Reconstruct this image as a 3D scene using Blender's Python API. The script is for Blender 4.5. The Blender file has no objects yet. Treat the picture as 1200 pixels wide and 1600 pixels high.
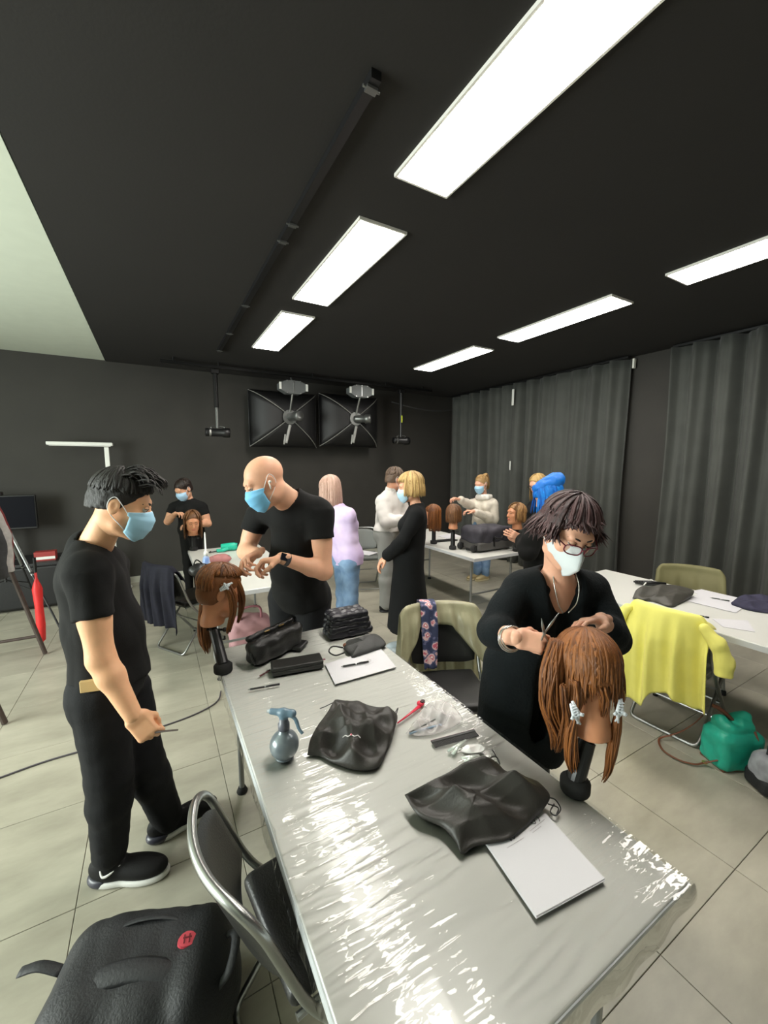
import bpy, math, random
import numpy as np
from mathutils import Vector, Matrix

# ------------------------------------------------------------------ camera, world, light, exposure
SC = bpy.context.scene
COL = SC.collection
FPX, PITCH, YAW, EYE = 625.0, math.atan2(73, 625), math.atan2(360, math.hypot(73, 625)), 1.70
cam_d = bpy.data.cameras.new('camera')
cam = bpy.data.objects.new('camera', cam_d)
COL.objects.link(cam)
cam.location = (0, 0, EYE)
cam.rotation_euler = (math.pi / 2 - PITCH, 0, -YAW)
cam_d.sensor_fit = 'VERTICAL'
cam_d.sensor_height = 36.0
cam_d.lens = FPX / 1600 * 36
cam_d.clip_start = 0.05
SC.camera = cam
SC.view_settings.view_transform = 'Standard'
SC.view_settings.look = 'None'
SC.view_settings.gamma = 1.0
SC.view_settings.use_curve_mapping = False
SC.view_settings.exposure = 0.15
LAMP = 27.0            # emission of the ceiling panels
DAY = 340.0            # daylight through the window in the left wall
world = bpy.data.worlds.new('world')
SC.world = world
world.use_nodes = True
world.node_tree.nodes['Background'].inputs[0].default_value = (0.80, 0.90, 1.0, 1)
world.node_tree.nodes['Background'].inputs[1].default_value = 0.6
for (lx, ly, rz, sx, nm) in ((-4.09, 2.2, 0, 3.0, 'window_left_offscreen'),):
    ld = bpy.data.lights.new(nm, 'AREA')
    ld.shape = 'RECTANGLE'
    ld.size, ld.size_y = 1.9, sx
    ld.energy = DAY
    ld.color = (0.93, 1.0, 0.94)
    lo = bpy.data.objects.new(nm, ld)
    COL.objects.link(lo)
    lo.location = (lx, ly, 1.65)
    lo.rotation_euler = (0, -math.pi / 2, 0)

# ------------------------------------------------------------------ photo geometry
_cf = np.array([math.sin(YAW) * math.cos(PITCH), math.cos(YAW) * math.cos(PITCH), -math.sin(PITCH)])
_cr = np.array([math.cos(YAW), -math.sin(YAW), 0.0])
_cu = np.cross(_cr, _cf)
FH = np.array([math.sin(YAW), math.cos(YAW), 0.0])     # level forward of the viewer
RT = _cr                                               # level right of the viewer
UP = np.array([0, 0, 1.0])


def ray(px, py):
    return _cf + (px - 600) / FPX * _cr - (py - 800) / FPX * _cu


def TZ(px, py, z):
    d = ray(px, py)
    return np.array([0, 0, EYE]) + d * ((z - EYE) / d[2])


def PT(px, py, D):
    """point on the ray at level distance D"""
    d = ray(px, py)
    return np.array([0, 0, EYE]) + d * (D / float(d @ FH))


def TX(px, py, X):
    d = ray(px, py)
    return np.array([0, 0, EYE]) + d * (X / d[0])


def TY(px, py, Y):
    d = ray(px, py)
    return np.array([0, 0, EYE]) + d * (Y / d[1])


def A(*v):
    return np.array(v, float)


def unit(v):
    v = np.asarray(v, float)
    return v / (np.linalg.norm(v) + 1e-12)


def lerp(a, b, t):
    return np.asarray(a, float) * (1 - t) + np.asarray(b, float) * t


def frame(f, up=UP):
    """columns: right, forward, up"""
    f = unit(f)
    r = unit(np.cross(f, up))
    u = np.cross(r, f)
    return np.stack([r, f, u], 1)


# ------------------------------------------------------------------ materials
MATS = {}


def lin(c):
    o = []
    for v in c:
        v = v / 255.0
        o.append(v / 12.92 if v <= 0.04045 else ((v + 0.055) / 1.055) ** 2.4)
    return (o[0], o[1], o[2], 1)


def mat(name, rgb, rough=0.6, metal=0.0, var=0.0, scale=8.0, bump=0.0, bscale=60.0, stretch=None, rgb2=None,
        spec=0.5, sheen=0.0, trans=0.0, coat=0.0, emit=0.0, sss=0.0, detail=4.0, alpha=1.0, wave=None):
    if name in MATS:
        return MATS[name]
    m = bpy.data.materials.new(name)
    m.use_nodes = True
    nt = m.node_tree
    b = nt.nodes['Principled BSDF']
    b.inputs['Base Color'].default_value = lin(rgb)
    b.inputs['Roughness'].default_value = rough
    b.inputs['Metallic'].default_value = metal
    b.inputs['Specular IOR Level'].default_value = spec
    b.inputs['Sheen Weight'].default_value = sheen
    b.inputs['Transmission Weight'].default_value = trans
    b.inputs['Coat Weight'].default_value = coat
    b.inputs['Alpha'].default_value = alpha
    if sss:
        b.inputs['Subsurface Weight'].default_value = sss
        b.inputs['Subsurface Radius'].default_value = (0.012, 0.005, 0.003)
        b.inputs['Subsurface Scale'].default_value = 1.0
    if emit:
        b.inputs['Emission Color'].default_value = lin(rgb)
        b.inputs['Emission Strength'].default_value = emit
    tc = nt.nodes.new('ShaderNodeTexCoord')
    src = tc.outputs['Object']
    if stretch:
        mp = nt.nodes.new('ShaderNodeMapping')
        mp.inputs['Scale'].default_value = stretch
        nt.links.new(src, mp.inputs['Vector'])
        src = mp.outputs['Vector']
    if var or rgb2:
        n = nt.nodes.new('ShaderNodeTexNoise')
        n.inputs['Scale'].default_value = scale
        n.inputs['Detail'].default_value = detail
        nt.links.new(src, n.inputs['Vector'])
        r = nt.nodes.new('ShaderNodeValToRGB')
        c1 = lin(rgb)
        if rgb2:
            c2 = lin(rgb2)
        else:
            c2 = tuple(min(1, v * (1 + var)) for v in c1[:3]) + (1,)
            c1 = tuple(v * (1 - var) for v in c1[:3]) + (1,)
        r.color_ramp.elements[0].position = 0.32
        r.color_ramp.elements[1].position = 0.68
        r.color_ramp.elements[0].color = c1
        r.color_ramp.elements[1].color = c2
        nt.links.new(n.outputs['Fac'], r.inputs['Fac'])
        nt.links.new(r.outputs['Color'], b.inputs['Base Color'])
    if bump:
        n2 = nt.nodes.new('ShaderNodeTexNoise')
        n2.inputs['Scale'].default_value = bscale
        n2.inputs['Detail'].default_value = 3
        nt.links.new(src, n2.inputs['Vector'])
        bp = nt.nodes.new('ShaderNodeBump')
        bp.inputs['Strength'].default_value = bump
        bp.inputs['Distance'].default_value = 0.01
        nt.links.new(n2.outputs['Fac'], bp.inputs['Height'])
        nt.links.new(bp.outputs['Normal'], b.inputs['Normal'])
    MATS[name] = m
    return m


# ------------------------------------------------------------------ objects
def O(name, v, f, m, parent=None, local=False, smooth=False):
    """mesh object; v in world space unless local (then in the parent's space)"""
    v = np.asarray(v, float).reshape(-1, 3)
    if parent is not None and not local:
        v = v - np.array(parent['_base'])
    me = bpy.data.meshes.new(name)
    if isinstance(f, np.ndarray):
        n, k = f.shape
        me.vertices.add(len(v))
        me.vertices.foreach_set('co', v.astype(np.float32).ravel())
        me.loops.add(n * k)
        me.loops.foreach_set('vertex_index', f.astype(np.int32).ravel())
        me.polygons.add(n)
        me.polygons.foreach_set('loop_start', np.arange(0, n * k, k, dtype=np.int32))
        me.polygons.foreach_set('loop_total', np.full(n, k, np.int32))
        me.update(calc_edges=True)
    else:
        me.from_pydata([tuple(p) for p in v], [], [tuple(q) for q in f])
        me.update()
    if smooth:
        me.polygons.foreach_set('use_smooth', [True] * len(me.polygons))
    if m is not None:
        me.materials.append(m)
    o = bpy.data.objects.new(name, me)
    COL.objects.link(o)
    if parent is not None:
        o.parent = parent
        o['_base'] = list(parent['_base'])
    return o


def tag(o, label, cat, group=None, kind=None):
    if label:
        o['label'] = label
    if cat:
        o['category'] = cat
    if group:
        o['group'] = group
    if kind:
        o['kind'] = kind
    return o


def thing(name, label, cat, loc=(0, 0, 0), rotz=0.0, group=None):
    o = bpy.data.objects.new(name, None)
    o.empty_display_size = 0.1
    COL.objects.link(o)
    o.location = tuple(float(x) for x in loc)
    o.rotation_euler = (0, 0, rotz)
    o['_base'] = [float(x) for x in loc]
    return tag(o, label, cat, group)


def dup(root, loc, rotz, label=None, group=None):
    r = root.copy()
    COL.objects.link(r)
    r.location = tuple(float(x) for x in loc)
    r.rotation_euler = (0, 0, rotz)
    if label:
        r['label'] = label
    if group:
        r['group'] = group
    for ch in list(root.children):
        c = ch.copy()
        COL.objects.link(c)
        c.parent = r
        for g in list(ch.children):
            d = g.copy()
            COL.objects.link(d)
            d.parent = c
    return r


class MB:
    """collects shapes into one mesh"""

    def __init__(s):
        s.v, s.f, s.lock, s.cur = [], [], [], None

    def raw(s, v, f):
        n = len(s.v)
        s.v += [tuple(float(c) for c in p) for p in v]
        s.f += [tuple(int(i) + n for i in q) for q in f]
        if s.cur is not None:
            s.lock += [s.cur] * len(v)
        return s

    def box(s, c, h, R=None, bev=0.0):
        c = A(*c)
        hx, hy, hz = h
        R = np.eye(3) if R is None else R
        if bev <= 0:
            pts = [A(x, y, z) for z in (-hz, hz) for (x, y) in ((-hx, -hy), (hx, -hy), (hx, hy), (-hx, hy))]
            return s.raw([c + R @ p for p in pts],
                         [(3, 2, 1, 0), (4, 5, 6, 7), (0, 1, 5, 4), (1, 2, 6, 5), (2, 3, 7, 6), (3, 0, 4, 7)])
        b = min(bev, hx * .99, hy * .99, hz * .99)
        n = 3
        prof = []
        for (cx, cy, a0) in ((hx - b, hy - b, 0), (-hx + b, hy - b, 90), (-hx + b, -hy + b, 180), (hx - b, -hy + b, 270)):
            for k in range(n + 1):
                a = math.radians(a0 + 90 * k / n)
                prof.append((cx, cy, math.cos(a), math.sin(a)))
        rings = []
        for k in range(n + 1):
            a = math.radians(-90 + 90 * k / n)
            rings.append((math.cos(a), -hz + b + b * math.sin(a)))
        for k in range(n + 1):
            a = math.radians(90 * k / n)
            rings.append((math.cos(a), hz - b + b * math.sin(a)))
        vs, fs = [], []
        m = len(prof)
        for (q, z) in rings:
            for (cx, cy, dx, dy) in prof:
                vs.append(c + R @ A(cx + dx * b * q, cy + dy * b * q, z))
        for i in range(len(rings) - 1):
            for j in range(m):
                fs.append((i * m + j, i * m + (j + 1) % m, (i + 1) * m + (j + 1) % m, (i + 1) * m + j))
        fs.append(tuple(range(m - 1, -1, -1)))
        fs.append(tuple((len(rings) - 1) * m + j for j in range(m)))
        return s.raw(vs, fs)

    def tube(s, pts, r, n=8, closed=False, cap=True, flat=None, nrm=None):
        """flat: thickness ratio in the direction nrm"""
        pts = [np.asarray(p, float) for p in pts]
        L = len(pts)
        rs = r if hasattr(r, '__len__') else [r] * L
        vs, fs = [], []
        u = None
        for i in range(L):
            if closed:
                t = unit(pts[(i + 1) % L] - pts[i - 1])
            else:
                t = unit(pts[min(i + 1, L - 1)] - pts[max(i - 1, 0)])
            if nrm is not None:
                nn = nrm[i] if hasattr(nrm[0], '__len__') else nrm
                w = unit(np.asarray(nn) - t * float(np.dot(nn, t)))
                u = np.cross(t, w)
            elif u is None:
                u = unit(np.cross(t, (0, 0, 1) if abs(t[2]) < .9 else (1, 0, 0)))
                w = np.cross(t, u)
            else:
                u = unit(u - t * float(np.dot(u, t)))
                w = np.cross(t, u)
            fl = 1.0 if flat is None else flat
            for k in range(n):
                a = 2 * math.pi * k / n
                vs.append(pts[i] + rs[i] * (math.cos(a) * u + math.sin(a) * fl * w))
        for i in range(L if closed else L - 1):
            i2 = (i + 1) % L
            for k in range(n):
                fs.append((i * n + k, i * n + (k + 1) % n, i2 * n + (k + 1) % n, i2 * n + k))
        if cap and not closed:
            fs.append(tuple(range(n - 1, -1, -1)))
            fs.append(tuple((L - 1) * n + k for k in range(n)))
        return s.raw(vs, fs)

    def lathe(s, prof, c=(0, 0, 0), n=24, R=None):
        c = A(*c)
        R = np.eye(3) if R is None else R
        vs, fs = [], []
        for (r, z) in prof:
            for k in range(n):
                a = 2 * math.pi * k / n
                vs.append(c + R @ A(r * math.cos(a), r * math.sin(a), z))
        for i in range(len(prof) - 1):
            for k in range(n):
                fs.append((i * n + k, i * n + (k + 1) % n, (i + 1) * n + (k + 1) % n, (i + 1) * n + k))
        fs.append(tuple(range(n - 1, -1, -1)))
        fs.append(tuple((len(prof) - 1) * n + k for k in range(n)))
        return s.raw(vs, fs)

    def sphere(s, c, r, n=16, R=None):
        rr = r if hasattr(r, '__len__') else (r, r, r)
        R = np.eye(3) if R is None else R
        c = A(*c)
        vs, fs = [c + R @ A(0, 0, -rr[2])], []
        m = n // 2
        for i in range(1, m):
            t = math.pi * i / m - math.pi / 2
            for k in range(n):
                a = 2 * math.pi * k / n
                vs.append(c + R @ A(rr[0] * math.cos(t) * math.cos(a), rr[1] * math.cos(t) * math.sin(a), rr[2] * math.sin(t)))
        vs.append(c + R @ A(0, 0, rr[2]))
        for k in range(n):
            fs.append((0, 1 + (k + 1) % n, 1 + k))
        for i in range(m - 2):
            for k in range(n):
                fs.append((1 + i * n + k, 1 + i * n + (k + 1) % n, 1 + (i + 1) * n + (k + 1) % n, 1 + (i + 1) * n + k))
        for k in range(n):
            fs.append((len(vs) - 1, 1 + (m - 2) * n + k, 1 + (m - 2) * n + (k + 1) % n))
        return s.raw(vs, fs)

    def sheet(s, P, thick=0.0, flip=False):
        """P: grid (n,m,3); optional thickness along -normal"""
        P = np.asarray(P, float)
        n, m = P.shape[:2]
        idx = np.arange(n * m).reshape(n, m)
        q = np.stack([idx[:-1, :-1], idx[1:, :-1], idx[1:, 1:], idx[:-1, 1:]], -1).reshape(-1, 4)
        if flip:
            q = q[:, ::-1]
        if thick <= 0:
            return s.raw(P.reshape(-1, 3), q)
        du = np.gradient(P, axis=0)
        dv = np.gradient(P, axis=1)
        N = np.cross(du, dv)
        N /= np.linalg.norm(N, axis=2, keepdims=True) + 1e-12
        Q = P - N * thick * (-1 if flip else 1)
        vs = np.concatenate([P.reshape(-1, 3), Q.reshape(-1, 3)])
        k = n * m
        fs = [tuple(x) for x in q] + [tuple(x + k)[::-1] for x in q]
        b = list(idx[0, :]) + list(idx[1:, -1]) + list(idx[-1, :-1][::-1]) + list(idx[1:-1, 0][::-1])
        for i in range(len(b)):
            a, c = b[i], b[(i + 1) % len(b)]
            fs.append((a, c, c + k, a + k) if not flip else (c, a, a + k, c + k))
        return s.raw(vs, fs)

    def prism(s, poly, z0, z1):
        n = len(poly)
        vs = [(x, y, z0) for x, y in poly] + [(x, y, z1) for x, y in poly]
        fs = [tuple(range(n - 1, -1, -1)), tuple(range(n, 2 * n))]
        fs += [(i, (i + 1) % n, n + (i + 1) % n, n + i) for i in range(n)]
        return s.raw(vs, fs)

    def obj(s, name, m, parent=None, local=False, smooth=False):
        o = O(name, s.v, s.f, m, parent, local, smooth)
        if s.lock and len(s.lock) == len(s.v):
            at = o.data.attributes.new('lock', 'FLOAT', 'POINT')
            at.data.foreach_set('value', s.lock)
        return o


def rotz(a):
    c, s = math.cos(a), math.sin(a)
    return np.array([[c, -s, 0], [s, c, 0], [0, 0, 1.0]])


def rounded(pts, r=0.05, n=5):
    """polyline with rounded corners"""
    pts = [np.asarray(p, float) for p in pts]
    out = [pts[0]]
    for i in range(1, len(pts) - 1):
        a, b, c = pts[i - 1], pts[i], pts[i + 1]
        ra = min(r, np.linalg.norm(a - b) * .45)
        rc = min(r, np.linalg.norm(c - b) * .45)
        p0, p2 = b + unit(a - b) * ra, b + unit(c - b) * rc
        for k in range(n + 1):
            t = k / n
            out.append((1 - t) ** 2 * p0 + 2 * t * (1 - t) * b + t * t * p2)
    out.append(pts[-1])
    return out


def spline(pts, n=6):
    """Catmull-Rom through points"""
    pts = [np.asarray(p, float) for p in pts]
    q = [2 * pts[0] - pts[1]] + pts + [2 * pts[-1] - pts[-2]]
    out = []
    for i in range(1, len(q) - 2):
        for k in range(n):
            t = k / n
            a, b, c, d = q[i - 1], q[i], q[i + 1], q[i + 2]
            out.append(.5 * (2 * b + (c - a) * t + (2 * a - 5 * b + 4 * c - d) * t * t + (-a + 3 * b - 3 * c + d) * t ** 3))
    out.append(pts[-1])
    return out


# ------------------------------------------------------------------ smooth solids from distance fields
def wrinkle(seed, freq, amp, aniso=(1, 1, 1), n=7):
    rg = np.random.RandomState(seed)
    K = rg.normal(size=(n, 3))
    K /= np.linalg.norm(K, axis=1, keepdims=True)
    K = K * freq * rg.uniform(.6, 1.5, (n, 1)) * np.array(aniso)
    ph = rg.uniform(0, 6.28, n)

    def f(P):
        w = np.sin(P @ K.T + ph)
        return amp * (1 - 2 * np.abs(w)).sum(-1) / n ** .5 * .7
    return f


class Sdf:
    def __init__(s, res=0.008):
        s.res = res
        s.it = []

    def cap(s, a, b, ra, rb=None, k=0.02, flat=False, op='add'):
        a, b = np.asarray(a, float), np.asarray(b, float)
        rb = ra if rb is None else rb

        def d(P):
            ab = b - a
            t = ((P - a) @ ab) / float(ab @ ab)
            tc = np.clip(t, 0, 1)
            q = np.linalg.norm(P - a - tc[..., None] * ab, axis=-1) - (ra + (rb - ra) * tc)
            if flat:
                L = float(np.linalg.norm(ab))
                q = np.maximum(q, np.maximum(-t * L, (t - 1) * L))
            return q
        s.it.append((d, np.minimum(a - ra, b - rb), np.maximum(a + ra, b + rb), k, op))
        return s

    def chain(s, pts, rs, k=0.02):
        for i in range(len(pts) - 1):
            s.cap(pts[i], pts[i + 1], rs[i], rs[i + 1], k)
        return s

    def ell(s, c, r, R=None, k=0.02, op='add'):
        c, r = np.asarray(c, float), np.asarray(r, float)
        R = np.eye(3) if R is None else R

        def d(P):
            q = (P - c) @ R / r
            k0 = np.linalg.norm(q, axis=-1)
            k1 = np.linalg.norm(q / r, axis=-1) + 1e-9
            return k0 * (k0 - 1) / k1
        e = np.sqrt(((R * r) ** 2).sum(1))
        s.it.append((d, c - e, c + e, k, op))
        return s

    def box(s, c, h, R=None, rad=0.01, k=0.02, op='add'):
        c, h = np.asarray(c, float), np.asarray(h, float)
        R = np.eye(3) if R is None else R

        def d(P):
            q = np.abs((P - c) @ R) - (h - rad)
            return np.linalg.norm(np.maximum(q, 0), axis=-1) + np.minimum(q.max(-1), 0) - rad
        e = np.abs(R) @ h
        s.it.append((d, c - e, c + e, k, op))
        return s

    def ecap(s, a, b, wa, wb, R, k=0.03, flat=False, op='add'):
        """elliptical limb: w = (half width along R[:,0], half depth along R[:,1])"""
        a, b = np.asarray(a, float), np.asarray(b, float)
        wa, wb = np.asarray(wa, float), np.asarray(wb, float)

        def d(P):
            ab = b - a
            L = float(np.linalg.norm(ab))
            t = ((P - a) @ ab) / (L * L)
            tc = np.clip(t, 0, 1)
            q = P - a - tc[..., None] * ab
            w = wa + (wb - wa) * tc[..., None]
            mn = w.min(-1)
            x = (q @ R[:, 0]) / w[..., 0]
            y = (q @ R[:, 1]) / w[..., 1]
            ax = unit(ab)
            rest = q - np.outer((q @ R[:, 0]).ravel(), R[:, 0]).reshape(q.shape) - np.outer((q @ R[:, 1]).ravel(), R[:, 1]).reshape(q.shape)
            z = np.linalg.norm(rest, axis=-1) / mn
            k0 = np.sqrt(x * x + y * y + z * z)
            k1 = np.sqrt((x / w[..., 0]) ** 2 + (y / w[..., 1]) ** 2 + (z / mn) ** 2) + 1e-9
            r = k0 * (k0 - 1) / k1
            if flat:
                r = np.maximum(r, np.maximum(-t * L, (t - 1) * L))
            return r
        m = max(wa.max(), wb.max())
        s.it.append((d, np.minimum(a, b) - m, np.maximum(a, b) + m, k, op))
        return s

    def cut(s, o, n, k=0.0):
        """remove what lies on the side n of the plane through o"""
        o, n = np.asarray(o, float), unit(n)
        s.it.append((lambda P: (P - o) @ n, None, None, k, 'int'))
        return s

    def mesh(s, disp=None):
        h = s.res
        adds = [i for i in s.it if i[4] == 'add']
        lo = np.min([i[1] for i in adds], 0) - 3 * h - .012
        hi = np.max([i[2] for i in adds], 0) + 3 * h + .012
        n = np.ceil((hi - lo) / h).astype(int) + 1
        F = np.full(n, 1.0, np.float32)
        ax = [lo[i] + h * np.arange(n[i]) for i in range(3)]
        for (d, a, b, k, op) in s.it:
            if a is None:
                ia, ib = np.zeros(3, int), n
            else:
                pad = 2 * h + k
                ia = np.clip(np.floor((a - pad - lo) / h).astype(int), 0, n)
                ib = np.clip(np.ceil((b + pad - lo) / h).astype(int) + 1, 0, n)
                if (ib <= ia).any():
                    continue
            P = np.stack(np.meshgrid(*[ax[i][ia[i]:ib[i]] for i in range(3)], indexing='ij'), -1)
            D = d(P).astype(np.float32)
            sl = tuple(slice(ia[i], ib[i]) for i in range(3))
            G = F[sl]
            if op == 'add':
                hh = np.clip(.5 + .5 * (D - G) / max(k, 1e-6), 0, 1)
                F[sl] = D * (1 - hh) + G * hh - k * hh * (1 - hh) if k > 0 else np.minimum(G, D)
            elif op == 'sub':
                D = -D
                hh = np.clip(.5 - .5 * (D - G) / max(k, 1e-6), 0, 1)
                F[sl] = D * (1 - hh) + G * hh + k * hh * (1 - hh) if k > 0 else np.maximum(G, D)
            else:
                F[sl] = np.maximum(G, D)
        if disp is not None:
            w = np.argwhere(np.abs(F) < 4 * h + .02)
            P = lo + w * h
            F[tuple(w.T)] += disp(P).astype(np.float32)
        F[0], F[-1] = 1, 1
        F[:, 0], F[:, -1] = 1, 1
        F[:, :, 0], F[:, :, -1] = 1, 1
        return surfnet(F, lo, h)

    def obj(s, name, m, parent=None, disp=None):
        v, f = s.mesh(disp)
        o = O(name, v, f, m, parent, smooth=True)
        if m.name.endswith('_hair'):
            at = o.data.attributes.new('lock', 'FLOAT', 'POINT')
            at.data.foreach_set('value', np.full(len(v), .42, np.float32))
        return o


def surfnet(F, lo, h):
    S = F < 0
    c = np.zeros(tuple(np.array(F.shape) - 1), np.int8)
    for i in (0, 1):
        for j in (0, 1):
            for k in (0, 1):
                c += S[i:F.shape[0] - 1 + i, j:F.shape[1] - 1 + j, k:F.shape[2] - 1 + k]
    cells = np.argwhere((c > 0) & (c < 8))
    idx = np.full(c.shape, -1, np.int32)
    idx[tuple(cells.T)] = np.arange(len(cells))
    acc = np.zeros((len(cells), 3))
    cnt = np.zeros(len(cells))
    for a in range(3):
        e = [0, 0, 0]
        e[a] = 1
        o1, o2 = [x for x in range(3) if x != a]
        for p in (0, 1):
            for q in (0, 1):
                b = [0, 0, 0]
                b[o1], b[o2] = p, q
                c0 = cells + b
                c1 = c0 + e
                f0, f1 = F[tuple(c0.T)], F[tuple(c1.T)]
                ok = (f0 < 0) != (f1 < 0)
                t = np.where(ok, f0 / np.where(ok, f0 - f1, 1), 0)
                pos = np.array(b, float)[None] + t[:, None] * np.array(e, float)[None]
                acc += pos * ok[:, None]
                cnt += ok
    V = lo + h * (cells + acc / np.maximum(cnt, 1)[:, None])
    faces = []
    for a in range(3):
        o1, o2 = (a + 1) % 3, (a + 2) % 3
        sl0, sl1 = [slice(None)] * 3, [slice(None)] * 3
        sl0[a], sl1[a] = slice(0, -1), slice(1, None)
        ch = S[tuple(sl0)] != S[tuple(sl1)]
        w = np.argwhere(ch)
        w = w[(w[:, o1] > 0) & (w[:, o2] > 0) & (w[:, o1] < c.shape[o1]) & (w[:, o2] < c.shape[o2])]
        if not len(w):
            continue
        inside = S[tuple(w.T)]
        d1, d2 = np.zeros(3, int), np.zeros(3, int)
        d1[o1], d2[o2] = 1, 1
        q = np.stack([idx[tuple((w - d1 - d2).T)], idx[tuple((w - d2).T)], idx[tuple(w.T)], idx[tuple((w - d1).T)]], 1)
        q[~inside] = q[~inside][:, ::-1]
        faces.append(q)
    Fc = np.concatenate(faces)
    Fc = Fc[(Fc >= 0).all(1)]
    return V, Fc


def hit(px, py, objs):
    """where the viewing ray of a pixel meets one of the objects: point, normal"""
    from mathutils.bvhtree import BVHTree
    best = None
    for o in objs:
        b = Vector(o['_base']) if o.parent is not None else Vector((0, 0, 0))
        tr = BVHTree.FromPolygons([v.co + b for v in o.data.vertices], [tuple(p.vertices) for p in o.data.polygons])
        d = Vector(unit(ray(px, py)))
        p, n, i, dist = tr.ray_cast(Vector((0, 0, EYE)), d)
        if p is not None and (best is None or dist < best[2]):
            best = (np.array(p), np.array(n), dist)
    if best is None:
        return None
    p, n, _ = best
    if float(n @ ray(px, py)) > 0:
        n = -n
    return p, n


def crumple(name, rim, h, m, parent=None, seed=1, amp=.02, freq=28, rings=18, per=10, zb=None, power=2.2, centre=None, pinch=()):
    """soft lying bag or folded cloth: rim = outline points (world, each with its own height), domed by h, creased"""
    rim = np.array(spline(list(rim) + [rim[0]], per))[:-1]
    n = len(rim)
    c = rim.mean(0) if centre is None else np.asarray(centre, float)
    rg = np.random.RandomState(seed)
    wr = wrinkle(seed, freq, 1.0, (1, 1, .3), 6)
    top = []
    for i in range(rings + 1):
        t = i / rings
        ring = c + (rim - c) * t
        dome = h * max(0, 1 - t ** power) ** .6
        base = lerp(ring[:, 2], ring[:, 2], 1)
        p = ring.copy()
        w = wr(ring * [1, 1, 0]) * amp * (1 - t ** 6)
        p[:, 2] = base + dome + w
        top.append(p)
    zb = rim[:, 2].min() if zb is None else zb
    V = [top[0][:1].mean(0)]
    for i in range(1, rings + 1):
        V += list(top[i])
    k0 = len(V)
    for t, dz in ((.97, .5), (.90, 1.0)):
        p = c + (rim - c) * t
        p[:, 2] = lerp(rim[:, 2], np.full(n, zb), dz)
        V += list(p)
    F = [(0, 1 + j, 1 + (j + 1) % n) for j in range(n)]
    for i in range(rings + 1):
        a, b = 1 + i * n, 1 + (i + 1) * n
        if i == rings - 1:
            pass
        F += [(a + j, b + j, b + (j + 1) % n, a + (j + 1) % n) for j in range(n)]
    last = 1 + (rings + 1) * n
    F.append(tuple(last + j for j in range(n - 1, -1, -1)))
    return O(name, V, F, m, parent, smooth=True)

# ================================================================== THE ROOM
XL, XR, YB, YF, ZC = -4.1, 5.5, 6.75, -2.6, 3.10


def floor_mat():
    m = bpy.data.materials.new('stone_tile')
    m.use_nodes = True
    nt = m.node_tree
    b = nt.nodes['Principled BSDF']
    g = nt.nodes.new('ShaderNodeNewGeometry')
    oi = nt.nodes.new('ShaderNodeObjectInfo')
    mp = nt.nodes.new('ShaderNodeMapping')
    mp.inputs['Scale'].default_value = (1.0, 2.6, 1)
    mp.inputs['Rotation'].default_value = (0, 0, 0.5)
    nt.links.new(g.outputs['Position'], mp.inputs['Vector'])
    n = nt.nodes.new('ShaderNodeTexNoise')
    n.inputs['Scale'].default_value = 2.2
    n.inputs['Detail'].default_value = 7
    n.inputs['Roughness'].default_value = 0.6
    nt.links.new(mp.outputs['Vector'], n.inputs['Vector'])
    r = nt.nodes.new('ShaderNodeValToRGB')
    r.color_ramp.elements[0].position = 0.30
    r.color_ramp.elements[1].position = 0.74
    r.color_ramp.elements[0].color = lin((146, 142, 128))
    r.color_ramp.elements[1].color = lin((178, 174, 158))
    nt.links.new(n.outputs['Fac'], r.inputs['Fac'])
    hs = nt.nodes.new('ShaderNodeHueSaturation')
    ma = nt.nodes.new('ShaderNodeMapRange')
    ma.inputs['To Min'].default_value = 0.95
    ma.inputs['To Max'].default_value = 1.05
    nt.links.new(oi.outputs['Random'], ma.inputs['Value'])
    nt.links.new(ma.outputs['Result'], hs.inputs['Value'])
    nt.links.new(r.outputs['Color'], hs.inputs['Color'])
    nt.links.new(hs.outputs['Color'], b.inputs['Base Color'])
    mr = nt.nodes.new('ShaderNodeMapRange')
    mr.inputs['To Min'].default_value = 0.30
    mr.inputs['To Max'].default_value = 0.46
    nt.links.new(n.outputs['Fac'], mr.inputs['Value'])
    nt.links.new(mr.outputs['Result'], b.inputs['Roughness'])
    return m


M_tile = floor_mat()
M_grout = mat('grout', (120, 117, 105), .9, var=.1)
M_black_wall = mat('black_paint', (48, 46, 42), .75, var=.08, scale=3, bump=.08, bscale=90)
M_black_ceil = mat('black_ceiling_paint', (30, 28, 26), .8, var=.06, scale=2, bump=.06, bscale=70)
M_white_ceil = mat('white_paint', (200, 207, 191), .8, var=.02)
M_white_plastic = mat('white_plastic', (225, 226, 220), .4)
M_base = mat('baseboard_paint', (176, 176, 164), .5)
M_metal_dark = mat('dark_metal', (38, 38, 38), .4, .7)
M_blackplastic = mat('black_plastic', (20, 20, 21), .38)
M_chrome = mat('brushed_steel', (168, 170, 168), .3, .95)
M_greymetal = mat('grey_metal', (120, 122, 120), .38, .8)
M_rubber = mat('rubber', (25, 25, 25), .8)


def struct(o):
    o['kind'] = 'structure'
    return o


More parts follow.
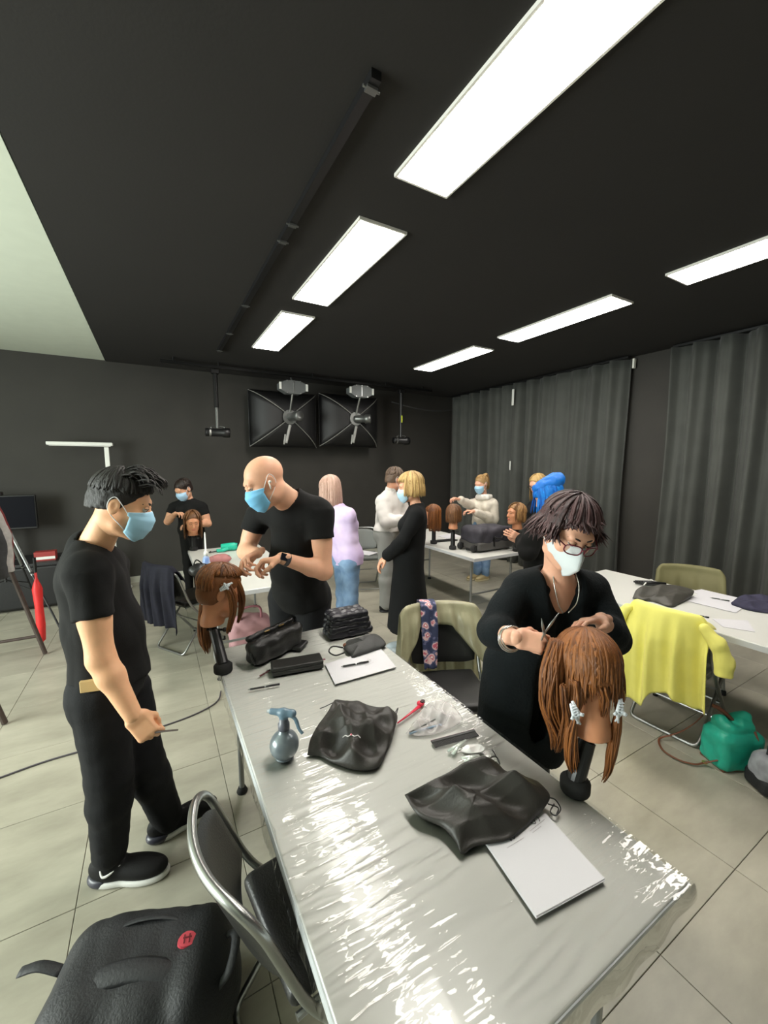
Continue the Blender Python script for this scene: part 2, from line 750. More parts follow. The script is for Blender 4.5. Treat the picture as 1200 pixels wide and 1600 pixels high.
fl = struct(MB().box(((XL + XR) / 2, (YB + YF) / 2, -.028), ((XR - XL) / 2, (YB - YF) / 2, .022)).obj('floor', M_grout))
fl['_base'] = [0, 0, 0]
tile_me = {}
G = .0013
xs = [-.36 + .6 * k for k in range(-7, 11)]
ys = [.57 + .6 * k for k in range(-6, 12)]
for i in range(len(xs) - 1):
    for j in range(len(ys) - 1):
        x0, x1, y0, y1 = max(xs[i], XL), min(xs[i + 1], XR), max(ys[j], YF), min(ys[j + 1], YB)
        if x1 - x0 < .05 or y1 - y0 < .05:
            continue
        key = (round(x1 - x0, 3), round(y1 - y0, 3))
        if key not in tile_me:
            hx, hy = key[0] / 2 - G, key[1] / 2 - G
            b = .0012
            vs = [(-hx, -hy, -.006), (hx, -hy, -.006), (hx, hy, -.006), (-hx, hy, -.006),
                  (-hx, -hy, -b), (hx, -hy, -b), (hx, hy, -b), (-hx, hy, -b),
                  (-hx + b, -hy + b, 0), (hx - b, -hy + b, 0), (hx - b, hy - b, 0), (-hx + b, hy - b, 0)]
            fs = [(8, 9, 10, 11)]
            for k in range(4):
                k2 = (k + 1) % 4
                fs += [(k, k2, 4 + k2, 4 + k), (4 + k, 4 + k2, 8 + k2, 8 + k)]
            t = O('tile', vs, fs, M_tile)
            tile_me[key] = t.data
        else:
            t = bpy.data.objects.new('tile', tile_me[key])
            COL.objects.link(t)
        t.location = ((x0 + x1) / 2, (y0 + y1) / 2, 0)
        t.parent = fl

XW = -.48
struct(MB().box(((XW + XR) / 2, (YB + YF) / 2, ZC + .05), ((XR - XW) / 2, (YB - YF) / 2, .05)).obj('ceiling', M_black_ceil))
struct(MB().box(((XL + XW) / 2 - .01, (YB + YF) / 2, ZC + .06), ((XW - XL) / 2, (YB - YF) / 2, .05)).obj('ceiling_left', M_white_ceil))
struct(MB().box(((XL + XR) / 2, YB + .06, ZC / 2), ((XR - XL) / 2 + .1, .06, ZC / 2 + .05)).obj('wall_back', M_black_wall))
struct(MB().box((XR + .06, (YB + YF) / 2, ZC / 2), (.06, (YB - YF) / 2, ZC / 2 + .05)).obj('wall_right', M_black_wall))
struct(MB().box(((XL + XR) / 2, YF - .06, ZC / 2), ((XR - XL) / 2 + .1, .06, ZC / 2 + .05)).obj('wall_front', mat('grey_paint', (150, 150, 145), .8)))
# left wall with two window openings
w = MB()
for (y0, y1, z0, z1) in ((YF, .6, 0, ZC), (3.8, YB, 0, ZC), (.6, 3.8, 0, .6), (.6, 3.8, 2.7, ZC)):
    w.box((XL - .06, (y0 + y1) / 2, (z0 + z1) / 2), (.06, (y1 - y0) / 2, (z1 - z0) / 2))
struct(w.obj('wall_left', mat('wall_white', (190, 190, 184), .8)))
for n_, (y0, y1) in enumerate(((.6, 3.8),)):
    wf = MB()
    for yy in (y0 + .03, (y0 + y1) / 2, y1 - .03):
        wf.box((XL - .06, yy, 1.65), (.03, .03, 1.05))
    for zz in (.63, 2.67):
        wf.box((XL - .06, (y0 + y1) / 2, zz), (.029, (y1 - y0) / 2, .03))
    struct(wf.obj('window_%d' % (n_ + 1), M_white_plastic))
bb = MB().box(((XL + XR) / 2, YB - .008, .045), ((XR - XL) / 2, .008, .045))
struct(bb.obj('baseboard_back', M_base))

# ------------------------------------------------------------------ ceiling lamps
M_led = mat('led_panel', (255, 249, 240), .5, emit=LAMP)
M_lampframe = mat('lamp_frame', (225, 222, 215), .4)
for row, xc in enumerate((1.25, 3.51)):
    for k, y0 in enumerate((3.80 - row * .06, 2.20 - row * .10, .55 - row * .12)):
        side = 'over the plastic-covered table' if row == 0 else 'beside the black curtains'
        which = ('lamp at the back-wall end', 'second lamp from the back wall', 'third lamp from the back wall')[k]
        t = thing('ceiling_lamp', 'LED panel, %s, %s' % (which, side), 'lamp', (xc, y0 + .62, ZC), 0, 'LED ceiling panels')
        hx, hy = .148, .625
        fr = MB()
        for sx in (-1, 1):
            fr.box((sx * (hx + .006), 0, -.008), (.006, hy + .012, .008))
            fr.box((0, sx * (hy + .006), -.008), (hx, .006, .008))
        fr.box((0, 0, -.003), (hx, hy, .003))
        fr.obj('frame', M_lampframe, t, True)
        MB().box((0, 0, -.010), (hx - .001, hy - .001, .007)).obj('diffuser', M_led, t, True)

# ------------------------------------------------------------------ ceiling track
t = thing('ceiling_track', 'long black rail running along the black ceiling', 'rail', (.77, 3.4, ZC))
MB().box((0, 0, -.016), (.020, 2.0, .016)).obj('rail', M_blackplastic, t, True)
for k, yy in enumerate((-1.96, -1.0, -.8, .35, 1.2, 1.93)):
    c = MB().box((0, yy, -.037), (.022, .014, .005))
    c.tube([(-.035, yy, -.034), (.035, yy, -.034)], .005, 8)
    c.obj('clamp', M_greymetal, t, True)

# ------------------------------------------------------------------ hanging studio rail with flash equipment
RY, RZ = 6.05, 3.03
t = thing('studio_rail', 'dark metal rail hung below ceiling along the back wall', 'rail', (2.3, RY, ZC))
MB().box((0, 0, -.065), (2.15, .022, .018)).obj('rail', M_metal_dark, t, True)
for xx in (-2.0, -1.45, -.1, 1.2, 1.95):
    MB().tube([(xx, 0, 0), (xx, 0, -.055)], .012, 8).obj('bracket', M_metal_dark, t, True)


def spot(x, zlow, label, paint):
    t = thing('hanging_spotlight', label, 'spotlight', (x, RY, RZ - .03))
    L = RZ - .03 - zlow
    MB().box((0, 0, -.03), (.05, .04, .03), bev=.008).obj('trolley', M_metal_dark, t, True)
    MB().tube([(0, 0, -.05), (0, 0, -L * .6)], .030, 12).obj('outer_tube', M_metal_dark, t, True)
    MB().tube([(0, 0, -L * .55), (0, 0, -L + .06)], .020, 12).obj('inner_tube', paint, t, True)
    h = MB()
    h.lathe([(.0, -.16), (.052, -.16), (.055, -.15), (.055, .06), (.065, .07), (.066, .15), (.06, .155), (0, .155)], (0, -.02, -L), 20, np.array([[0, 0, 1.], [0, 1, 0], [-1, 0, 0]]))
    h.obj('lamp_head', M_blackplastic, t, True, True)
    MB().tube(rounded([(-.07, -.02, -L), (-.09, -.02, -L + .08), (0, 0, -L + .09), (.09, -.02, -L + .08), (.07, -.02, -L)], .02), .006, 8).obj('yoke', M_greymetal, t, True)
    MB().lathe([(0.056, -.005), (.058, -.004), (.058, .02), (.056, .022)], (-.11, -.02, -L), 18, np.array([[0, 0, 1.], [0, 1, 0], [-1, 0, 0]])).obj('ring', M_chrome, t, True)


spot(.80, 2.15, 'black studio spotlight on a grey tube beside the two softboxes', M_greymetal)
spot(3.80, 2.13, 'black studio spotlight on a tube with a yellow mark near the curtains', M_blackplastic)
MB().box((3.80, RY - .032, 2.50), (.008, .006, .06)).obj('yellow_mark', mat('hi_vis', (215, 225, 60), .5), bpy.data.objects['hanging_spotlight.001'])


M_rod = mat('rod_grey', (118, 118, 114), .5)


def softbox(x0, x1, z0, z1, xl, label, turn):
    yf, ya = 6.42, 6.02
    xm, zm = (x0 + x1) / 2, (z0 + z1) / 2 - .01
    t = thing('softbox', label, 'softbox', (xm, yf, zm), 0, 'softboxes on the studio rail')
    fr = MB()
    c = [A(x0, yf, z0), A(x1, yf, z0), A(x1, yf, z1), A(x0, yf, z1)]
    fr.tube(c, .012, 8, closed=True)
    fr.obj('rim', M_metal_dark, t)
    ap = A(xl, ya + .14, zm + .03)
    ring = [ap + A(.10 * math.cos(a), 0, .10 * math.sin(a)) for a in np.radians([225, 315, 45, 135])]
    names = ['fabric_panel'] * 4
    Mf = mat('softbox_fabric', (22, 22, 23), .55, bump=.1, bscale=120)
    for i in range(4):
        j = (i + 1) % 4
        P = np.zeros((9, 9, 3))
        for a in range(9):
            for b_ in range(9):
                u, v = a / 8, b_ / 8
                q = lerp(lerp(c[i], c[j], u), lerp(ring[i], ring[j], u), v)
                bow = .07 * math.sin(math.pi * v)
                q = q + A(0, -bow, 0) + (q - ap) * A(1, 0, 1) * .10 * math.sin(math.pi * v)
                P[a, b_] = q
        MB().sheet(P, .003).obj('fabric_panel', Mf, t, smooth=True)
    for i in range(4):
        pts = []
        for k in range(10):
            v = k / 9
            q = lerp(c[i], ring[i], v)
            q = q + A(0, -.07 * math.sin(math.pi * v) - .006, 0) + (q - ap) * A(1, 0, 1) * .10 * math.sin(math.pi * v)
            pts.append(q)
        MB().tube(pts, .007, 6).obj('rod', M_rod, t)
    MB().tube([c_ + A(0, .006, 0) for c_ in c], .005, 6, closed=True).obj('piping', M_rod, t)
    Ry = np.array([[1., 0, 0], [0, 0, 1.], [0, -1, 0]])
    MB().lathe([(.085, -.012), (.11, -.012), (.11, .012), (.085, .012)], ap, 24, Ry).obj('speed_ring', M_greymetal, t, smooth=False)
    fc, fs_ = math.cos(turn), math.sin(turn)
    d = A(fs_, -fc, 0)
    Rf = frame(d)
    Rl = np.stack([Rf[:, 0], Rf[:, 2], Rf[:, 1]], 1)
    Rl[:, 1] *= -1
    hd = MB()
    hd.lathe([(0, -.02), (.055, -.02), (.06, 0), (.06, .14), (.075, .15), (.075, .24), (.065, .25), (0, .25)], ap + A(0, -.01, 0), 22, np.stack([Rf[:, 0], -Rf[:, 2], Rf[:, 1]], 1))
    hd.obj('flash_head', M_greymetal, t, smooth=True)
    # hexagonal power pack hung above
    pk = MB()
    hexa = [(-.21, -.03), (-.21, .05), (-.10, .10), (.10, .10), (.21, .05), (.21, -.03), (.10, -.09), (-.10, -.09)]
    pc = A(xl, ya - .02, z1 + .0)
    Rp = np.array([[1., 0, 0], [0, 0, -1.], [0, 1, 0]])
    pv, pf = MB().prism(hexa, -.07, .07).v, MB().prism(hexa, -.07, .07).f
    pk.raw([pc + Rp @ A(*p) for p in pv], pf)
    pk.obj('power_pack', mat('pack_grey', (105, 108, 108), .45, .3), t)
    for sx in (-.20, .20):
        MB().box(pc + A(sx, -.075, .01), (.016, .006, .05)).obj('white_label', M_white_plastic, t)
    for (sx, sz) in ((-.1, .09), (.1, .09), (-.1, -.08), (.1, -.08), (0, .09)):
        MB().tube([pc + A(sx, -.065, sz), pc + A(sx, -.085, sz)], .009, 8).obj('screw', M_chrome, t)
    MB().box(pc + A(0, -.074, 0), (.006, .004, .07)).obj('seam', M_chrome, t)
    MB().tube([pc + A(0, .02, .1), A(xl, RY, RZ - .032)], .016, 10).obj('hanger', M_greymetal, t)
    MB().tube([pc + A(0, 0, -.08), ap + A(0, -.02, .08)], .016, 10).obj('drop_tube', M_chrome, t)
    g = MB()
    g.tube([ap + A(-.02, -.06, -.13), ap + A(-.10, -.10, -.40)], .022, 10)
    g.obj('pull_handle', mat('handle_grey', (150, 150, 146), .5), t)
    MB().tube([ap + A(-.10, -.075, -.27), ap + A(-.13, -.09, -.42)], .012, 8).obj('grip', mat('handle_grey', (150, 150, 146), .5), t)


softbox(1.30, 2.37, 1.99, 2.84, 1.86, 'black softbox with rods and grey flash pack beside the grey tube spotlight', .35)
softbox(2.43, 3.52, 2.02, 2.88, 2.98, 'black softbox whose silver flash head turns aside near the curtain corner', 1.0)
cb = spline([TY(612, 628, 6.3), TY(650, 638, 6.4), TY(680, 642, 6.5), TY(706, 641, 6.6)], 6)
tag(MB().tube(cb, .010, 8).obj('ceiling_cable', mat('cable_grey', (70, 70, 70), .5)), 'dark cable sagging across the back wall corner', 'cable')

# ------------------------------------------------------------------ curtains
M_curtain = mat('black_curtain', (68, 70, 66), .8, sheen=.1, var=.10, scale=5, bump=.15, bscale=220)


def curtain(y0, y1, seed, label, zt=3.06):
    n = int((y1 - y0) / .012)
    m = 20
    rg = np.random.RandomState(seed)
    Y = np.linspace(y0, y1, n)
    ph = np.cumsum(rg.uniform(.75, 1.25, n)) * .012 * 2 * math.pi / .27
    am = .072 * (.75 + .4 * np.sin(Y * 3.1 + seed))
    P = np.zeros((n, m, 3))
    for k in range(m):
        z = .025 + (zt - .025) * k / (m - 1)
        f = .85 + .25 * (1 - z / zt)
        sway = .02 * math.sin(z * 1.7 + seed)
        P[:, k, 0] = 5.36 + am * f * (np.sin(ph + .3 * math.sin(z * 1.3 + seed)) + .35 * np.sin(2.3 * ph + seed + z * .4)) + .01 * np.sin(Y * 9 + z * 2)
        P[:, k, 1] = Y + sway * .4
        P[:, k, 2] = z
    t = thing('curtain', label, 'curtain', (5.36, (y0 + y1) / 2, 0), 0, 'black curtains along the wall')
    MB().sheet(P, .004).obj('cloth', M_curtain, t, smooth=True)
    MB().box((5.36, (y0 + y1) / 2, zt + .012), (.03, (y1 - y0) / 2, .012)).obj('curtain_rail', M_blackplastic, t)


curtain(4.93, 6.55, 3, 'floor-length black curtain filling the corner beside the back wall')
curtain(3.05, 4.89, 5, 'floor-length black curtain behind the blue-haired and cream-sweater people')
curtain(-.9, 2.54, 8, 'wide floor-length black curtain behind the olive-covered chair')
p = TX(803, 600, 5.24)
t = thing('curtain_wand', 'white pull tag with thin cord between two black curtains', 'curtain wand', (5.24, p[1] + .01, 2.72))
MB().box((0, 0, .10), (.006, .022, .13), bev=.005).obj('tag', M_white_plastic, t, True)  # white strip stands in for the sliver of daylight between the curtains
MB().tube([(0, 0, -.02), (0, .01, -.95)], .004, 6).obj('cord', mat('cord_dark', (50, 50, 48), .7), t, True)
MB().tube([(0, .01, -.95), (0, .01, -1.10)], .010, 8).obj('pull', M_white_plastic, t, True)
struct(MB().box((5.46, 2.575, .57), (.02, .008, .57)).obj('trim_1', mat('window_white', (235, 235, 225), .5)))  # daylight slit at the curtain edge, put in as a white strip
struct(MB().box((5.44, 3.03, 3.0), (.02, .012, .06)).obj('trim_2', mat('window_white', (235, 235, 225), .5)))  # short white strip coloured as daylight at the curtain top

# ------------------------------------------------------------------ tables
M_laminate = mat('white_laminate', (214, 214, 208), .28, var=.015, scale=4, coat=.2)
M_rim = mat('table_edge', (196, 198, 200), .4)
M_tleg = mat('table_steel', (150, 152, 152), .35, .7)
TH_ = .74


def table(x0, x1, y0, y1, label):
    t = thing('folding_table', label, 'table', ((x0 + x1) / 2, (y0 + y1) / 2, 0), 0, 'white folding tables')
    hx, hy = (x1 - x0) / 2, (y1 - y0) / 2
    MB().box((0, 0, TH_ - .014), (hx - .003, hy - .003, .014), bev=.004).obj('table_top', M_laminate, t, True)
    rim = MB()
    for sx in (-1, 1):
        rim.box((sx * (hx - .004), 0, TH_ - .020), (.004, hy, .016))
        rim.box((0, sx * (hy - .004), TH_ - .020), (hx - .008, .004, .016))
    rim.obj('edge_band', M_rim, t, True)
    for sy in (-1, 1):
        yy = sy * (hy - .14)
        for sx in (-1, 1):
            xx = sx * (hx - .09)
            MB().tube([(xx, yy, TH_ - .03), (xx, yy, .02)], .0135, 12).obj('leg', M_tleg, t, True)
            MB().lathe([(.0, 0), (.026, 0), (.028, .006), (.024, .016), (.018, .03), (0, .03)], (xx, yy, .0005), 16).obj('foot', M_rubber, t, True, True)
        MB().tube([(-(hx - .09), yy, .30), (hx - .09, yy, .30)], .010, 10).obj('crossbar', M_tleg, t, True)
        MB().box((0, yy, TH_ - .045), (hx - .07, .016, .010)).obj('bracket', M_tleg, t, True)
        MB().tube([(0, yy, TH_ - .05), (0, yy - sy * .34, TH_ - .045)], .008, 8).obj('brace', M_tleg, t, True)
    return t


T_near = table(.215, 1.025, .36, 2.17, 'long white folding table under clear plastic with pouches and papers')
table(.28, 1.06, 3.13, 4.97, 'white folding table holding the teal hair dryer')
table(2.82, 3.60, 3.05, 4.90, 'white folding table carrying the dark suitcase')
table(2.775, 3.59, .30, 2.13, 'white folding table beside the yellow jacket chair')


def film_mat():
    m = bpy.data.materials.new('clear_film')
    m.use_nodes = True
    nt = m.node_tree
    for n in list(nt.nodes):
        nt.nodes.remove(n)
    out = nt.nodes.new('ShaderNodeOutputMaterial')
    tr = nt.nodes.new('ShaderNodeBsdfTransparent')
    tr.inputs[0].default_value = (.97, .98, .98, 1)
    gl = nt.nodes.new('ShaderNodeBsdfGlossy')
    gl.inputs['Roughness'].default_value = .03
    fr = nt.nodes.new('ShaderNodeFresnel')
    fr.inputs[0].default_value = 1.40
    mx = nt.nodes.new('ShaderNodeMixShader')
    tc = nt.nodes.new('ShaderNodeTexCoord')
    bs = []
    # long sharp creases: ridges along the half-way contour of stretched noise, in patches
    for (sc, rot, st, d, dis) in ((2.4, .62, (1, 9, 1), .0011, .25), (5.5, .50, (1, 6, 1), .0006, .4), (3.0, 2.15, (1, 8, 1), .0009, .3), (14, 1.3, (1, 2.5, 1), .00022, .6)):
        mp = nt.nodes.new('ShaderNodeMapping')
        mp.inputs['Rotation'].default_value = (0, 0, rot)
        mp.inputs['Scale'].default_value = st
        nt.links.new(tc.outputs['Object'], mp.inputs['Vector'])
        n = nt.nodes.new('ShaderNodeTexNoise')
        n.inputs['Scale'].default_value = sc
        n.inputs['Detail'].default_value = 2.0
        n.inputs['Distortion'].default_value = dis
        nt.links.new(mp.outputs['Vector'], n.inputs['Vector'])
        m1 = nt.nodes.new('ShaderNodeMath')
        m1.operation = 'SUBTRACT'
        m1.inputs[1].default_value = .5
        nt.links.new(n.outputs['Fac'], m1.inputs[0])
        m2 = nt.nodes.new('ShaderNodeMath')
        m2.operation = 'ABSOLUTE'
        nt.links.new(m1.outputs[0], m2.inputs[0])
        m3 = nt.nodes.new('ShaderNodeMapRange')
        m3.inputs['From Min'].default_value = 0
        m3.inputs['From Max'].default_value = .16
        m3.inputs['To Min'].default_value = 1
        m3.inputs['To Max'].default_value = 0
        m3.interpolation_type = 'SMOOTHERSTEP'
        nt.links.new(m2.outputs[0], m3.inputs['Value'])
        bp = nt.nodes.new('ShaderNodeBump')
        bp.inputs['Strength'].default_value = .8
        bp.inputs['Distance'].default_value = d
        nt.links.new(m3.outputs['Result'], bp.inputs['Height'])
        if bs:
            nt.links.new(bs[-1].outputs['Normal'], bp.inputs['Normal'])
        bs.append(bp)
    nt.links.new(bs[-1].outputs['Normal'], gl.inputs['Normal'])
    nt.links.new(bs[-1].outputs['Normal'], fr.inputs['Normal'])
    nt.links.new(fr.outputs[0], mx.inputs[0])
    nt.links.new(tr.outputs[0], mx.inputs[1])
    nt.links.new(gl.outputs[0], mx.inputs[2])
    nt.links.new(mx.outputs[0], out.inputs[0])
    return m


x0, x1, y0, y1 = .211, 1.029, .356, 2.174
nx, ny = 120, 240
U = np.linspace(x0, x1, nx)
V_ = np.linspace(y0, y1, ny)
gx, gy = np.meshgrid(U, V_, indexing='ij')
wr = wrinkle(4, 22, .0008, (1.6, .6, 0), 8)
wr2 = wrinkle(9, 60, .0004, (1.0, .7, 0), 8)
Pm = np.stack([gx, gy, np.zeros_like(gx)], -1)
zz = .7424 + np.clip(wr(Pm) + wr2(Pm), -.0015, .004)
top = np.stack([gx, gy, zz], -1)
fb = MB().sheet(top)
nn = 60
for (ax, c0, a0, a1, out) in ((0, x0, y0, y1, -1), (0, x1, y0, y1, 1), (1, y0, x0, x1, -1), (1, y1, x0, x1, 1)):
    P = np.zeros((nn, 5, 3))
    s_ = np.linspace(a0, a1, nn)
    for k in range(5):
        t_ = k / 4
        off = out * (.002 + .006 * math.sin(t_ * 2) + .003 * t_ * np.sin(s_ * 45))
        drop = .7424 - t_ * (.045 + .014 * np.sin(s_ * 9 + ax))
        if ax == 0:
            P[:, k] = np.stack([c0 + off, s_, drop], -1)
        else:
            P[:, k] = np.stack([s_, c0 + off, drop], -1)
    fb.sheet(P)
film = fb.obj('plastic_sheet', film_mat(), smooth=True)
tag(film, 'clear wrinkled plastic film wrapped over the long white table', 'plastic sheet')

# ================================================================== FOLDING CHAIRS
M_pad = mat('black_vinyl', (30, 30, 30), .38, bump=.12, bscale=180, var=.1)
M_padgrey = mat('grey_vinyl', (96, 99, 96), .45, bump=.1, bscale=160)


def make_chair(label, loc, rz, pad=None, steel=None):
    t = thing('folding_chair', label, 'chair', (loc[0], loc[1], 0), rz, 'steel folding chairs')
    pad = pad or M_pad
    steel = steel or M_chrome
    xw, zt = .215, .80
    r = .0115
    top = lambda x: (x, -.27, zt)
    back = lambda x, z: -.145 - (z - .46) / (.80 - .46) * .125
    fa = rounded([(-xw, .20, r), (-xw, -.145, .46), (-xw, -.27, zt), (xw, -.27, zt), (xw, -.145, .46), (xw, .20, r)], .09, 8)
    fb2 = []
    for q0, q1 in zip(fa[:-1], fa[1:]):
        m_ = max(1, int(np.linalg.norm(q1 - q0) / .02))
        fb2 += [lerp(q0, q1, k / m_) for k in range(m_)]
    fa = [A(p[0], p[1] - (.06 * (1 - (p[0] / xw) ** 2) if p[2] > .6 else 0), p[2]) for p in fb2 + [fa[-1]]]
    MB().tube(fa, r, 12).obj('back_frame', steel, t, True, True)
    xb = .192
    fb_ = rounded([(-xb, .12, .425), (-xb, -.22, r), (xb, -.22, r), (xb, .12, .425)], .04, 5)
    MB().tube(fb_, .0105, 12).obj('rear_leg_frame', steel, t, True, True)
    MB().tube([(-xw, .185, .03), (xw, .185, .03)], .009, 10).obj('front_bar', steel, t, True)
    MB().tube([(-xb, -.02, .255), (xb, -.02, .255)], .007, 10).obj('stretcher', steel, t, True)
    for sx in (-1, 1):
        MB().tube([(sx * .186, -.17, .432), (sx * .186, .19, .432)], .009, 8).obj('seat_rail', steel, t, True)
        MB().lathe([(0, 0), (.016, 0), (.016, .03), (.012, .034), (0, .034)], (sx * xw, .198, 0.001), 12).obj('rubber_foot', M_rubber, t, True, True)
        MB().tube([(sx * .18, -.02, .245), (sx * .222, -.02, .245)], .010, 10).obj('pivot', M_greymetal, t, True)
    # seat cushion
    sd = Sdf(.009)
    sd.box((0, .015, .458), (.180, .195, .024), rad=.022, k=0)
    v, f = sd.mesh()
    v[:, 2] += .006 * np.cos(v[:, 0] / .19 * 1.3) - .004
    O('seat', v, f, pad, t, True, True)
    MB().box((0, .015, .436), (.165, .18, .006)).obj('seat_board', M_blackplastic, t, True)
    # back pad: bowed sheet with rounded edges
    nu, nv = 25, 13
    P = np.zeros((nu, nv, 3))
    Q = np.zeros((nu, nv, 3))
    for i in range(nu):
        for j in range(nv):
            u, v_ = -1 + 2 * i / (nu - 1), j / (nv - 1)
            wx = .200 * (1 - .10 * v_ ** 4 - .05 * (1 - v_) ** 4)
            x = u * wx
            z = .505 + v_ * (.275 - .05 * abs(u) ** 5) + .03 * abs(u) ** 4 * (1 - v_)
            y = back(x, z) - .06 * (1 - u * u)
            th = .012 * (1 - abs(u) ** 8) ** .5 * (1 - abs(2 * v_ - 1) ** 8) ** .5
            P[i, j] = (x, y + th, z)
            Q[i, j] = (x, y - th, z)
    m_ = MB().sheet(P, flip=True)
    m_.sheet(Q)
    m_.obj('backrest', pad, t, True, True)
    return t


chair_near = make_chair('grey steel folding chair with black padded seat beside the black backpack', (.36, .985), math.radians(-83))
chair_mid = make_chair('folding chair hung with an olive raincoat and a floral scarf', (1.375, 1.64), math.radians(157))
chair_yel = make_chair('folding chair with a yellow jacket over its back', (2.952, 1.20), math.radians(-87), M_padgrey)
chair_oliv = make_chair('folding chair under an olive cover against the black curtain', (3.66, 1.46), math.radians(118))
chair_fl = make_chair('folding chair with a dark jacket over its back beside the tattooed woman', (.22, 4.12), math.radians(-58))
chair_far = make_chair('grey-backed folding chair with white papers on its seat', (2.47, 4.86), math.radians(160), M_padgrey)

# papers on the far chair seat
c = A(2.47, 4.86, .4935)
tag(MB().box(c, (.105, .148, .004), rotz(.5)).obj('paper_stack', mat('paper', (204, 203, 207), .7)), 'white papers lying on the seat of the grey-backed chair', 'paper')

# ------------------------------------------------------------------ cloth over chair backs


def chair_world(ch, p):
    a = ch.rotation_euler[2]
    return rotz(a) @ A(*p) + A(*ch.location)


def drape(ch, front, backlen, half, mat_, name, label, cat, seed=1, fold=.014, nf=5, flare=.10, skew=0, uneven=None, thick=.004, top=.822, tuck=0.0):
    """cloth hung over a chair back: front/backlen = hanging lengths inside and outside; half = half width"""
    nu, nv = 61, 45
    P = np.zeros((nu, nv, 3))
    rg = np.random.RandomState(seed)
    ph = rg.uniform(0, 6.28, 4)
    arc = .03 * math.pi
    for i in range(nu):
        u = -1 + 2 * i / (nu - 1)
        fl_, bl_ = front, backlen
        if uneven:
            fl_, bl_ = uneven(u, front, backlen)
        tot = fl_ + arc + bl_
        for j in range(nv):
            s_ = tot * j / (nv - 1)
            if s_ < bl_:
                h, y, dn = 1 - s_ / bl_, -1, bl_ - s_
            elif s_ < bl_ + arc:
                a = (s_ - bl_) / arc * math.pi
                h, y, dn = 0, -math.cos(a), -.03 * math.sin(a)
            else:
                h, y, dn = (s_ - bl_ - arc) / max(fl_, 1e-6), 1, s_ - bl_ - arc
            w = half * (1 + flare * h) * (1 if s_ < bl_ else 1 - tuck * min(1, (s_ - bl_) / arc))
            edge = max(0, abs(u) - .80) / .20
            z = top - dn - .05 * edge ** 2 - .010 * abs(u) ** 3
            bx = u * w
            bow = -.06 * max(0, 1 - (bx / .215) ** 2)
            fx = (fold * (math.sin(nf * math.pi * u + ph[0] + h * 1.0) + .5 * math.sin(nf * 1.9 * math.pi * u + ph[1])) * min(1, h * 2.2 + .05))
            yb = -.27 - .0 + bow + (.80 - min(z, .80)) * (.34 if y < 0 else .34) * (0.25 if y < 0 else 1.0)
            off = .026 + abs(fold) * 1.5 * min(1, h * 3)
            yy = yb + y * off + (fx if y < 0 else -fx * .6)
            yy += -.05 * edge * h if y < 0 else .0
            P[i, j] = chair_world(ch, (bx + skew * h, yy, max(z, .03)))
    t = thing(name, label, cat, (ch.location[0], ch.location[1], .8))
    MB().sheet(P, thick).obj('cloth', mat_, t, smooth=True)
    return t


M_yellow = mat('yellow_cloth', (240, 233, 122), .75, var=.04, bump=.1, bscale=300, sheen=.1)
def une(u, f, b):
    # outer hem: shorter at one side, long drop near the other
    ss = lambda x: max(0, min(1, x)) ** 2 * (3 - 2 * max(0, min(1, x)))
    bl = .52 + .02 * math.sin(u * 7) + .15 * ss((u - .10) / .35) - .19 * ss((u - .80) / .2) - .05 * ss((-u - .8) / .2)
    return .012, bl
YJ = drape(chair_yel, .16, .46, .225, M_yellow, 'yellow_jacket', 'bright yellow jacket draped over a folding chair back', 'jacket', 4, .020, 3.4, .12, 0, lambda u, f, b: une(-u, f, b), tuck=.14)
# sleeves of the jacket
sd = Sdf(.009)
pw = [chair_world(chair_yel, p) for p in ((.205, -.322, .785), (.265, -.318, .72), (.30, -.305, .62), (.305, -.31, .54))]
for i in range(3):
    rr = (.026, .036, .042, .040)
    sd.cap(pw[i], pw[i + 1], rr[i], rr[i + 1], .02)
sd.cut(lerp(pw[3], pw[2], .1), A(0, .0, -1))
sd.obj('sleeve', M_yellow, YJ, wrinkle(3, 40, .004))
sd = Sdf(.009)
pw = [chair_world(chair_yel, p) for p in ((-.205, -.322, .785), (-.25, -.318, .72), (-.262, -.305, .64), (-.262, -.31, .60))]
for i in range(3):
    rr = (.026, .033, .034, .032)
    sd.cap(pw[i], pw[i + 1], rr[i], rr[i + 1], .02)
sd.cut(lerp(pw[3], pw[2], .1), A(0, .0, -1))
sd.obj('sleeve', M_yellow, YJ, wrinkle(5, 40, .004))

M_olive = mat('olive_raincoat', (158, 154, 124), .42, var=.12, scale=9, bump=.1, bscale=60, coat=.15)
M_olive2 = mat('olive_cover', (112, 108, 72), .7, var=.06, bump=.1, bscale=200)
M_darklining = mat('dark_lining', (28, 28, 27), .6)


def une2(u, f, b):
    g = .10 + .26 * max(0, (abs(u - .05) - .42) / .58) ** .8 if u > -.25 else .10 + .24 * max(0, (-u - .25) / .75) ** .9
    return g, .62
RC = drape(chair_mid, .1, .62, .255, M_olive, 'raincoat', 'olive translucent raincoat hung over the back of the black chair', 'raincoat', 11, .016, 5, .10, 0, lambda u, f, b: une2(u, f, b), top=.826)
OC = drape(chair_oliv, .30, .35, .235, M_olive2, 'chair_cover', 'olive fabric cover over the chair by the black curtain', 'cover', 13, .006, 4, .05)
M_navy = mat('navy_cloth', (22, 22, 34), .8, spec=.3, var=.2, scale=20)
NJ = drape(chair_fl, .12, .52, .225, M_navy, 'dark_jacket', 'dark navy jacket over the chair beside the far left table', 'jacket', 17, .020, 4, .08)

# floral scarf over the raincoat


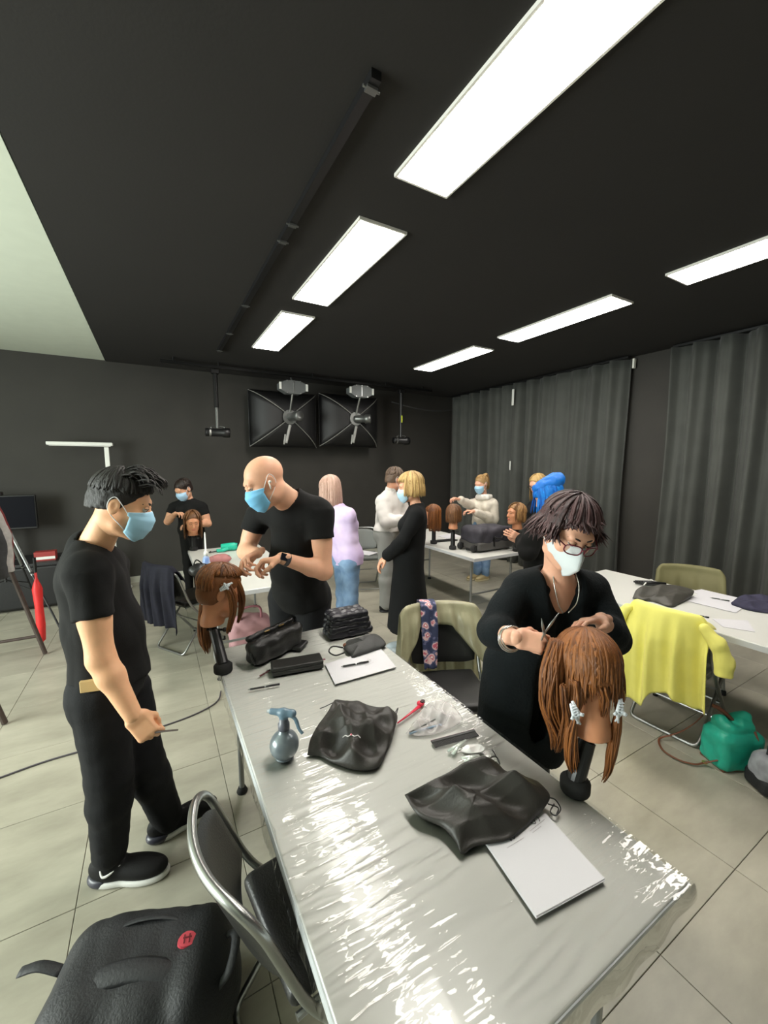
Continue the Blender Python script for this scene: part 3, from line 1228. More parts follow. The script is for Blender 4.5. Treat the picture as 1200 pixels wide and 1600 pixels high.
def floral():
    m = bpy.data.materials.new('floral_print')
    m.use_nodes = True
    nt = m.node_tree
    b = nt.nodes['Principled BSDF']
    b.inputs['Roughness'].default_value = .7
    tc = nt.nodes.new('ShaderNodeTexCoord')
    v = nt.nodes.new('ShaderNodeTexVoronoi')
    v.inputs['Scale'].default_value = 21
    n = nt.nodes.new('ShaderNodeTexNoise')
    n.inputs['Scale'].default_value = 30
    mxv = nt.nodes.new('ShaderNodeMix')
    mxv.data_type = 'VECTOR'
    mxv.inputs['Factor'].default_value = .035
    nt.links.new(tc.outputs['Object'], mxv.inputs[4])
    nt.links.new(n.outputs['Color'], mxv.inputs[5])
    nt.links.new(tc.outputs['Object'], n.inputs['Vector'])
    nt.links.new(mxv.outputs[1], v.inputs['Vector'])
    r = nt.nodes.new('ShaderNodeValToRGB')
    cr = r.color_ramp
    cr.interpolation = 'CONSTANT'
    cols = ((0, (230, 220, 214)), (.16, (190, 90, 110)), (.26, (214, 178, 178)), (.40, (96, 96, 130)), (.52, (44, 52, 84)))
    for i, (p_, c_) in enumerate(cols):
        e = cr.elements[i] if i < 2 else cr.elements.new(p_)
        e.position = p_
        e.color = lin(c_)
    nt.links.new(v.outputs['Distance'], r.inputs['Fac'])
    nt.links.new(r.outputs['Color'], b.inputs['Base Color'])
    return m


nu, nv = 13, 50
P = np.zeros((nu, nv, 3))
for i in range(nu):
    u = -1 + 2 * i / (nu - 1)
    for j in range(nv):
        s_ = j / (nv - 1) * .55 - .10
        wv = .050 - .016 * max(0, s_ - .25) / .3
        x = -.075 + .0 + u * wv + (.05 * max(0, s_ - .22)) * -1
        if s_ < 0:
            y, z = -.32 - .064, .838 + s_
        elif s_ < .03 * math.pi * 1.25:
            a = s_ / (.03 * math.pi * 1.25) * math.pi
            y, z = -.328 - .056 * math.cos(a), .838 + .020 * math.sin(a)
        else:
            d = s_ - .03 * math.pi * 1.25
            y, z = -.272 + d * .38, .838 - d
        y += .006 * math.sin(u * 5 + s_ * 14) * min(1, abs(s_) * 6)
        P[i, j] = chair_world(chair_mid, (-x, y, z))
tag(MB().sheet(P, .003).obj('scarf', floral(), smooth=True), 'blue and pink floral scarf hanging over the olive raincoat', 'scarf')

# ================================================================== BAGS ON THE FLOOR
# backpack
M_bp = mat('backpack_nylon', (28, 29, 32), .62, var=.15, scale=14, bump=.25, bscale=160)
M_bp2 = mat('backpack_trim', (40, 41, 44), .6, bump=.2, bscale=120)
bc = A(-.125, 1.235, 0)
t = thing('backpack', 'large black backpack with a red badge lying on the floor', 'backpack', bc)
ax = unit(A(-.62, .25, 0))            # towards the bag's bottom
sdv = unit(A(.25, .62, 0))
Rb = np.stack([ax, sdv, UP], 1)
sd = Sdf(.009)
sd.box(bc + A(0, .0, .135), (.235, .165, .135), Rb, rad=.085, k=0)
sd.box(bc + ax * .02 + sdv * .02 + A(0, 0, .215), (.17, .12, .055), Rb, rad=.05, k=.03)
sd.ell(bc - ax * .16 + A(0, 0, .14), (.12, .13, .13), Rb, .05)
sd.cut((0, 0, .002), (0, 0, -1))
sd.obj('body', M_bp, t, wrinkle(21, 18, .010, (1, 1, .7)))
for (o, w, name_, zz) in ((.075, .010, 'zip', .012), (-.06, .030, 'webbing', .02)):
    pts = []
    for k in range(22):
        a = -1.15 + 2.3 * k / 21
        q = bc + ax * (.30 * math.sin(a) * .72) + sdv * (o + .02 * math.cos(a * 2)) + UP * (.292 * math.cos(a * .86) ** .55 - .008)
        pts.append(q)
    MB().tube(pts, w, 8, flat=.35, nrm=[unit(q - bc - UP * .05) for q in pts]).obj(name_, M_bp2, t, smooth=True)
MB().tube(spline([bc + ax * .235 + sdv * .05 + UP * .20, bc + ax * .30 + sdv * .06 + UP * .215, bc + ax * .355 + sdv * .06 + UP * .205], 5), .016, 8, flat=.3, nrm=(0, 0, 1)).obj('strap_end', M_bp2, t, smooth=True)
MB().tube(spline([bc - ax * .22 + sdv * .06 + UP * .22, bc - ax * .27 + sdv * .03 + UP * .26, bc - ax * .27 - sdv * .05 + UP * .25, bc - ax * .22 - sdv * .07 + UP * .20], 6), .013, 8, flat=.5, nrm=(0, 0, 1)).obj('carry_handle', M_bp2, t, smooth=True)
M_badge = mat('red_badge', (205, 70, 84), .5)
badge_c = bc - ax * .135 + sdv * .015 + UP * .287
bd = thing('x', None, None)
bpy.data.objects.remove(bd)
pol = []
for k in range(20):
    a = 2 * math.pi * k / 20
    pol.append((.026 * math.cos(a), .021 * math.sin(a) - .004 * math.cos(a) ** 2))
pb = MB().prism(pol, -.004, .004)
Rbd = frame(unit(ax * .2 + sdv), unit(UP - sdv * .55 - ax * .25))
Rbd = np.stack([Rbd[:, 0], Rbd[:, 1], Rbd[:, 2]], 1)
bobj = MB().raw([badge_c + Rbd @ A(*p) for p in pb.v], pb.f).obj('badge', M_badge, t)
mk = MB()
for (x, y, hx, hy) in ((-.008, 0, .002, .012), (.006, .0, .002, .012), (0, .003, .012, .002)):
    mk.box(badge_c + Rbd @ A(x, y, .0045), (hx, hy, .0008), Rbd)
mk.obj('badge_mark', mat('badge_dark', (120, 30, 42), .6), bobj)
bobj['_base'] = [0, 0, 0]

# teal bucket bag
M_teal = mat('teal_leather', (38, 178, 152), .42, var=.10, scale=12, bump=.2, bscale=50)
M_tan = mat('brown_leather', (112, 66, 44), .5, var=.15)
bc = A(2.785, .855, 0)
t = thing('bucket_bag', 'teal bucket bag with brown strap standing on the floor', 'bag', bc)
Rg = rotz(math.radians(-25))
sd = Sdf(.006)
sd.box(bc + A(0, 0, .10), (.125, .085, .10), Rg, rad=.035, k=0)
sd.box(bc + A(-.005, .0, .20), (.092, .062, .07), Rg, rad=.035, k=.05)
sd.cap(bc + Rg @ A(.035, 0, .24), bc + Rg @ A(.065, 0, .285), .04, .026, .03)
sd.cap(bc + Rg @ A(-.045, 0, .22), bc + Rg @ A(-.075, 0, .262), .034, .022, .03)
sd.cap(bc + Rg @ A(-.02, -.08, .285), bc + Rg @ A(-.02, .08, .285), .030, .030, .015, op='sub')
sd.cut((0, 0, .004), (0, 0, -1))
sd.obj('body', M_teal, t, wrinkle(31, 42, .005))
MB().raw(*(lambda m_: (m_.v, m_.f))(MB().box(bc + A(0, 0, .008), (.116, .077, .006), Rg, bev=.005))).obj('base_trim', M_tan, t)
MB().tube([bc + Rg @ A(x, y, z) for (x, y, z) in ((.06, -.068, .23), (.075, -.083, .17), (.085, -.087, .10), (.09, -.086, .015))], .006, 8).obj('side_piping', M_tan, t, smooth=True)
MB().tube(spline([bc + Rg @ A(.0, 0, .25), bc + Rg @ A(-.045, .01, .295), bc + Rg @ A(-.085, .02, .325), bc + Rg @ A(-.11, .03, .335)], 6), .011, 8).obj('top_handle', M_tan, t, smooth=True)
st = [TZ(1100, 1192, .02), TZ(1085, 1194, .012), TZ(1060, 1187, .010), TZ(1036, 1172, .010), TZ(1030, 1155, .012), TZ(1047, 1149, .036), TZ(1066, 1142, .075), TZ(1085, 1130, .15), TZ(1098, 1118, .22)]
st = [bc + Rg @ A(-.115, -.05, .06)] + st
MB().tube(spline(st, 7), .0065, 8, flat=.5, nrm=(0, 0, 1)).obj('shoulder_strap', M_tan, t, smooth=True)
MB().lathe([(.010, -.003), (.014, -.003), (.014, .003), (.010, .003)], TZ(1101, 1191, .02), 14).obj('buckle', mat('gold', (200, 170, 110), .3, .9), t)

# grey bag at the right edge of the picture
bc = TZ(1218, 1235, 0)
t = thing('handbag', 'grey and black handbag on the tiles beside the teal bag', 'bag', bc)
sd = Sdf(.008)
sd.box(bc + A(0, 0, .10), (.13, .07, .10), rotz(-.6), rad=.05, k=0)
sd.cut((0, 0, .003), (0, 0, -1))
sd.obj('body', mat('grey_leather', (150, 152, 158), .5, var=.2, scale=20), t, wrinkle(33, 30, .006))
sd = Sdf(.008)
sd.box(bc + A(0, 0, .05), (.136, .076, .048), rotz(-.6), rad=.03, k=0)
sd.cut((0, 0, .003), (0, 0, -1))
sd.obj('lower_panel', M_bp, t)
Rg = rotz(-.6)
MB().tube(spline([bc + Rg @ A(-.08, 0, .19), bc + Rg @ A(-.06, 0, .27), bc + Rg @ A(.06, 0, .27), bc + Rg @ A(.08, 0, .19)], 6), .007, 8).obj('handle', M_bp2, t, smooth=True)

# pink bag under the far left table
bc = A(.66, 3.55, 0)
t = thing('tote_bag', 'pale pink tote bag standing under the far left table', 'bag', bc)
sd = Sdf(.010)
sd.box(bc + A(0, 0, .17), (.17, .10, .17), rad=.05, k=0)
sd.ell(bc + A(0, 0, .33), (.15, .085, .07), None, .05)
sd.cut((0, 0, .003), (0, 0, -1))
sd.obj('body', mat('pink_cloth', (170, 128, 132), .7, var=.12, scale=7), t, wrinkle(41, 25, .010))
MB().tube(spline([bc + A(-.09, -.06, .34), bc + A(-.07, -.07, .47), bc + A(.07, -.07, .47), bc + A(.09, -.06, .34)], 6), .010, 8).obj('handle', mat('pink_cloth2', (150, 95, 104), .7), t, smooth=True)

# floor cable
pts = [TZ(-40, 1229, .006), TZ(0, 1215, .006), TZ(70, 1190, .006), TZ(145, 1168, .006), TZ(250, 1136, .006), TZ(300, 1118, .006), TZ(330, 1103, .006), TZ(342, 1092, .006), TZ(345, 1080, .006)]
tag(MB().tube(spline(pts, 6), .005, 8).obj('floor_cable', mat('grey_cable', (78, 74, 80), .5), smooth=True), 'thin dark cable running across the floor tiles', 'cable')

# ================================================================== LEFT CORNER
# garment rack: two A-frames and a top bar
M_rackwood = mat('dark_rack_wood', (62, 50, 44), .55, var=.2, scale=30)
t = thing('garment_rack', 'dark A-frame garment rack loaded with coats', 'coat rack', (-1.33, 3.95, 0))
for yy in (3.38, 4.52):
    for sx, fx in ((1, -.95), (-1, -1.71)):
        MB().tube([(fx, yy, .008), (-1.33 + sx * .03, yy, 1.60)], .017, 10).obj('leg', M_rackwood, t)
    MB().tube([(-1.00, yy, .18), (-1.66, yy, .18)], .014, 8).obj('crossbar', M_rackwood, t)
MB().tube([(-1.33, 3.28, 1.56), (-1.33, 4.62, 1.56)], .016, 10).obj('top_bar', M_rackwood, t)


def coat(name, label, y, m, length, w, seed, open_=0.0, tw=0.0):
    c = A(-1.33, y, 1.50)
    t = thing(name, label, 'coat', (c[0], c[1], c[2] - length), 0, 'coats on the garment rack')
    d = unit(A(1, tw, 0))
    n = np.cross(UP, d)
    sd = Sdf(.011)
    R = np.stack([d, n, UP], 1)
    sd.ecap(c - UP * .07, c - UP * (length - .1), (w * .80, .05), (w, .055), R, .05)
    sd.cap(c - UP * .035, c + d * w * .80 - UP * .09, .04, .045, .04)
    sd.cap(c - UP * .035, c - d * w * .80 - UP * .09, .04, .045, .04)
    sd.cut(c - UP * length, -UP)
    sd.obj('coat_body', m, t, wrinkle(seed, 22, .010, (1, 1, .25)))
    for sg in (-1, 1):
        s2 = Sdf(.010)
        a = c + d * sg * w * .85 - UP * .08
        b_ = a + d * sg * .07 - UP * .30 - n * .02
        e = b_ + d * sg * .01 - UP * .27 - n * .03
        s2.cap(a, b_, .055, .058, .02)
        s2.cap(b_, e, .058, .046, .02)
        s2.cut(e, -UP)
        s2.obj('sleeve', m, t, wrinkle(seed + 2 + sg, 35, .006))
    MB().tube(spline([c + d * .2 - UP * .05, c + UP * .0, c - d * .2 - UP * .05], 5) + [], .008, 8).obj('hanger', M_rackwood, t)
    MB().tube([c, c + UP * .04, c + UP * .055 + d * .012, c + UP * .078 + d * .0], .003, 6).obj('hanger_hook', M_chrome, t)


coat('coat', 'light grey knitted coat hanging on the dark garment rack', 4.235, mat('grey_knit', (176, 172, 168), .85, var=.12, scale=30), .86, .20, 51, tw=.2)
coat('coat', 'dark charcoal coat hanging on the garment rack', 4.03, mat('charcoal_wool', (54, 54, 56), .85, var=.15, scale=30), .95, .22, 55, tw=.1)
coat('coat', 'dull olive yellow coat hanging on the garment rack', 3.75, mat('ochre_wool', (140, 128, 70), .85, var=.15, scale=30), 1.0, .21, 59)
coat('coat', 'dark red coat hanging on the garment rack', 4.42, mat('red_wool', (120, 42, 42), .85, var=.15, scale=30), .62, .16, 63, tw=.1)

# folded red umbrella standing by the case
t = thing('red_umbrella', 'bright red folded umbrella standing behind the rack legs', 'umbrella', (-1.0, 4.71, 0))
MB().lathe([(.004, .0), (.006, .05), (.026, .07), (.036, .22), (.032, .40), (.040, .56), (.030, .60), (.010, .66), (.009, .74)], (-1.0, 4.71, .003), 10).obj('canopy', mat('red_nylon', (212, 44, 44), .5, var=.1), t, smooth=True)
MB().tube([(-1.0, 4.71, .72), (-1.0, 4.71, .86)], .013, 10).obj('handle', M_blackplastic, t)

# tripod
apex = A(-1.36, 5.30, 1.28)
t = thing('tripod', 'thin black tripod with silver upper tubes behind the garment rack', 'tripod', (apex[0], apex[1], 0))
for f in (A(-.86, 4.86, .006), A(-1.19, 5.72, .006), A(-1.85, 5.05, .006)):
    lg = MB().tube([apex, lerp(apex, f, .52)], .013, 10).obj('upper_leg', M_greymetal, t)
    MB().tube([lerp(apex, f, .48), f], .009, 10).obj('lower_leg', M_blackplastic, t)
    MB().sphere(lerp(apex, f, .5), .017, 10).obj('lock_collar', M_blackplastic, t, smooth=True)
    MB().tube([lerp(apex, f, .66), A(apex[0], apex[1], .55)], .005, 6).obj('spreader', M_metal_dark, t)
MB().tube([apex - UP * .75, apex + UP * .12], .012, 10).obj('centre_post', M_blackplastic, t)
MB().box(apex + UP * .14, (.045, .045, .02), bev=.008).obj('head_plate', M_blackplastic, t)

# black equipment case with a monitor
t = thing('equipment_case', 'low black equipment case standing against the back wall', 'case', (-1.35, 6.3, 0))
MB().box((-1.35, 6.32, .27), (.52, .30, .25), bev=.03).obj('body', mat('case_black', (22, 22, 23), .55, bump=.1), t, smooth=False)
MB().box((-1.35, 6.32, .535), (.525, .305, .022), bev=.012).obj('lid', mat('case_lid', (30, 30, 32), .5), t)
for xx in (-1.75, -.95):
    MB().box((xx, 6.012, .49), (.03, .008, .035), bev=.006).obj('latch', M_greymetal, t)
    MB().lathe([(0, 0), (.03, 0), (.03, .022), (0, .022)], (xx, 6.1, .0005), 14).obj('foot', M_rubber, t)
t = thing('monitor', 'black flat monitor standing on the black equipment case', 'monitor', (-1.62, 6.42, .557))
MB().box((-1.62, 6.44, .567), (.14, .10, .009), bev=.005).obj('stand_base', M_blackplastic, t)
MB().box((-1.62, 6.47, .75), (.025, .012, .18)).obj('stand_neck', M_blackplastic, t)
MB().box((-1.62, 6.43, 1.13), (.33, .022, .21), bev=.010).obj('housing', M_blackplastic, t)
MB().box((-1.62, 6.406, 1.135), (.315, .003, .19)).obj('screen', mat('screen_glass', (12, 13, 20), .5, spec=.08), t)
t = thing('red_box', 'small red and white box on the black equipment case', 'box', (-1.20, 6.18, .557))
MB().box((-1.20, 6.18, .612), (.10, .06, .054)).obj('carton', mat('red_card', (150, 50, 46), .6), t)
MB().box((-1.20, 6.119, .592), (.098, .0015, .016)).obj('white_band', M_white_plastic, t)
t = thing('white_card', 'small white card lying on the lid of the equipment case', 'card', (-.98, 6.25, .558))
MB().box((-.98, 6.25, .561), (.09, .05, .003), rotz(.5)).obj('card', M_white_plastic, t)

# white T-shaped studio lamp
t = thing('floor_lamp', 'white T-shaped LED lamp on a slim stand at the back wall', 'lamp', (-.53, 6.50, 0))
MB().lathe([(0, 0), (.17, 0), (.175, .008), (.17, .018), (.03, .03), (0, .03)], (-.53, 6.50, .0005), 28).obj('base', M_white_plastic, t, smooth=True)
MB().box((-.53, 6.50, .98), (.026, .018, .96), bev=.006).obj('pole', M_white_plastic, t)
MB().box((-.80, 6.48, 1.975), (.345, .045, .022), bev=.010).obj('light_bar', M_white_plastic, t)
MB().box((-.80, 6.48, 1.949), (.32, .032, .003)).obj('diffuser', mat('opal', (240, 240, 235), .4), t)
MB().box((-.53, 6.478, 1.18), (.02, .006, .04)).obj('switch_panel', M_greymetal, t)

# ================================================================== PEOPLE AND MANNEQUIN HEADS
M_skin = {}


def skin(rgb):
    if rgb not in M_skin:
        M_skin[rgb] = mat('skin_%d_%d_%d' % rgb, rgb, .5, var=.06, scale=18, bump=.04, bscale=160, sss=.12, spec=.35)
    return M_skin[rgb]


def merge(parts):
    V, F, n = [], [], 0
    for v, f in parts:
        V.append(v)
        F.append(f + n)
        n += len(v)
    return np.concatenate(V), np.concatenate(F)


class Head:
    def __init__(s, c, f, up=UP, sc=1.0):
        s.c, s.R, s.s = np.asarray(c, float), frame(f, up), sc

    def w(s, x, y, z):
        return s.c + s.R @ (A(x, y, z) * s.s)

    def prims(s, sd, bald=True, fem=False):
        k = s.s
        W = s.w
        e = lambda c, r, kk=.02, op='add': sd.ell(W(*c), A(*r) * k, s.R, kk * k, op)
        e((0, -.014, .034), (.0755, .096, .083))
        e((0, .030, -.030), (.064, .064, .086), .03)
        e((0, .018, -.060), (.055, .060, .058), .02)
        e((0, .066, -.098), (.026, .024, .020), .025)
        sd.cap(W(-.050, .015, -.075), W(-.012, .068, -.102), .016 * k, .014 * k, .025 * k)
        sd.cap(W(.050, .015, -.075), W(.012, .068, -.102), .016 * k, .014 * k, .025 * k)
        sd.cap(W(-.034, .078, .028), W(.034, .078, .028), .013 * k, None, .02 * k)
        e((.040, .062, -.022), (.020, .020, .018), .02)
        e((-.040, .062, -.022), (.020, .020, .018), .02)
        for sx in (-1, 1):
            sd.ell(W(sx * .031, .099, .009), A(.015, .014, .011) * k, s.R, .010 * k, 'sub')
        sd.cap(W(0, .090, .010), W(0, .110, -.026), .0075 * k, .0105 * k, .012 * k)
        sd.ell(W(0, .104, -.032), A(.016, .012, .009) * k, s.R, .008 * k)
        sd.cap(W(-.016, .089, -.060), W(.016, .089, -.060), .006 * k, None, .007 * k)
        sd.cap(W(-.014, .087, -.072), W(.014, .087, -.072), .007 * k, None, .007 * k)
        for sx in (-1, 1):
            sd.ell(W(sx * .079, -.006, -.006), A(.008, .020, .031) * k, s.R, .006 * k)
            sd.ell(W(sx * .088, -.003, .000), A(.006, .010, .016) * k, s.R, .004 * k, 'sub')

    def eyes(s, root, skinmat, shut=.5, iris=(60, 40, 28)):
        for sx in (-1, 1):
            c = s.w(sx * .031, .082, .008)
            r = .0125 * s.s
            Rr = np.stack([s.R[:, 0], s.R[:, 2] * -1, s.R[:, 1]], 1)
            eye = MB().sphere(c, r, 14, Rr).obj('eye', mat('eye_white', (220, 215, 208), .25), root, smooth=True)
            ic = c + unit(s.R[:, 1] * 1 - s.R[:, 2] * .45) * r * .80
            MB().sphere(ic, (.0060 * s.s, .0060 * s.s, .0035 * s.s), 12, frame(s.R[:, 1] - s.R[:, 2] * .45) @ np.array([[1., 0, 0], [0, 0, 1], [0, -1, 0]])).obj('iris', mat('iris_dark', iris, .2), eye, smooth=True)
            # upper lid
            P = np.zeros((13, 9, 3))
            for i in range(13):
                for j in range(9):
                    a = math.radians(-85 + 170 * i / 12)
                    b = math.radians(100 - (100 + 8 - 40 * (1 - shut)) * j / 8)
                    P[i, j] = c + s.R @ A(math.sin(a) * math.cos(b), math.cos(a) * math.cos(b), math.sin(b)) * r * 1.10
            lid = MB().sheet(P, .0012).obj('eyelid', skinmat, root, smooth=True)
            MB().tube([P[i, 8] + s.R[:, 1] * .0015 for i in range(13)], .0014 * s.s, 6).obj('eyelash', mat('lash', (25, 20, 18), .6), lid)

    def brows(s, root, m, thick=.0035):
        for sx in (-1, 1):
            pts = [s.w(sx * x, y, z) for (x, y, z) in ((.013, .0935, .0265), (.026, .0925, .031), (.040, .084, .032), (.050, .074, .026))]
            MB().tube(spline(pts, 4), [thick * s.s * q for q in np.interp(np.linspace(0, 1, 13), (0, .3, 1), (.9, 1.1, .4))], 8).obj('eyebrow', m, root, smooth=True)

    def mask(s, root, rgb=(158, 204, 228), loops=True):
        nu, nv = 33, 21
        P = np.zeros((nu, nv, 3))
        for i in range(nu):
            u = -1 + 2 * i / (nu - 1)
            a = u * math.radians(80)
            for j in range(nv):
                v = j / (nv - 1)
                yf = np.interp(v, (0, .12, .3, .6, .85, 1), (.104, .116, .125, .119, .104, .085))
                ys = np.interp(v, (0, .5, 1), (.030, .030, .034))
                xw = np.interp(v, (0, .4, .8, 1), (.0735, .0745, .066, .056))
                ca = max(0.0, math.cos(a))
                x = xw * math.sin(a)
                y = ys + (yf - ys) * ca ** (.85 if v > .15 else 1.1)
                z = (.002 - .016 * abs(u) ** 1.5) * (1 - v) + (-.126 + .036 * abs(u) ** 2) * v
                pl = (v * 3.2 + .1) % 1.0
                y += .0035 * pl * ca * (0.15 < v < .9)
                P[i, j] = s.w(x, y, z)
        o = MB().sheet(P, .0022, flip=True).obj('face_mask', mat('mask_%d' % rgb[0], rgb, .7, bump=.05, bscale=300), root, smooth=True)
        o['label'] = 'pale blue surgical face mask'
        Mw = mat('mask_white', (232, 234, 236), .7)
        MB().tube([P[i, 0] for i in range(nu)], .0022, 6, flat=.6).obj('nose_strip', Mw, o, smooth=True)
        if loops:
            for sx in (-1, 1):
                i = 0 if sx < 0 else nu - 1
                pts = [P[i, 1], s.w(sx * .081, .016, .010), s.w(sx * .085, -.010, .030), s.w(sx * .083, -.026, .008), s.w(sx * .080, -.014, -.030), P[i, nv - 3]]
                MB().tube(spline(pts, 5), .0017, 6).obj('ear_loop', Mw, o, smooth=True)
        return o


# ------------------------------------------------------------------ hair made of locks
def scalp(mb, H, n, seed, rad=(.084, .104, .090), cen=(0, -.014, .036), phi=(60, 300), th0=(0, 50), th1=100, hang=.08, w=.008, jit=.006,
          tail=.35, flare=0.0, curl=0.0, segs=10, flat=.45, hangseg=6, pole=None):
    """locks run from the crown along the skull and then hang; phi: 0 = face, 90 = right ear, 180 = nape"""
    rg = np.random.RandomState(seed)
    pole = A(0, -.2, 1) if pole is None else A(*pole)
    Rp = frame(A(0, 1, 0), pole)
    zb = unit(pole)
    xb = A(1, 0, 0)
    yb = np.cross(zb, xb)
    for _ in range(n):
        ph = math.radians(rg.uniform(*phi))
        t0 = math.radians(rg.uniform(*th0))
        t1 = math.radians((th1(math.degrees(ph)) if callable(th1) else th1) * rg.uniform(.93, 1.05))
        if t1 <= t0 + .1:
            continue
        L = (hang(math.degrees(ph)) if callable(hang) else hang) * rg.uniform(.82, 1.08)
        off = 1 + rg.uniform(-jit, jit) * 10
        pts, nr = [], []
        dph = rg.normal() * .10
        for k in range(segs):
            t = t0 + (t1 - t0) * k / (segs - 1)
            p2 = ph + dph * k / segs
            d = math.cos(t) * zb + math.sin(t) * (math.cos(p2) * yb + math.sin(p2) * xb)
            loc = A(*cen) + d * A(*rad) * off
            pts.append(H.w(*loc))
            nr.append(unit(H.R @ (d / A(*rad))))
        dirn = unit(pts[-1] - pts[-2])
        p = pts[-1]
        cax = rg.uniform(-1, 1, 2)
        out = unit(nr[-1] * A(1, 1, 0) + 1e-6)
        if L > .004:
            for k in range(1, hangseg + 1):
                f = k / hangseg
                dirn = unit(dirn * .55 + A(0, 0, -1) * .6 + out * (flare * (1 - f) - tail * .25 * f) + A(cax[0], cax[1], 0) * curl)
                p = p + dirn * L / hangseg
                pts.append(p)
                nr.append(out)
        m = len(pts)
        prof = np.interp(np.linspace(0, 1, m), (0, .15, .6, 1), (.55, 1, .95, .18))
        mb.cur = float(np.clip(rg.normal(.5, .22), 0, 1))
        mb.tube(pts, [w * rg.uniform(.7, 1.25) * q for q in prof], 6, flat=flat, nrm=nr)


def strand(mb, path, n, spread, r, seed, taper=True, nseg=5):
    """bundle of locks along a path; spread: list of radii along it"""
    rg = np.random.RandomState(seed)
    pts = np.array(spline(path, nseg))
    m = len(pts)
    sp = np.interp(np.linspace(0, 1, m), np.linspace(0, 1, len(spread)), spread)
    t = unit(pts[-1] - pts[0])
    a = unit(np.cross(t, A(.3, .9, .2)))
    b = np.cross(t, a)
    for _ in range(n):
        q, an = math.sqrt(rg.uniform(0, 1)), rg.uniform(0, 6.28)
        e = rg.uniform(.85, 1.0)
        k1 = max(4, int(m * e))
        ph = rg.uniform(0, 6.28)
        wob = .15 * np.sin(np.linspace(0, 5, m) + ph)
        o = [(pts[i] + sp[i] * q * (math.cos(an + wob[i] * 3) * a + math.sin(an + wob[i] * 3) * b)) for i in range(k1)]
        mb.cur = float(np.clip(rg.normal(.5, .22), 0, 1))
        prof = np.interp(np.linspace(0, 1, k1), (0, .1, .7, 1), (.7, 1, .8, .15)) if taper else np.ones(k1)
        mb.tube(o, [r * v for v in prof], 5)


def haircap(H, m, root, rad=(.081, .101, .087), cen=(0, -.016, .036), face=.045, low=-.055, res=.006, disp=None, name='hair_cap', lift=.0, tilt=.55):
    """close cap of hair: skull shape minus the face"""
    sd = Sdf(res)
    sd.ell(H.w(*cen), A(*rad) * H.s, H.R, 0)
    sd.ell(H.w(cen[0], cen[1] - .018, cen[2] - .05), A(rad[0] * .93, rad[1] * .80, rad[2]) * H.s, H.R, .02)
    sd.cut(H.w(0, face - .014, .02), H.R @ A(0, 1, -tilt))
    sd.cut(H.w(0, 0, low), H.R @ A(0, .25, -1))
    return sd.obj(name, m, root, disp)


def hair_mat(name, a, b, rough=.38):
    """each lock has its own shade between a and b, with a fine strand grain"""
    if name in MATS:
        return MATS[name]
    m = mat(name, a, rough, bump=.35, bscale=150, stretch=(3, 3, .35), spec=.45)
    nt = m.node_tree
    bs = nt.nodes['Principled BSDF']
    at = nt.nodes.new('ShaderNodeAttribute')
    at.attribute_name = 'lock'
    r = nt.nodes.new('ShaderNodeValToRGB')
    r.color_ramp.elements[0].color = lin(a)
    r.color_ramp.elements[1].color = lin(b)
    nt.links.new(at.outputs['Fac'], r.inputs['Fac'])
    nt.links.new(r.outputs['Color'], bs.inputs['Base Color'])
    return m


# ------------------------------------------------------------------ hands
TIPS = []


def hand_mesh(w, d, n, side, sc=1.0, curl=(.35, .5, .4), res=.0036, thumb=.5, fan=.06, point=None):
    """w wrist, d towards the fingers, n the way the palm faces, side +1: thumb along cross(d, n)"""
    d, n = unit(d), np.asarray(n, float)
    n = unit(n - d * float(n @ d))
    s = np.cross(d, n) * side
    W = lambda a, b, c: w + (d * a + s * b + n * c) * sc
    sd = Sdf(res)
    R = np.stack([s, d, n], 1)
    sd.ecap(W(-.03, 0, 0), W(.01, 0, 0), A(.027, .020) * sc, A(.028, .019) * sc, np.stack([s, n, d], 1), .01)
    sd.box(W(.052, 0, 0), A(.036, .046, .0135) * sc, R, rad=.012 * sc, k=.02 * sc)
    sd.ell(W(.035, .022, .010), A(.018, .032, .013) * sc, R, .012 * sc)
    TIPS.clear()
    lens = ((.046, .026, .020), (.050, .031, .022), (.047, .028, .021), (.037, .021, .018))
    offs = (.030, .0105, -.0095, -.028)
    ends = (.092, .096, .092, .083)
    rad = (.0088, .0092, .0088, .0078)
    for i in range(4):
        c = curl[i] if hasattr(curl[0], '__len__') else curl
        base = W(ends[i], offs[i], -.001)
        an = 0.0
        sp = (1.5 - i) * fan
        p = base
        pts = [W(ends[i] - .03, offs[i] * .9, 0), base]
        for j in range(3):
            an += c[j]
            dd = d * math.cos(an) + n * math.sin(an) + s * sp * math.cos(an)
            p = p + unit(dd) * lens[i][j] * sc
            pts.append(p)
        rr = A(1.0, 1.0, .96, .90, .78) * rad[i] * sc
        for j in range(4):
            sd.cap(pts[j], pts[j + 1], rr[j], rr[j + 1], .004 * sc)
        TIPS.append((pts[-1], unit(pts[-1] - pts[-2]), n))
    t0 = W(.022, .028, .006)
    t1 = t0 + unit(d * .75 + s * (.75 - .35 * thumb) + n * (.25 + .4 * thumb)) * .040 * sc
    t2 = t1 + unit(d * .95 + s * (.30 - .55 * thumb) + n * (.15 + .55 * thumb)) * .030 * sc
    t3 = t2 + unit(d * .95 + s * (.05 - .55 * thumb) + n * (.10 + .45 * thumb)) * .024 * sc
    sd.chain([t0, t1, t2, t3], [.0145 * sc, .0112 * sc, .0100 * sc, .0082 * sc], .008 * sc)
    return sd.mesh()


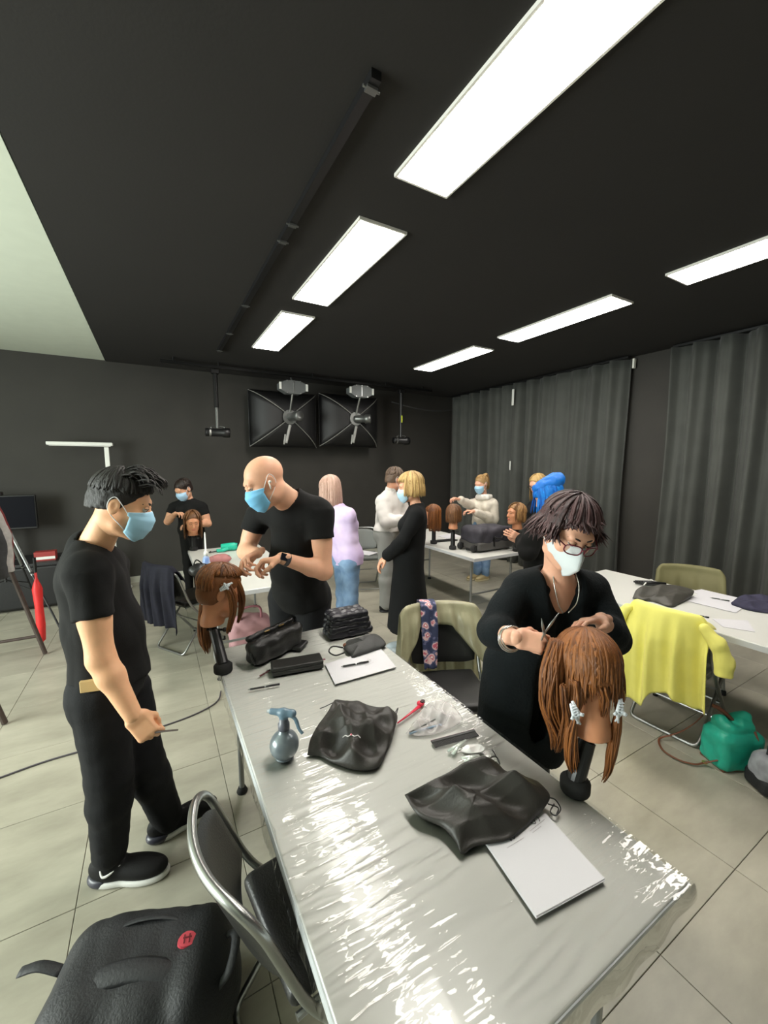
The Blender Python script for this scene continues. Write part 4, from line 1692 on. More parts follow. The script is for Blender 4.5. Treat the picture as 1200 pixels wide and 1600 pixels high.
# ------------------------------------------------------------------ figures
class Fig:
    def __init__(s, label, J, head, sc=1.0, res=.010, skin_rgb=(214, 160, 128), fem=False, build=1.0, headsc=1.0):
        s.J = {k: (v if isinstance(v, np.ndarray) else PT(*v)) for k, v in J.items()}
        j = s.J
        s.sc, s.res, s.b = sc, res, build
        base = A((j['AL'][0] + j['AR'][0]) / 2, (j['AL'][1] + j['AR'][1]) / 2, 0)
        s.root = thing('person', label, 'person', base)
        (hp, hf, hu) = head
        s.H = Head(PT(*hp), hf, hu, headsc)
        s.right = unit(j['SR'] - j['SL'])
        up = j['N'] - j['P']
        s.up = unit(up - s.right * float(up @ s.right))
        s.fwd = np.cross(s.up, s.right)
        s.R = np.stack([s.right, s.fwd, s.up], 1)
        s.skin = skin(skin_rgb)
        s.fem = fem
        s.hands = []
        s.legax = {}

    def torso(s, sd, e=0.0, belly=0.0, bust=0.0, k=.05):
        j, q = s.J, s.sc * s.b
        up, fw, rt = s.up, s.fwd, s.right
        top = j['N'] - up * .115 * s.sc
        mid = lerp(j['N'], j['P'], .62)
        sd.ecap(top, mid, A(.150 * q + e, .098 * q + e), A(.135 * q + e, .096 * q + e), s.R, k)
        sd.ecap(mid, j['P'], A(.135 * q + e, .096 * q + e), A(.158 * q + e, .110 * q + e), s.R, k)
        for S_ in ('SL', 'SR'):
            sd.cap(j['N'] - up * .035 * s.sc, lerp(j['N'], j[S_], .86), .052 * q + e, .052 * q + e, k)
            sd.cap(j['N'] + up * .03 * s.sc, lerp(j['N'], j[S_], .6), .035 * q + e * .6, .04 * q + e * .6, k)
        if belly:
            sd.ell(lerp(j['N'], j['P'], .72) + fw * belly * .6, A(.125 * q + e, .085 + belly * .5 + e, .15), s.R, k)
        if bust:
            for sx in (-1, 1):
                sd.ell(lerp(j['N'], j['P'], .36) + fw * .085 * q + rt * sx * .07 * q, A(.062, .055, .062) * bust + e, s.R, .04)

    def arm(s, sd, side, e=0.0, a=0.0, b=2.0, flat=False, k=.025, r=(.050, .044, .040, .029)):
        """a..b: part of the arm, 0 shoulder, 1 elbow, 2 wrist"""
        S, E, W = s.J['S' + side], s.J['E' + side], s.J['W' + side]
        q = s.sc * s.b
        if a < 1:
            b1 = min(b, 1)
            sd.cap(lerp(S, E, a), lerp(S, E, b1), (r[0] + (r[1] - r[0]) * a) * q + e, (r[0] + (r[1] - r[0]) * b1) * q + e, k)
            if b > .3:
                sd.ell(lerp(S, E, .45), A(.047, .047, .09) * q + e, frame(unit(np.cross(E - S, A(.3, .5, .1))), E - S), .03)
        if b > 1:
            m = lerp(E, W, .30)
            b2 = b - 1
            sd.cap(E, m, r[2] * q + e, (r[2] + .002) * q + e, k)
            if b2 > .3:
                sd.cap(m, lerp(E, W, b2), (r[2] + .002) * q + e, (r[2] + (r[3] - r[2]) * b2) * q + e, k)
        if flat:
            if b <= 1:
                o, d = lerp(S, E, b), E - S
            else:
                o, d = lerp(E, W, b - 1), W - E
            return o, d

    def leg(s, sd, side, e=0.0, b=2.0, r=(.082, .056, .054, .036), k=.03):
        Hh, K, An = s.J['H' + side], s.J['K' + side], s.J['A' + side]
        q = s.sc * s.b
        sd.cap(Hh, K, r[0] * q + e, r[1] * q + e, k)
        sd.cap(K, lerp(K, An, .3), r[2] * q + e, r[2] * q + e, k)
        sd.cap(lerp(K, An, .3), An, r[2] * q + e, r[3] * q + e, k)

    def skinmesh(s, arms='LR', legs=True, headres=.0045, neck=.052):
        sd = Sdf(s.res)
        s.torso(sd, -.012)
        for a in arms:
            s.arm(sd, a)
        if legs:
            for a in 'LR':
                s.leg(sd, a, -.012)
        q = s.sc * s.b
        nb = s.H.w(0, -.022, -.065)
        sd.cap(s.J['N'] - s.up * .03, nb, neck * 1.08 * q, neck * q, .03)
        parts = [sd.mesh()]
        sh = Sdf(headres)
        s.H.prims(sh)
        sh.cap(lerp(s.J['N'], nb, .25), nb, neck * 1.0 * q, neck * q, .03)
        parts.append(sh.mesh())
        parts += s.hands
        v, f = merge(parts)
        s.body = O('body', v, f, s.skin, s.root, smooth=True)
        return s.body

    def hand(s, side, d, n, thumb_side, curl=(.35, .5, .4), res=.0045, sc=1.0, thumb=.5, fan=.06):
        s.hands.append(hand_mesh(s.J['W' + side], d, n, thumb_side, sc * s.sc, curl, res, thumb, fan))

    def shirt(s, m, e=.014, sleeve=.55, hem=.06, name='shirt', belly=0.0, bust=0.0, wr=None, arms='LR', loose=.010, neckr=.066, res=None, cutneck=True, hemtilt=None, scoop=0.0, lift=.020):
        sd = Sdf(res or s.res * .85)
        s.torso(sd, e, belly, bust)
        # longer hem over the hips
        sd.ecap(s.J['P'], s.J['P'] - s.up * (hem + .06), A(.158, .110) * s.sc * s.b + e, A(.160, .112) * s.sc * s.b + e, s.R, .03)
        sd.cut(s.J['P'] - s.up * hem, -s.up if hemtilt is None else hemtilt)
        for a in arms:
            if sleeve < 1:
                S, E = s.J['S' + a], s.J['E' + a]
                q = s.sc * s.b
                sd.cap(S, lerp(S, E, sleeve), .054 * q + e * .5, .050 * q + loose, .035, flat=True)
                sd.cap(S, lerp(S, E, sleeve * .35), .052 * q + e * .6, .050 * q + e * .5, .03)
            else:
                s.arm(sd, a, e * .6 + loose, 0, sleeve)
        if cutneck:
            nb = s.H.w(0, -.022, -.065)
            ax = unit(nb - s.J['N'])
            c = s.J['N'] + s.up * lift * s.sc
            sd.cap(c + ax * .012, c + ax * .14, neckr * s.sc, neckr * s.sc * 1.0, .01, op='sub')
        if scoop:
            sd.ell(s.J['N'] + s.fwd * .11 - s.up * scoop * .4, A(.070, .12, scoop), s.R, .01, 'sub')
        v, f = sd.mesh(wr)
        return O(name, v, f, m, s.root, smooth=True)

    def trousers(s, m, e=.010, waist=.04, wr=None, name='trousers', r=(.086, .062, .060, .044), res=None):
        sd = Sdf(res or s.res)
        q = s.sc * s.b
        sd.ecap(s.J['P'] + s.up * .06, s.J['P'] - s.up * .02, A(.146, .100) * q + e, A(.160, .112) * q + e, s.R, .03)
        for a in 'LR':
            s.leg(sd, a, e, r=r)
            bt = s.J['P'] - s.fwd * .045 * q + (s.right * .07 if a == 'R' else -s.right * .07) * q - s.up * .05
            sd.ell(bt, A(.085, .085, .10) * q, s.R, .04)
        sd.cut(s.J['P'] + s.up * waist, s.up)
        v, f = sd.mesh(wr)
        return O(name, v, f, m, s.root, smooth=True)

    def shoe(s, side, toe, m, sole, sc=1.0, logo=False, res=.006):
        """toe: direction on the floor"""
        a = s.J['A' + side]
        d = unit(A(toe[0], toe[1], 0))
        n = np.cross(UP, d)
        g = A(a[0], a[1], 0)
        sd = Sdf(res)
        L = .27 * sc
        heel = g - d * .065 * sc
        R = np.stack([n, d, UP], 1)
        sd.ell(heel + d * .045 * sc + UP * .055 * sc, A(.040, .062, .050) * sc, R, 0)
        sd.ell(heel + d * .13 * sc + UP * .045 * sc, A(.043, .095, .040) * sc, R, .03)
        sd.ell(heel + d * .20 * sc + UP * .040 * sc, A(.046, .075, .034) * sc, R, .03)
        sd.cap(g + UP * .06 * sc, g + UP * .115 * sc - d * .008, .040 * sc, .043 * sc, .03)
        sd.cut((0, 0, .022), (0, 0, -1))
        u = sd.obj('shoe', m, s.root)
        so = Sdf(res)
        so.ell(heel + d * .05 * sc + UP * .016, A(.046, .066, .026) * sc, R, 0)
        so.ell(heel + d * .13 * sc + UP * .014, A(.045, .11, .022) * sc, R, .03)
        so.ell(heel + d * .20 * sc + UP * .014, A(.050, .082, .022) * sc, R, .03)
        so.cut((0, 0, .001), (0, 0, -1))
        so.cut((0, 0, .028), (0, 0, 1))
        so.obj('sole', sole, u)
        if logo:
            hb = Sdf(res)
            hb.ell(heel + d * .040 * sc + UP * .018, A(.0475, .064, .030) * sc, R, 0)
            hb.cut((0, 0, .0005), (0, 0, -1))
            hb.cut((0, 0, .036), (0, 0, 1))
            hb.cut(heel + d * .055 * sc, d)
            hb.obj('heel_cushion', mat('heel_grey', (52, 52, 62), .35), u)
        return u


M_blackcloth = mat('black_jersey', (21, 21, 21), .9, spec=.25, var=.12, scale=10, bump=.12, bscale=260)
M_blackdenim = mat('black_denim', (17, 18, 21), .85, spec=.3, var=.2, scale=16, bump=.2, bscale=300)
M_jeans = mat('blue_denim', (98, 128, 164), .8, rgb2=(128, 156, 188), scale=12, bump=.2, bscale=260)
M_blackshoe = mat('black_mesh', (13, 13, 14), .7, spec=.3, bump=.2, bscale=220)
M_whitesole = mat('white_foam', (214, 214, 210), .5)
M_darksole = mat('dark_sole', (34, 34, 38), .5)
UPV = UP


def G(px, D, z):
    """standing point: picture column px at level distance D, height z"""
    return FH * D + RT * ((px - 600) / math.hypot(73, 625) * D) + A(0, 0, z)


def legs(pxl, dl, pxr, dr, ktoe=0.0, hip=.84, knee=.47, pk=None):
    f = A(0, 0, 0)
    return dict(HL=G(pxl, dl, hip), KL=G(pxl, dl, knee), AL=G(pxl, dl, .09), HR=G(pxr, dr, hip), KR=G(pxr, dr, knee), AR=G(pxr, dr, .09))


def joints_report(name, fg):
    if not DEBUG:
        return
    j = fg.J
    L = lambda a, b: round(float(np.linalg.norm(j[a] - j[b])), 2)
    print(name, 'sh', L('SL', 'SR'), 'torso', L('N', 'P'), 'armL', L('SL', 'EL'), L('EL', 'WL'), 'armR', L('SR', 'ER'), L('ER', 'WR'),
          'legL', L('HL', 'KL'), L('KL', 'AL'), 'legR', L('HR', 'KR'), L('KR', 'AR'), 'zN %.2f zP %.2f head %.2f ankles %.2f %.2f' % (j['N'][2], j['P'][2], fg.H.c[2], j['AL'][2], j['AR'][2]))


DEBUG = False

# ------------------------------------------------------------------ young man in black watching (stands left of the covered table)
f = Fig('young man in black T-shirt and jeans with arm hanging, watching the haircut',
        dict(N=(140, 862, 1.55), SR=(137, 897, 1.40), SL=(172, 885, 1.72), ER=(158, 1030, 1.36), WR=(208, 1118, 1.34), EL=(188, 1005, 1.80), WL=(205, 1085, 1.78),
             P=(172, 1050, 1.56), HR=(158, 1085, 1.47), HL=(194, 1080, 1.65), KR=(172, 1215, 1.46), AR=(172, 1328, 1.47), KL=(224, 1188, 1.62), AL=(262, 1276, 1.68)),
        ((190, 787, 1.55), RT * .90 - UP * .36 + FH * .34, UP), 1.0, .009, (232, 178, 138), build=1.02, headsc=1.02)
joints_report('young', f)
f.hand('R', RT * .62 - UP * .80 - FH * .05, FH * .75 - RT * .55, 1, ((1.15, 1.5, .9), (1.25, 1.5, .9), (1.3, 1.5, .9), (1.3, 1.5, .9)), .0036, thumb=1.0)
f.hand('L', RT * .5 - UP * .85, -FH, 1, (.5, .6, .4), .006)
f.skinmesh(headres=.0038)
f.shirt(M_blackcloth, .016, .50, .035, belly=.035, wr=wrinkle(71, 26, .0048, (1, 1, .8)), neckr=.064, res=.0075, lift=-.012)
f.trousers(M_blackdenim, .012, .02, wrinkle(72, 46, .0020), r=(.090, .066, .062, .050), res=.007)
for sd_, d_ in (('R', RT * .96 + FH * .10), ('L', RT * .75 + FH * .66)):
    u_ = f.shoe(sd_, d_, M_blackshoe, M_whitesole, 1.05, True)
    g_ = A(f.J['A' + sd_][0], f.J['A' + sd_][1], 0)
    d_ = unit(d_)
    n_ = np.cross(UP, d_)
    side = -n_
    # pale tick on the outer side of the shoe
    pts = [(-.016, .088), (-.006, .064), (.018, .070), (.050, .086)]
    P_ = []
    for x, z in pts:
        q_ = g_ + d_ * x + UP * z + side * .2
        from mathutils.bvhtree import BVHTree
        tr = BVHTree.FromPolygons([v.co + Vector(u_['_base']) for v in u_.data.vertices], [tuple(p.vertices) for p in u_.data.polygons])
        h_ = tr.ray_cast(Vector(q_), Vector(-side))
        P_.append(np.array(h_[0]) + side * .001 if h_[0] is not None else q_ - side * .155)
    MB().tube(spline(P_, 5), [.0048 * q for q in np.interp(np.linspace(0, 1, 16), (0, .35, 1), (.6, 1.5, .3))], 6, flat=.5, nrm=side).obj('tick_mark', mat('white_print', (235, 235, 232), .5), u_, smooth=True)
M_hairblk = hair_mat('black_hair', (14, 12, 11), (34, 29, 26), .55)
H = f.H
H.mask(f.root)
H.eyes(f.root, f.skin, .55)
H.brows(f.root, mat('brow_dark', (34, 26, 22), .7), .0042)
haircap(H, M_hairblk, f.root, (.080, .100, .086), (0, -.016, .038), .052, -.016, .0045, wrinkle(73, 120, .0022), tilt=.75)
mb = MB()
scalp(mb, H, 420, 74, rad=(.083, .102, .098), cen=(0, -.012, .040), phi=(0, 360), th0=(0, 62), th1=78, hang=.010, w=.0065, jit=.004, curl=.5, segs=6, hangseg=3, flat=.6)
rg = np.random.RandomState(75)
for k in range(170):        # swept quiff over the forehead
    x = rg.uniform(-.062, .062)
    y0 = rg.uniform(-.03, .055)
    p0 = A(x, y0, .128 - 6 * x * x - max(0, y0) * .35)
    p1 = p0 + A(rg.normal() * .01, .030, .020 + rg.uniform(-.006, .010))
    p2 = p1 + A(rg.normal() * .012, .030, -.006 + rg.uniform(-.010, .010))
    p3 = p2 + A(rg.normal() * .012, .014, -.018)
    mb.cur = float(rg.uniform(.2, .8))
    mb.tube(spline([H.w(*p0), H.w(*p1), H.w(*p2), H.w(*p3)], 3), [.0060 * q for q in np.interp(np.linspace(0, 1, 10), (0, .5, 1), (.9, 1, .15))], 6, flat=.6)
mb.obj('hair', M_hairblk, f.root, smooth=True)
# tan card in the back pocket
tr_ = [o for o in f.root.children if o.name.startswith(('trousers', 'shirt'))]
q, qn = hit(147, 1070, tr_)
q = q + qn * .004
MB().box(q, (.042, .007, .022), frame(unit(qn * A(1, 1, 0))), bev=.003).obj('pocket_wallet', mat('tan_card', (206, 178, 124), .7), f.root)
YOUNG = f
hp = f.J['WR'] + unit(RT * .62 - UP * .80) * .085
t = thing('comb_stick', 'thin dark comb handle held in the young man\'s fist', 'comb', hp)
MB().tube([hp - RT * .005, hp + RT * .105 + UP * .012], [.0045, .0028], 8).obj('shaft', mat('comb_brown', (70, 58, 52), .5), t)
MB().box(hp - RT * .02 - UP * .002, (.022, .004, .010), np.stack([RT, FH, UP], 1)).obj('grip', M_blackplastic, t)

# ------------------------------------------------------------------ bald man
lg_ = dict(HL=G(485, 2.42, .86), KL=G(485, 2.42, .48), AL=G(485, 2.46, .09), HR=G(440, 2.48, .86), KR=G(440, 2.47, .48), AR=G(436, 2.50, .09))
f = Fig('bald man in black T-shirt and blue mask bending over a mannequin head',
        dict(N=(455, 784, 2.16), SL=(500, 800, 2.12), SR=(405, 803, 2.30), EL=(506, 893, 2.08), WL=(440, 872, 1.96), ER=(384, 862, 2.27), WR=(402, 864, 2.10), P=G(463, 2.42, .93), **lg_),
        ((414, 752, 2.03), -RT * .74 - FH * .50 - UP * .50, UP - RT * .10), 1.0, .009, (226, 172, 142), build=1.04, headsc=1.04)
joints_report('bald', f)
f.hand('L', -RT * .95 - FH * .25 - UP * .10, -UP * .6 - FH * .1 + RT * .1, 1, ((.75, .9, .5), (.9, 1.0, .6), (1.05, 1.1, .6), (1.15, 1.1, .6)), .0036, thumb=.9)
f.hand('R', -RT * .42 - FH * .78 - UP * .18, -UP * .6 + RT * .6, -1, ((.7, .9, .5), (.8, 1.0, .5), (.95, 1.0, .6), (1.0, 1.0, .6)), .0042, thumb=.8)
f.skinmesh(headres=.0038, neck=.060)
f.shirt(M_blackcloth, .018, .44, .08, belly=.035, wr=wrinkle(81, 26, .0048), neckr=.074, res=.0075, loose=.016)
f.trousers(M_blackdenim, .012, .03, wrinkle(82, 50, .002), r=(.094, .070, .062, .052))
for sd_ in 'LR':
    f.shoe(sd_, -RT * .4 - FH * .9, M_blackshoe, M_darksole, 1.05, res=.008)
H = f.H
H.mask(f.root, (120, 192, 234))
H.eyes(f.root, f.skin, .8)
H.brows(f.root, mat('brow_sparse', (176, 132, 106), .7), .0026)
# earbud
MB().sphere(H.w(-.088, .004, -.002), .0075, 10).obj('earbud', M_white_plastic, f.root, smooth=True)
MB().tube([H.w(-.090, .010, -.004), H.w(-.089, .018, -.034)], .0032, 8).obj('earbud_stem', M_white_plastic, f.root, smooth=True)
# watch
wd = unit(f.J['WL'] - f.J['EL'])
wc = f.J['WL'] - wd * .028
Rw = frame(wd, UP)
ring = [wc + Rw[:, 0] * .034 * math.cos(a) + Rw[:, 2] * .032 * math.sin(a) for a in np.linspace(0, 2 * math.pi, 24, endpoint=False)]
wt = MB().tube(ring, .011, 8, closed=True, flat=.25, nrm=[unit(p_ - wc) for p_ in ring]).obj('watch_strap', mat('strap_dark', (52, 50, 56), .5), f.root, smooth=True)
up_n = unit(UP * .5 - FH * .8)
MB().box(wc + up_n * .037, (.018, .021, .006), np.stack([unit(np.cross(wd, up_n)), wd, up_n], 1), bev=.004).obj('watch_face', mat('watch_glass', (24, 26, 34), .12), wt)
BALD = f

# ------------------------------------------------------------------ woman with glasses and open cardigan
f = Fig('woman with glasses, white mask and long dark cardigan cutting mannequin hair',
        dict(N=(872, 908, 1.47), SR=(810, 922, 1.48), SL=(928, 922, 1.54), ER=(772, 986, 1.38), WR=(806, 997, 1.22), EL=(958, 1000, 1.46), WL=(940, 968, 1.33),
             P=G(838, 1.64, .86), HL=G(862, 1.64, .83), HR=G(812, 1.64, .83), KL=G(860, 1.64, .46), KR=G(814, 1.62, .46), AL=G(858, 1.66, .09), AR=G(812, 1.64, .09)),
        ((886, 830, 1.38), -FH * .86 - UP * .46 + RT * .10, UP + RT * .14), .88, .008, (216, 164, 138), True, headsc=.96)
joints_report('glasses', f)
f.hand('R', RT * .92 - FH * .25 - UP * .10, -UP * .4 + FH * .7, 1, ((1.0, 1.25, .7), (1.15, 1.3, .7), (1.25, 1.3, .8), (1.3, 1.35, .8)), .0034, .98, thumb=.9)
f.hand('L', -RT * .86 - FH * .42 + UP * .10, -UP * .85 - FH * .35, 1, ((.10, .30, .25), (.12, .32, .25), (.16, .34, .25), (.2, .4, .3)), .0036, .95, thumb=.2)
NAILS = list(TIPS)
f.skinmesh(headres=.0038, neck=.046)
f.shirt(M_blackcloth, .006, .25, .10, 'tank_top', bust=.9, wr=None, neckr=.085, res=.007, loose=.0, scoop=.13)
# open cardigan
M_cardi = mat('dark_teal_knit', (14, 19, 21), .9, spec=.2, var=.2, scale=10, bump=.3, bscale=120)
sd = Sdf(.008)
f.torso(sd, .020, bust=.9)
q = f.sc
low = f.J['P'] - UP * .36 + f.right * .02
sd.ecap(f.J['P'], low, A(.185, .135), A(.205, .155), np.stack([f.right, f.fwd, f.up], 1), .05)
sd.cap(f.J['P'] + f.right * .12 + f.fwd * .02, f.J['P'] + f.right * .17 - UP * .40 + f.fwd * .05, .055, .045, .05)
# front opening: V at the neck, running down
V0 = f.J['N'] + f.fwd * .13 - UP * .02
sd.ecap(f.J['N'] + UP * .10 + f.fwd * .07, f.J['N'] - UP * .16 + f.fwd * .16, A(.088, .13), A(.056, .08), np.stack([f.right, f.fwd, f.up], 1), .015, op='sub')
sd.box(f.J['P'] + UP * .05 + f.fwd * .18, A(.040, .07, .46), np.stack([f.right, f.fwd, f.up], 1), .03, .02, 'sub')
sd.cap(f.J['N'] + UP * .01, f.H.w(0, -.02, -.06), .062, .066, .01, op='sub')
sd.cut(low - UP * .02, -UP * 1.0 + f.right * .35)
for a in 'LR':
    f.arm(sd, a, .012, 0, 1.32 if a == 'R' else 1.55, r=(.054, .047, .046, .040))
v_, f_ = sd.mesh(wrinkle(91, 26, .004, (1, 1, .45)))
cg = O('cardigan', v_, f_, M_cardi, f.root, smooth=True)
f.trousers(M_blackcloth, .006, .02, None, r=(.080, .056, .052, .042))
for sd_ in 'LR':
    f.shoe(sd_, -RT * .2 - FH * .9, M_blackshoe, M_darksole, .92, res=.008)
H = f.H
H.eyes(f.root, f.skin, .75)
M_hairpl = hair_mat('dark_plum_hair', (30, 20, 22), (84, 58, 58), .40)
H.brows(f.root, mat('brow_dark', (34, 26, 22), .7), .003)
haircap(H, M_hairpl, f.root, (.082, .103, .089), (0, -.016, .037), .050, -.050, .005, wrinkle(93, 90, .003), tilt=.7)
mb = MB()
scalp(mb, H, 520, 94, rad=(.091, .110, .100), cen=(0, -.012, .036), phi=(62, 298), th0=(0, 60), th1=92, hang=lambda p: .085 if 100 < p < 260 else .062, w=.0085, jit=.006, curl=.42, tail=-.5, flare=.55, segs=8)
scalp(mb, H, 130, 95, rad=(.086, .106, .098), cen=(0, -.010, .036), phi=(-62, 62), th0=(5, 40), th1=70, hang=.030, w=.0065, jit=.005, curl=.5, segs=7, hangseg=4)
scalp(mb, H, 90, 96, rad=(.094, .112, .106), cen=(0, -.012, .036), phi=(0, 360), th0=(0, 25), th1=70, hang=.020, w=.0055, jit=.008, curl=.9, segs=7, flare=.5)
mb.obj('hair', M_hairpl, f.root, smooth=True)
# folded white respirator with centre ridge
nu, nv = 25, 17
P = np.zeros((nu, nv, 3))
for i in range(nu):
    u = -1 + 2 * i / (nu - 1)
    for j in range(nv):
        v = j / (nv - 1)
        yf = np.interp(v, (0, .25, .5, .8, 1), (.106, .130, .142, .120, .092))
        xw = np.interp(v, (0, .3, .7, 1), (.060, .076, .056, .012))
        au = abs(u)
        x = xw * math.copysign(au ** .95, u)
        y = yf - (yf - .030) * au ** 1.25 * np.interp(v, (0, .3, .8, 1), (.85, 1, .9, .35))
        z = (.006 - .022 * au ** 1.3) * (1 - v) + (-.134 + .030 * au) * v
        P[i, j] = H.w(x, y, z)
o = MB().sheet(P, .002, flip=True).obj('face_mask', mat('respirator_white', (206, 213, 216), .75, bump=.05, bscale=300), f.root, smooth=True)
o['label'] = 'white folded respirator mask'
for sx in (-1, 1):
    i = 0 if sx < 0 else nu - 1
    MB().tube(spline([P[i, 2], H.w(sx * .082, .012, .012), H.w(sx * .085, -.014, .026), H.w(sx * .080, -.02, -.02), P[i, nv - 6]], 5), .0018, 6).obj('ear_loop', mat('mask_white', (232, 234, 236), .7), o, smooth=True)
# glasses
M_frame = mat('burgundy_frame', (96, 28, 42), .3)
gl = MB()
for sx in (-1, 1):
    ring = [H.w(sx * .034 + .027 * math.copysign(abs(math.cos(a)) ** .7, math.cos(a)), .116 - .05 * (abs(sx * .034 + .027 * math.cos(a)) / .07) ** 2 * .5, -.002 + .0185 * math.copysign(abs(math.sin(a)) ** .7, math.sin(a))) for a in np.linspace(0, 2 * math.pi, 28, endpoint=False)]
    gl.tube(ring, .0024, 6, closed=True)
    gl.tube([H.w(sx * .062, .102, .006), H.w(sx * .079, .06, .010), H.w(sx * .084, .0, .012)], .0022, 6)
gl.tube(spline([H.w(-.008, .117, .003), H.w(0, .120, .007), H.w(.008, .117, .003)], 3), .0022, 6)
go = gl.obj('glasses', M_frame, f.root, smooth=True)
go['label'] = 'burgundy-framed glasses'
Mg = bpy.data.materials.new('lens_glass')
Mg.use_nodes = True
nt = Mg.node_tree
b_ = nt.nodes['Principled BSDF']
b_.inputs['Alpha'].default_value = .22
b_.inputs['Roughness'].default_value = .05
b_.inputs['Base Color'].default_value = (.9, .85, .85, 1)
for sx in (-1, 1):
    ring = [H.w(sx * .034 + .026 * math.cos(a), .1155 - .05 * (abs(sx * .034 + .027 * math.cos(a)) / .07) ** 2 * .5, -.002 + .0175 * math.sin(a)) for a in np.linspace(0, 2 * math.pi, 20, endpoint=False)]
    O('lens', ring, [tuple(range(20))], Mg, go)
# necklace, bracelets, print on the top
nk = [f.J['N'] + f.right * x + f.fwd * y + f.up * z for (x, y, z) in ((.046, .005, .055), (.050, .050, .018), (.038, .085, -.030), (.014, .100, -.066))]
MB().tube(spline(nk, 5), .0022, 6).obj('necklace', mat('silver', (200, 198, 190), .25, .9), f.root, smooth=True)
nk = [f.J['N'] + f.right * x + f.fwd * y + f.up * z for (x, y, z) in ((-.046, .005, .055), (-.050, .050, .018), (-.038, .085, -.030), (-.008, .100, -.066))]
MB().tube(spline(nk, 5), .0022, 6).obj('necklace', mat('silver', (200, 198, 190), .25, .9), f.root, smooth=True)
wd = unit(f.J['WR'] - f.J['ER'])
for k, tt in enumerate((.018, .030, .038)):
    wc = f.J['WR'] - wd * tt - UP * (.003 + .003 * k)
    a1 = unit(np.cross(wd, UP + RT * .1 * k))
    a2 = np.cross(a1, wd)
    MB().tube([wc + (a1 * math.cos(a) + a2 * math.sin(a)) * (.037 + .002 * k) for a in np.linspace(0, 2 * math.pi, 26, endpoint=False)], .0028, 6, closed=True).obj('bracelet', mat('silver', (200, 198, 190), .25, .9), f.root, smooth=True)
GLAS = f
for (p_, d_, n_) in NAILS:
    MB().sphere(p_ + d_ * .004 - n_ * .004, (.0065, .009, .004), 10, frame(d_, -n_)).obj('fingernail', mat('red_nail', (206, 40, 44), .25), f.root, smooth=True)
tk = [o for o in f.root.children if o.name.startswith('tank_top')]
for (px0, py0, px1, py1) in ((843, 960, 843, 973), (843, 960, 848, 973), (848, 960, 848, 973), (852, 959, 852, 972), (852, 972, 857, 972), (857, 959, 857, 972), (862, 958, 862, 971), (880, 962, 884, 962), (880, 966, 883, 966)):
    h0, h1 = hit(px0, py0, tk), hit(px1, py1, tk)
    if h0 and h1:
        MB().tube([h0[0] + h0[1] * .002, h1[0] + h1[1] * .002], .0022, 6, flat=.5, nrm=h0[1]).obj('shirt_print', mat('print_grey', (176, 178, 180), .6), f.root)

# ------------------------------------------------------------------ blonde woman in a long black dress
D0 = 3.5
f = Fig('woman with blonde bob in a long black dress, hands folded',
        dict(N=(651, 795, D0), SL=(650, 806, D0 - .15), SR=(650, 806, D0 + .17), EL=(630, 846, D0 - .20), WL=(604, 870, D0 - .06), ER=(630, 846, D0 + .2), WR=(604, 868, D0 + .04),
             P=G(640, D0, .88), **legs(636, D0 + .06, 638, D0 - .06)),
        ((641, 761, D0), -RT * .95 - UP * .20 - FH * .12, UP), .95, .011, (214, 160, 130), True)
joints_report('dress', f)
f.hand('L', -RT * .7 - UP * .7, -UP * .5 + RT * .5, 1, (.5, .6, .4), .006, .95)
f.hand('R', -RT * .7 - UP * .65, -UP * .5 + RT * .5, 1, (.5, .6, .4), .006, .95)
f.skinmesh(headres=.006, neck=.044)
M_dress = mat('black_crepe', (12, 13, 14), .9, spec=.25, var=.15, scale=8, bump=.1, bscale=200)
sd = Sdf(.010)
f.torso(sd, .012, bust=.9)
sd.ecap(f.J['P'] + UP * .02, f.J['P'] - UP * .68, A(.165, .125), A(.225, .195), f.R, .06)
for a in 'LR':
    f.arm(sd, a, .012, 0, 1.93, r=(.052, .046, .044, .036))
sd.cut((0, 0, .24), (0, 0, -1))
sd.cap(f.J['N'] + UP * .01, f.H.w(0, -.02, -.06), .060, .064, .01, op='sub')
v_, f_ = sd.mesh(wrinkle(101, 15, .006, (1, 1, .25)))
O('dress', v_, f_, M_dress, f.root, smooth=True)
for sd_ in 'LR':
    f.shoe(sd_, -RT * .95 - FH * .2, mat('pale_sneaker', (176, 186, 192), .6), M_whitesole, .92, res=.008)
H = f.H
H.mask(f.root, (176, 208, 228))
M_blonde = hair_mat('blonde_hair', (150, 116, 66), (206, 176, 116), .42)
haircap(H, M_blonde, f.root, (.083, .104, .089), (0, -.018, .037), .040, -.050, .006, None, tilt=.5)
mb = MB()
scalp(mb, H, 420, 104, rad=(.091, .112, .098), cen=(0, -.014, .037), phi=(50, 310), th0=(0, 55), th1=96, hang=.105, w=.0085, tail=.25, flare=.25, segs=8)
scalp(mb, H, 90, 105, rad=(.086, .106, .096), cen=(0, -.010, .037), phi=(-50, 50), th0=(0, 40), th1=70, hang=.025, w=.008, segs=7)
mb.obj('hair', M_blonde, f.root, smooth=True)

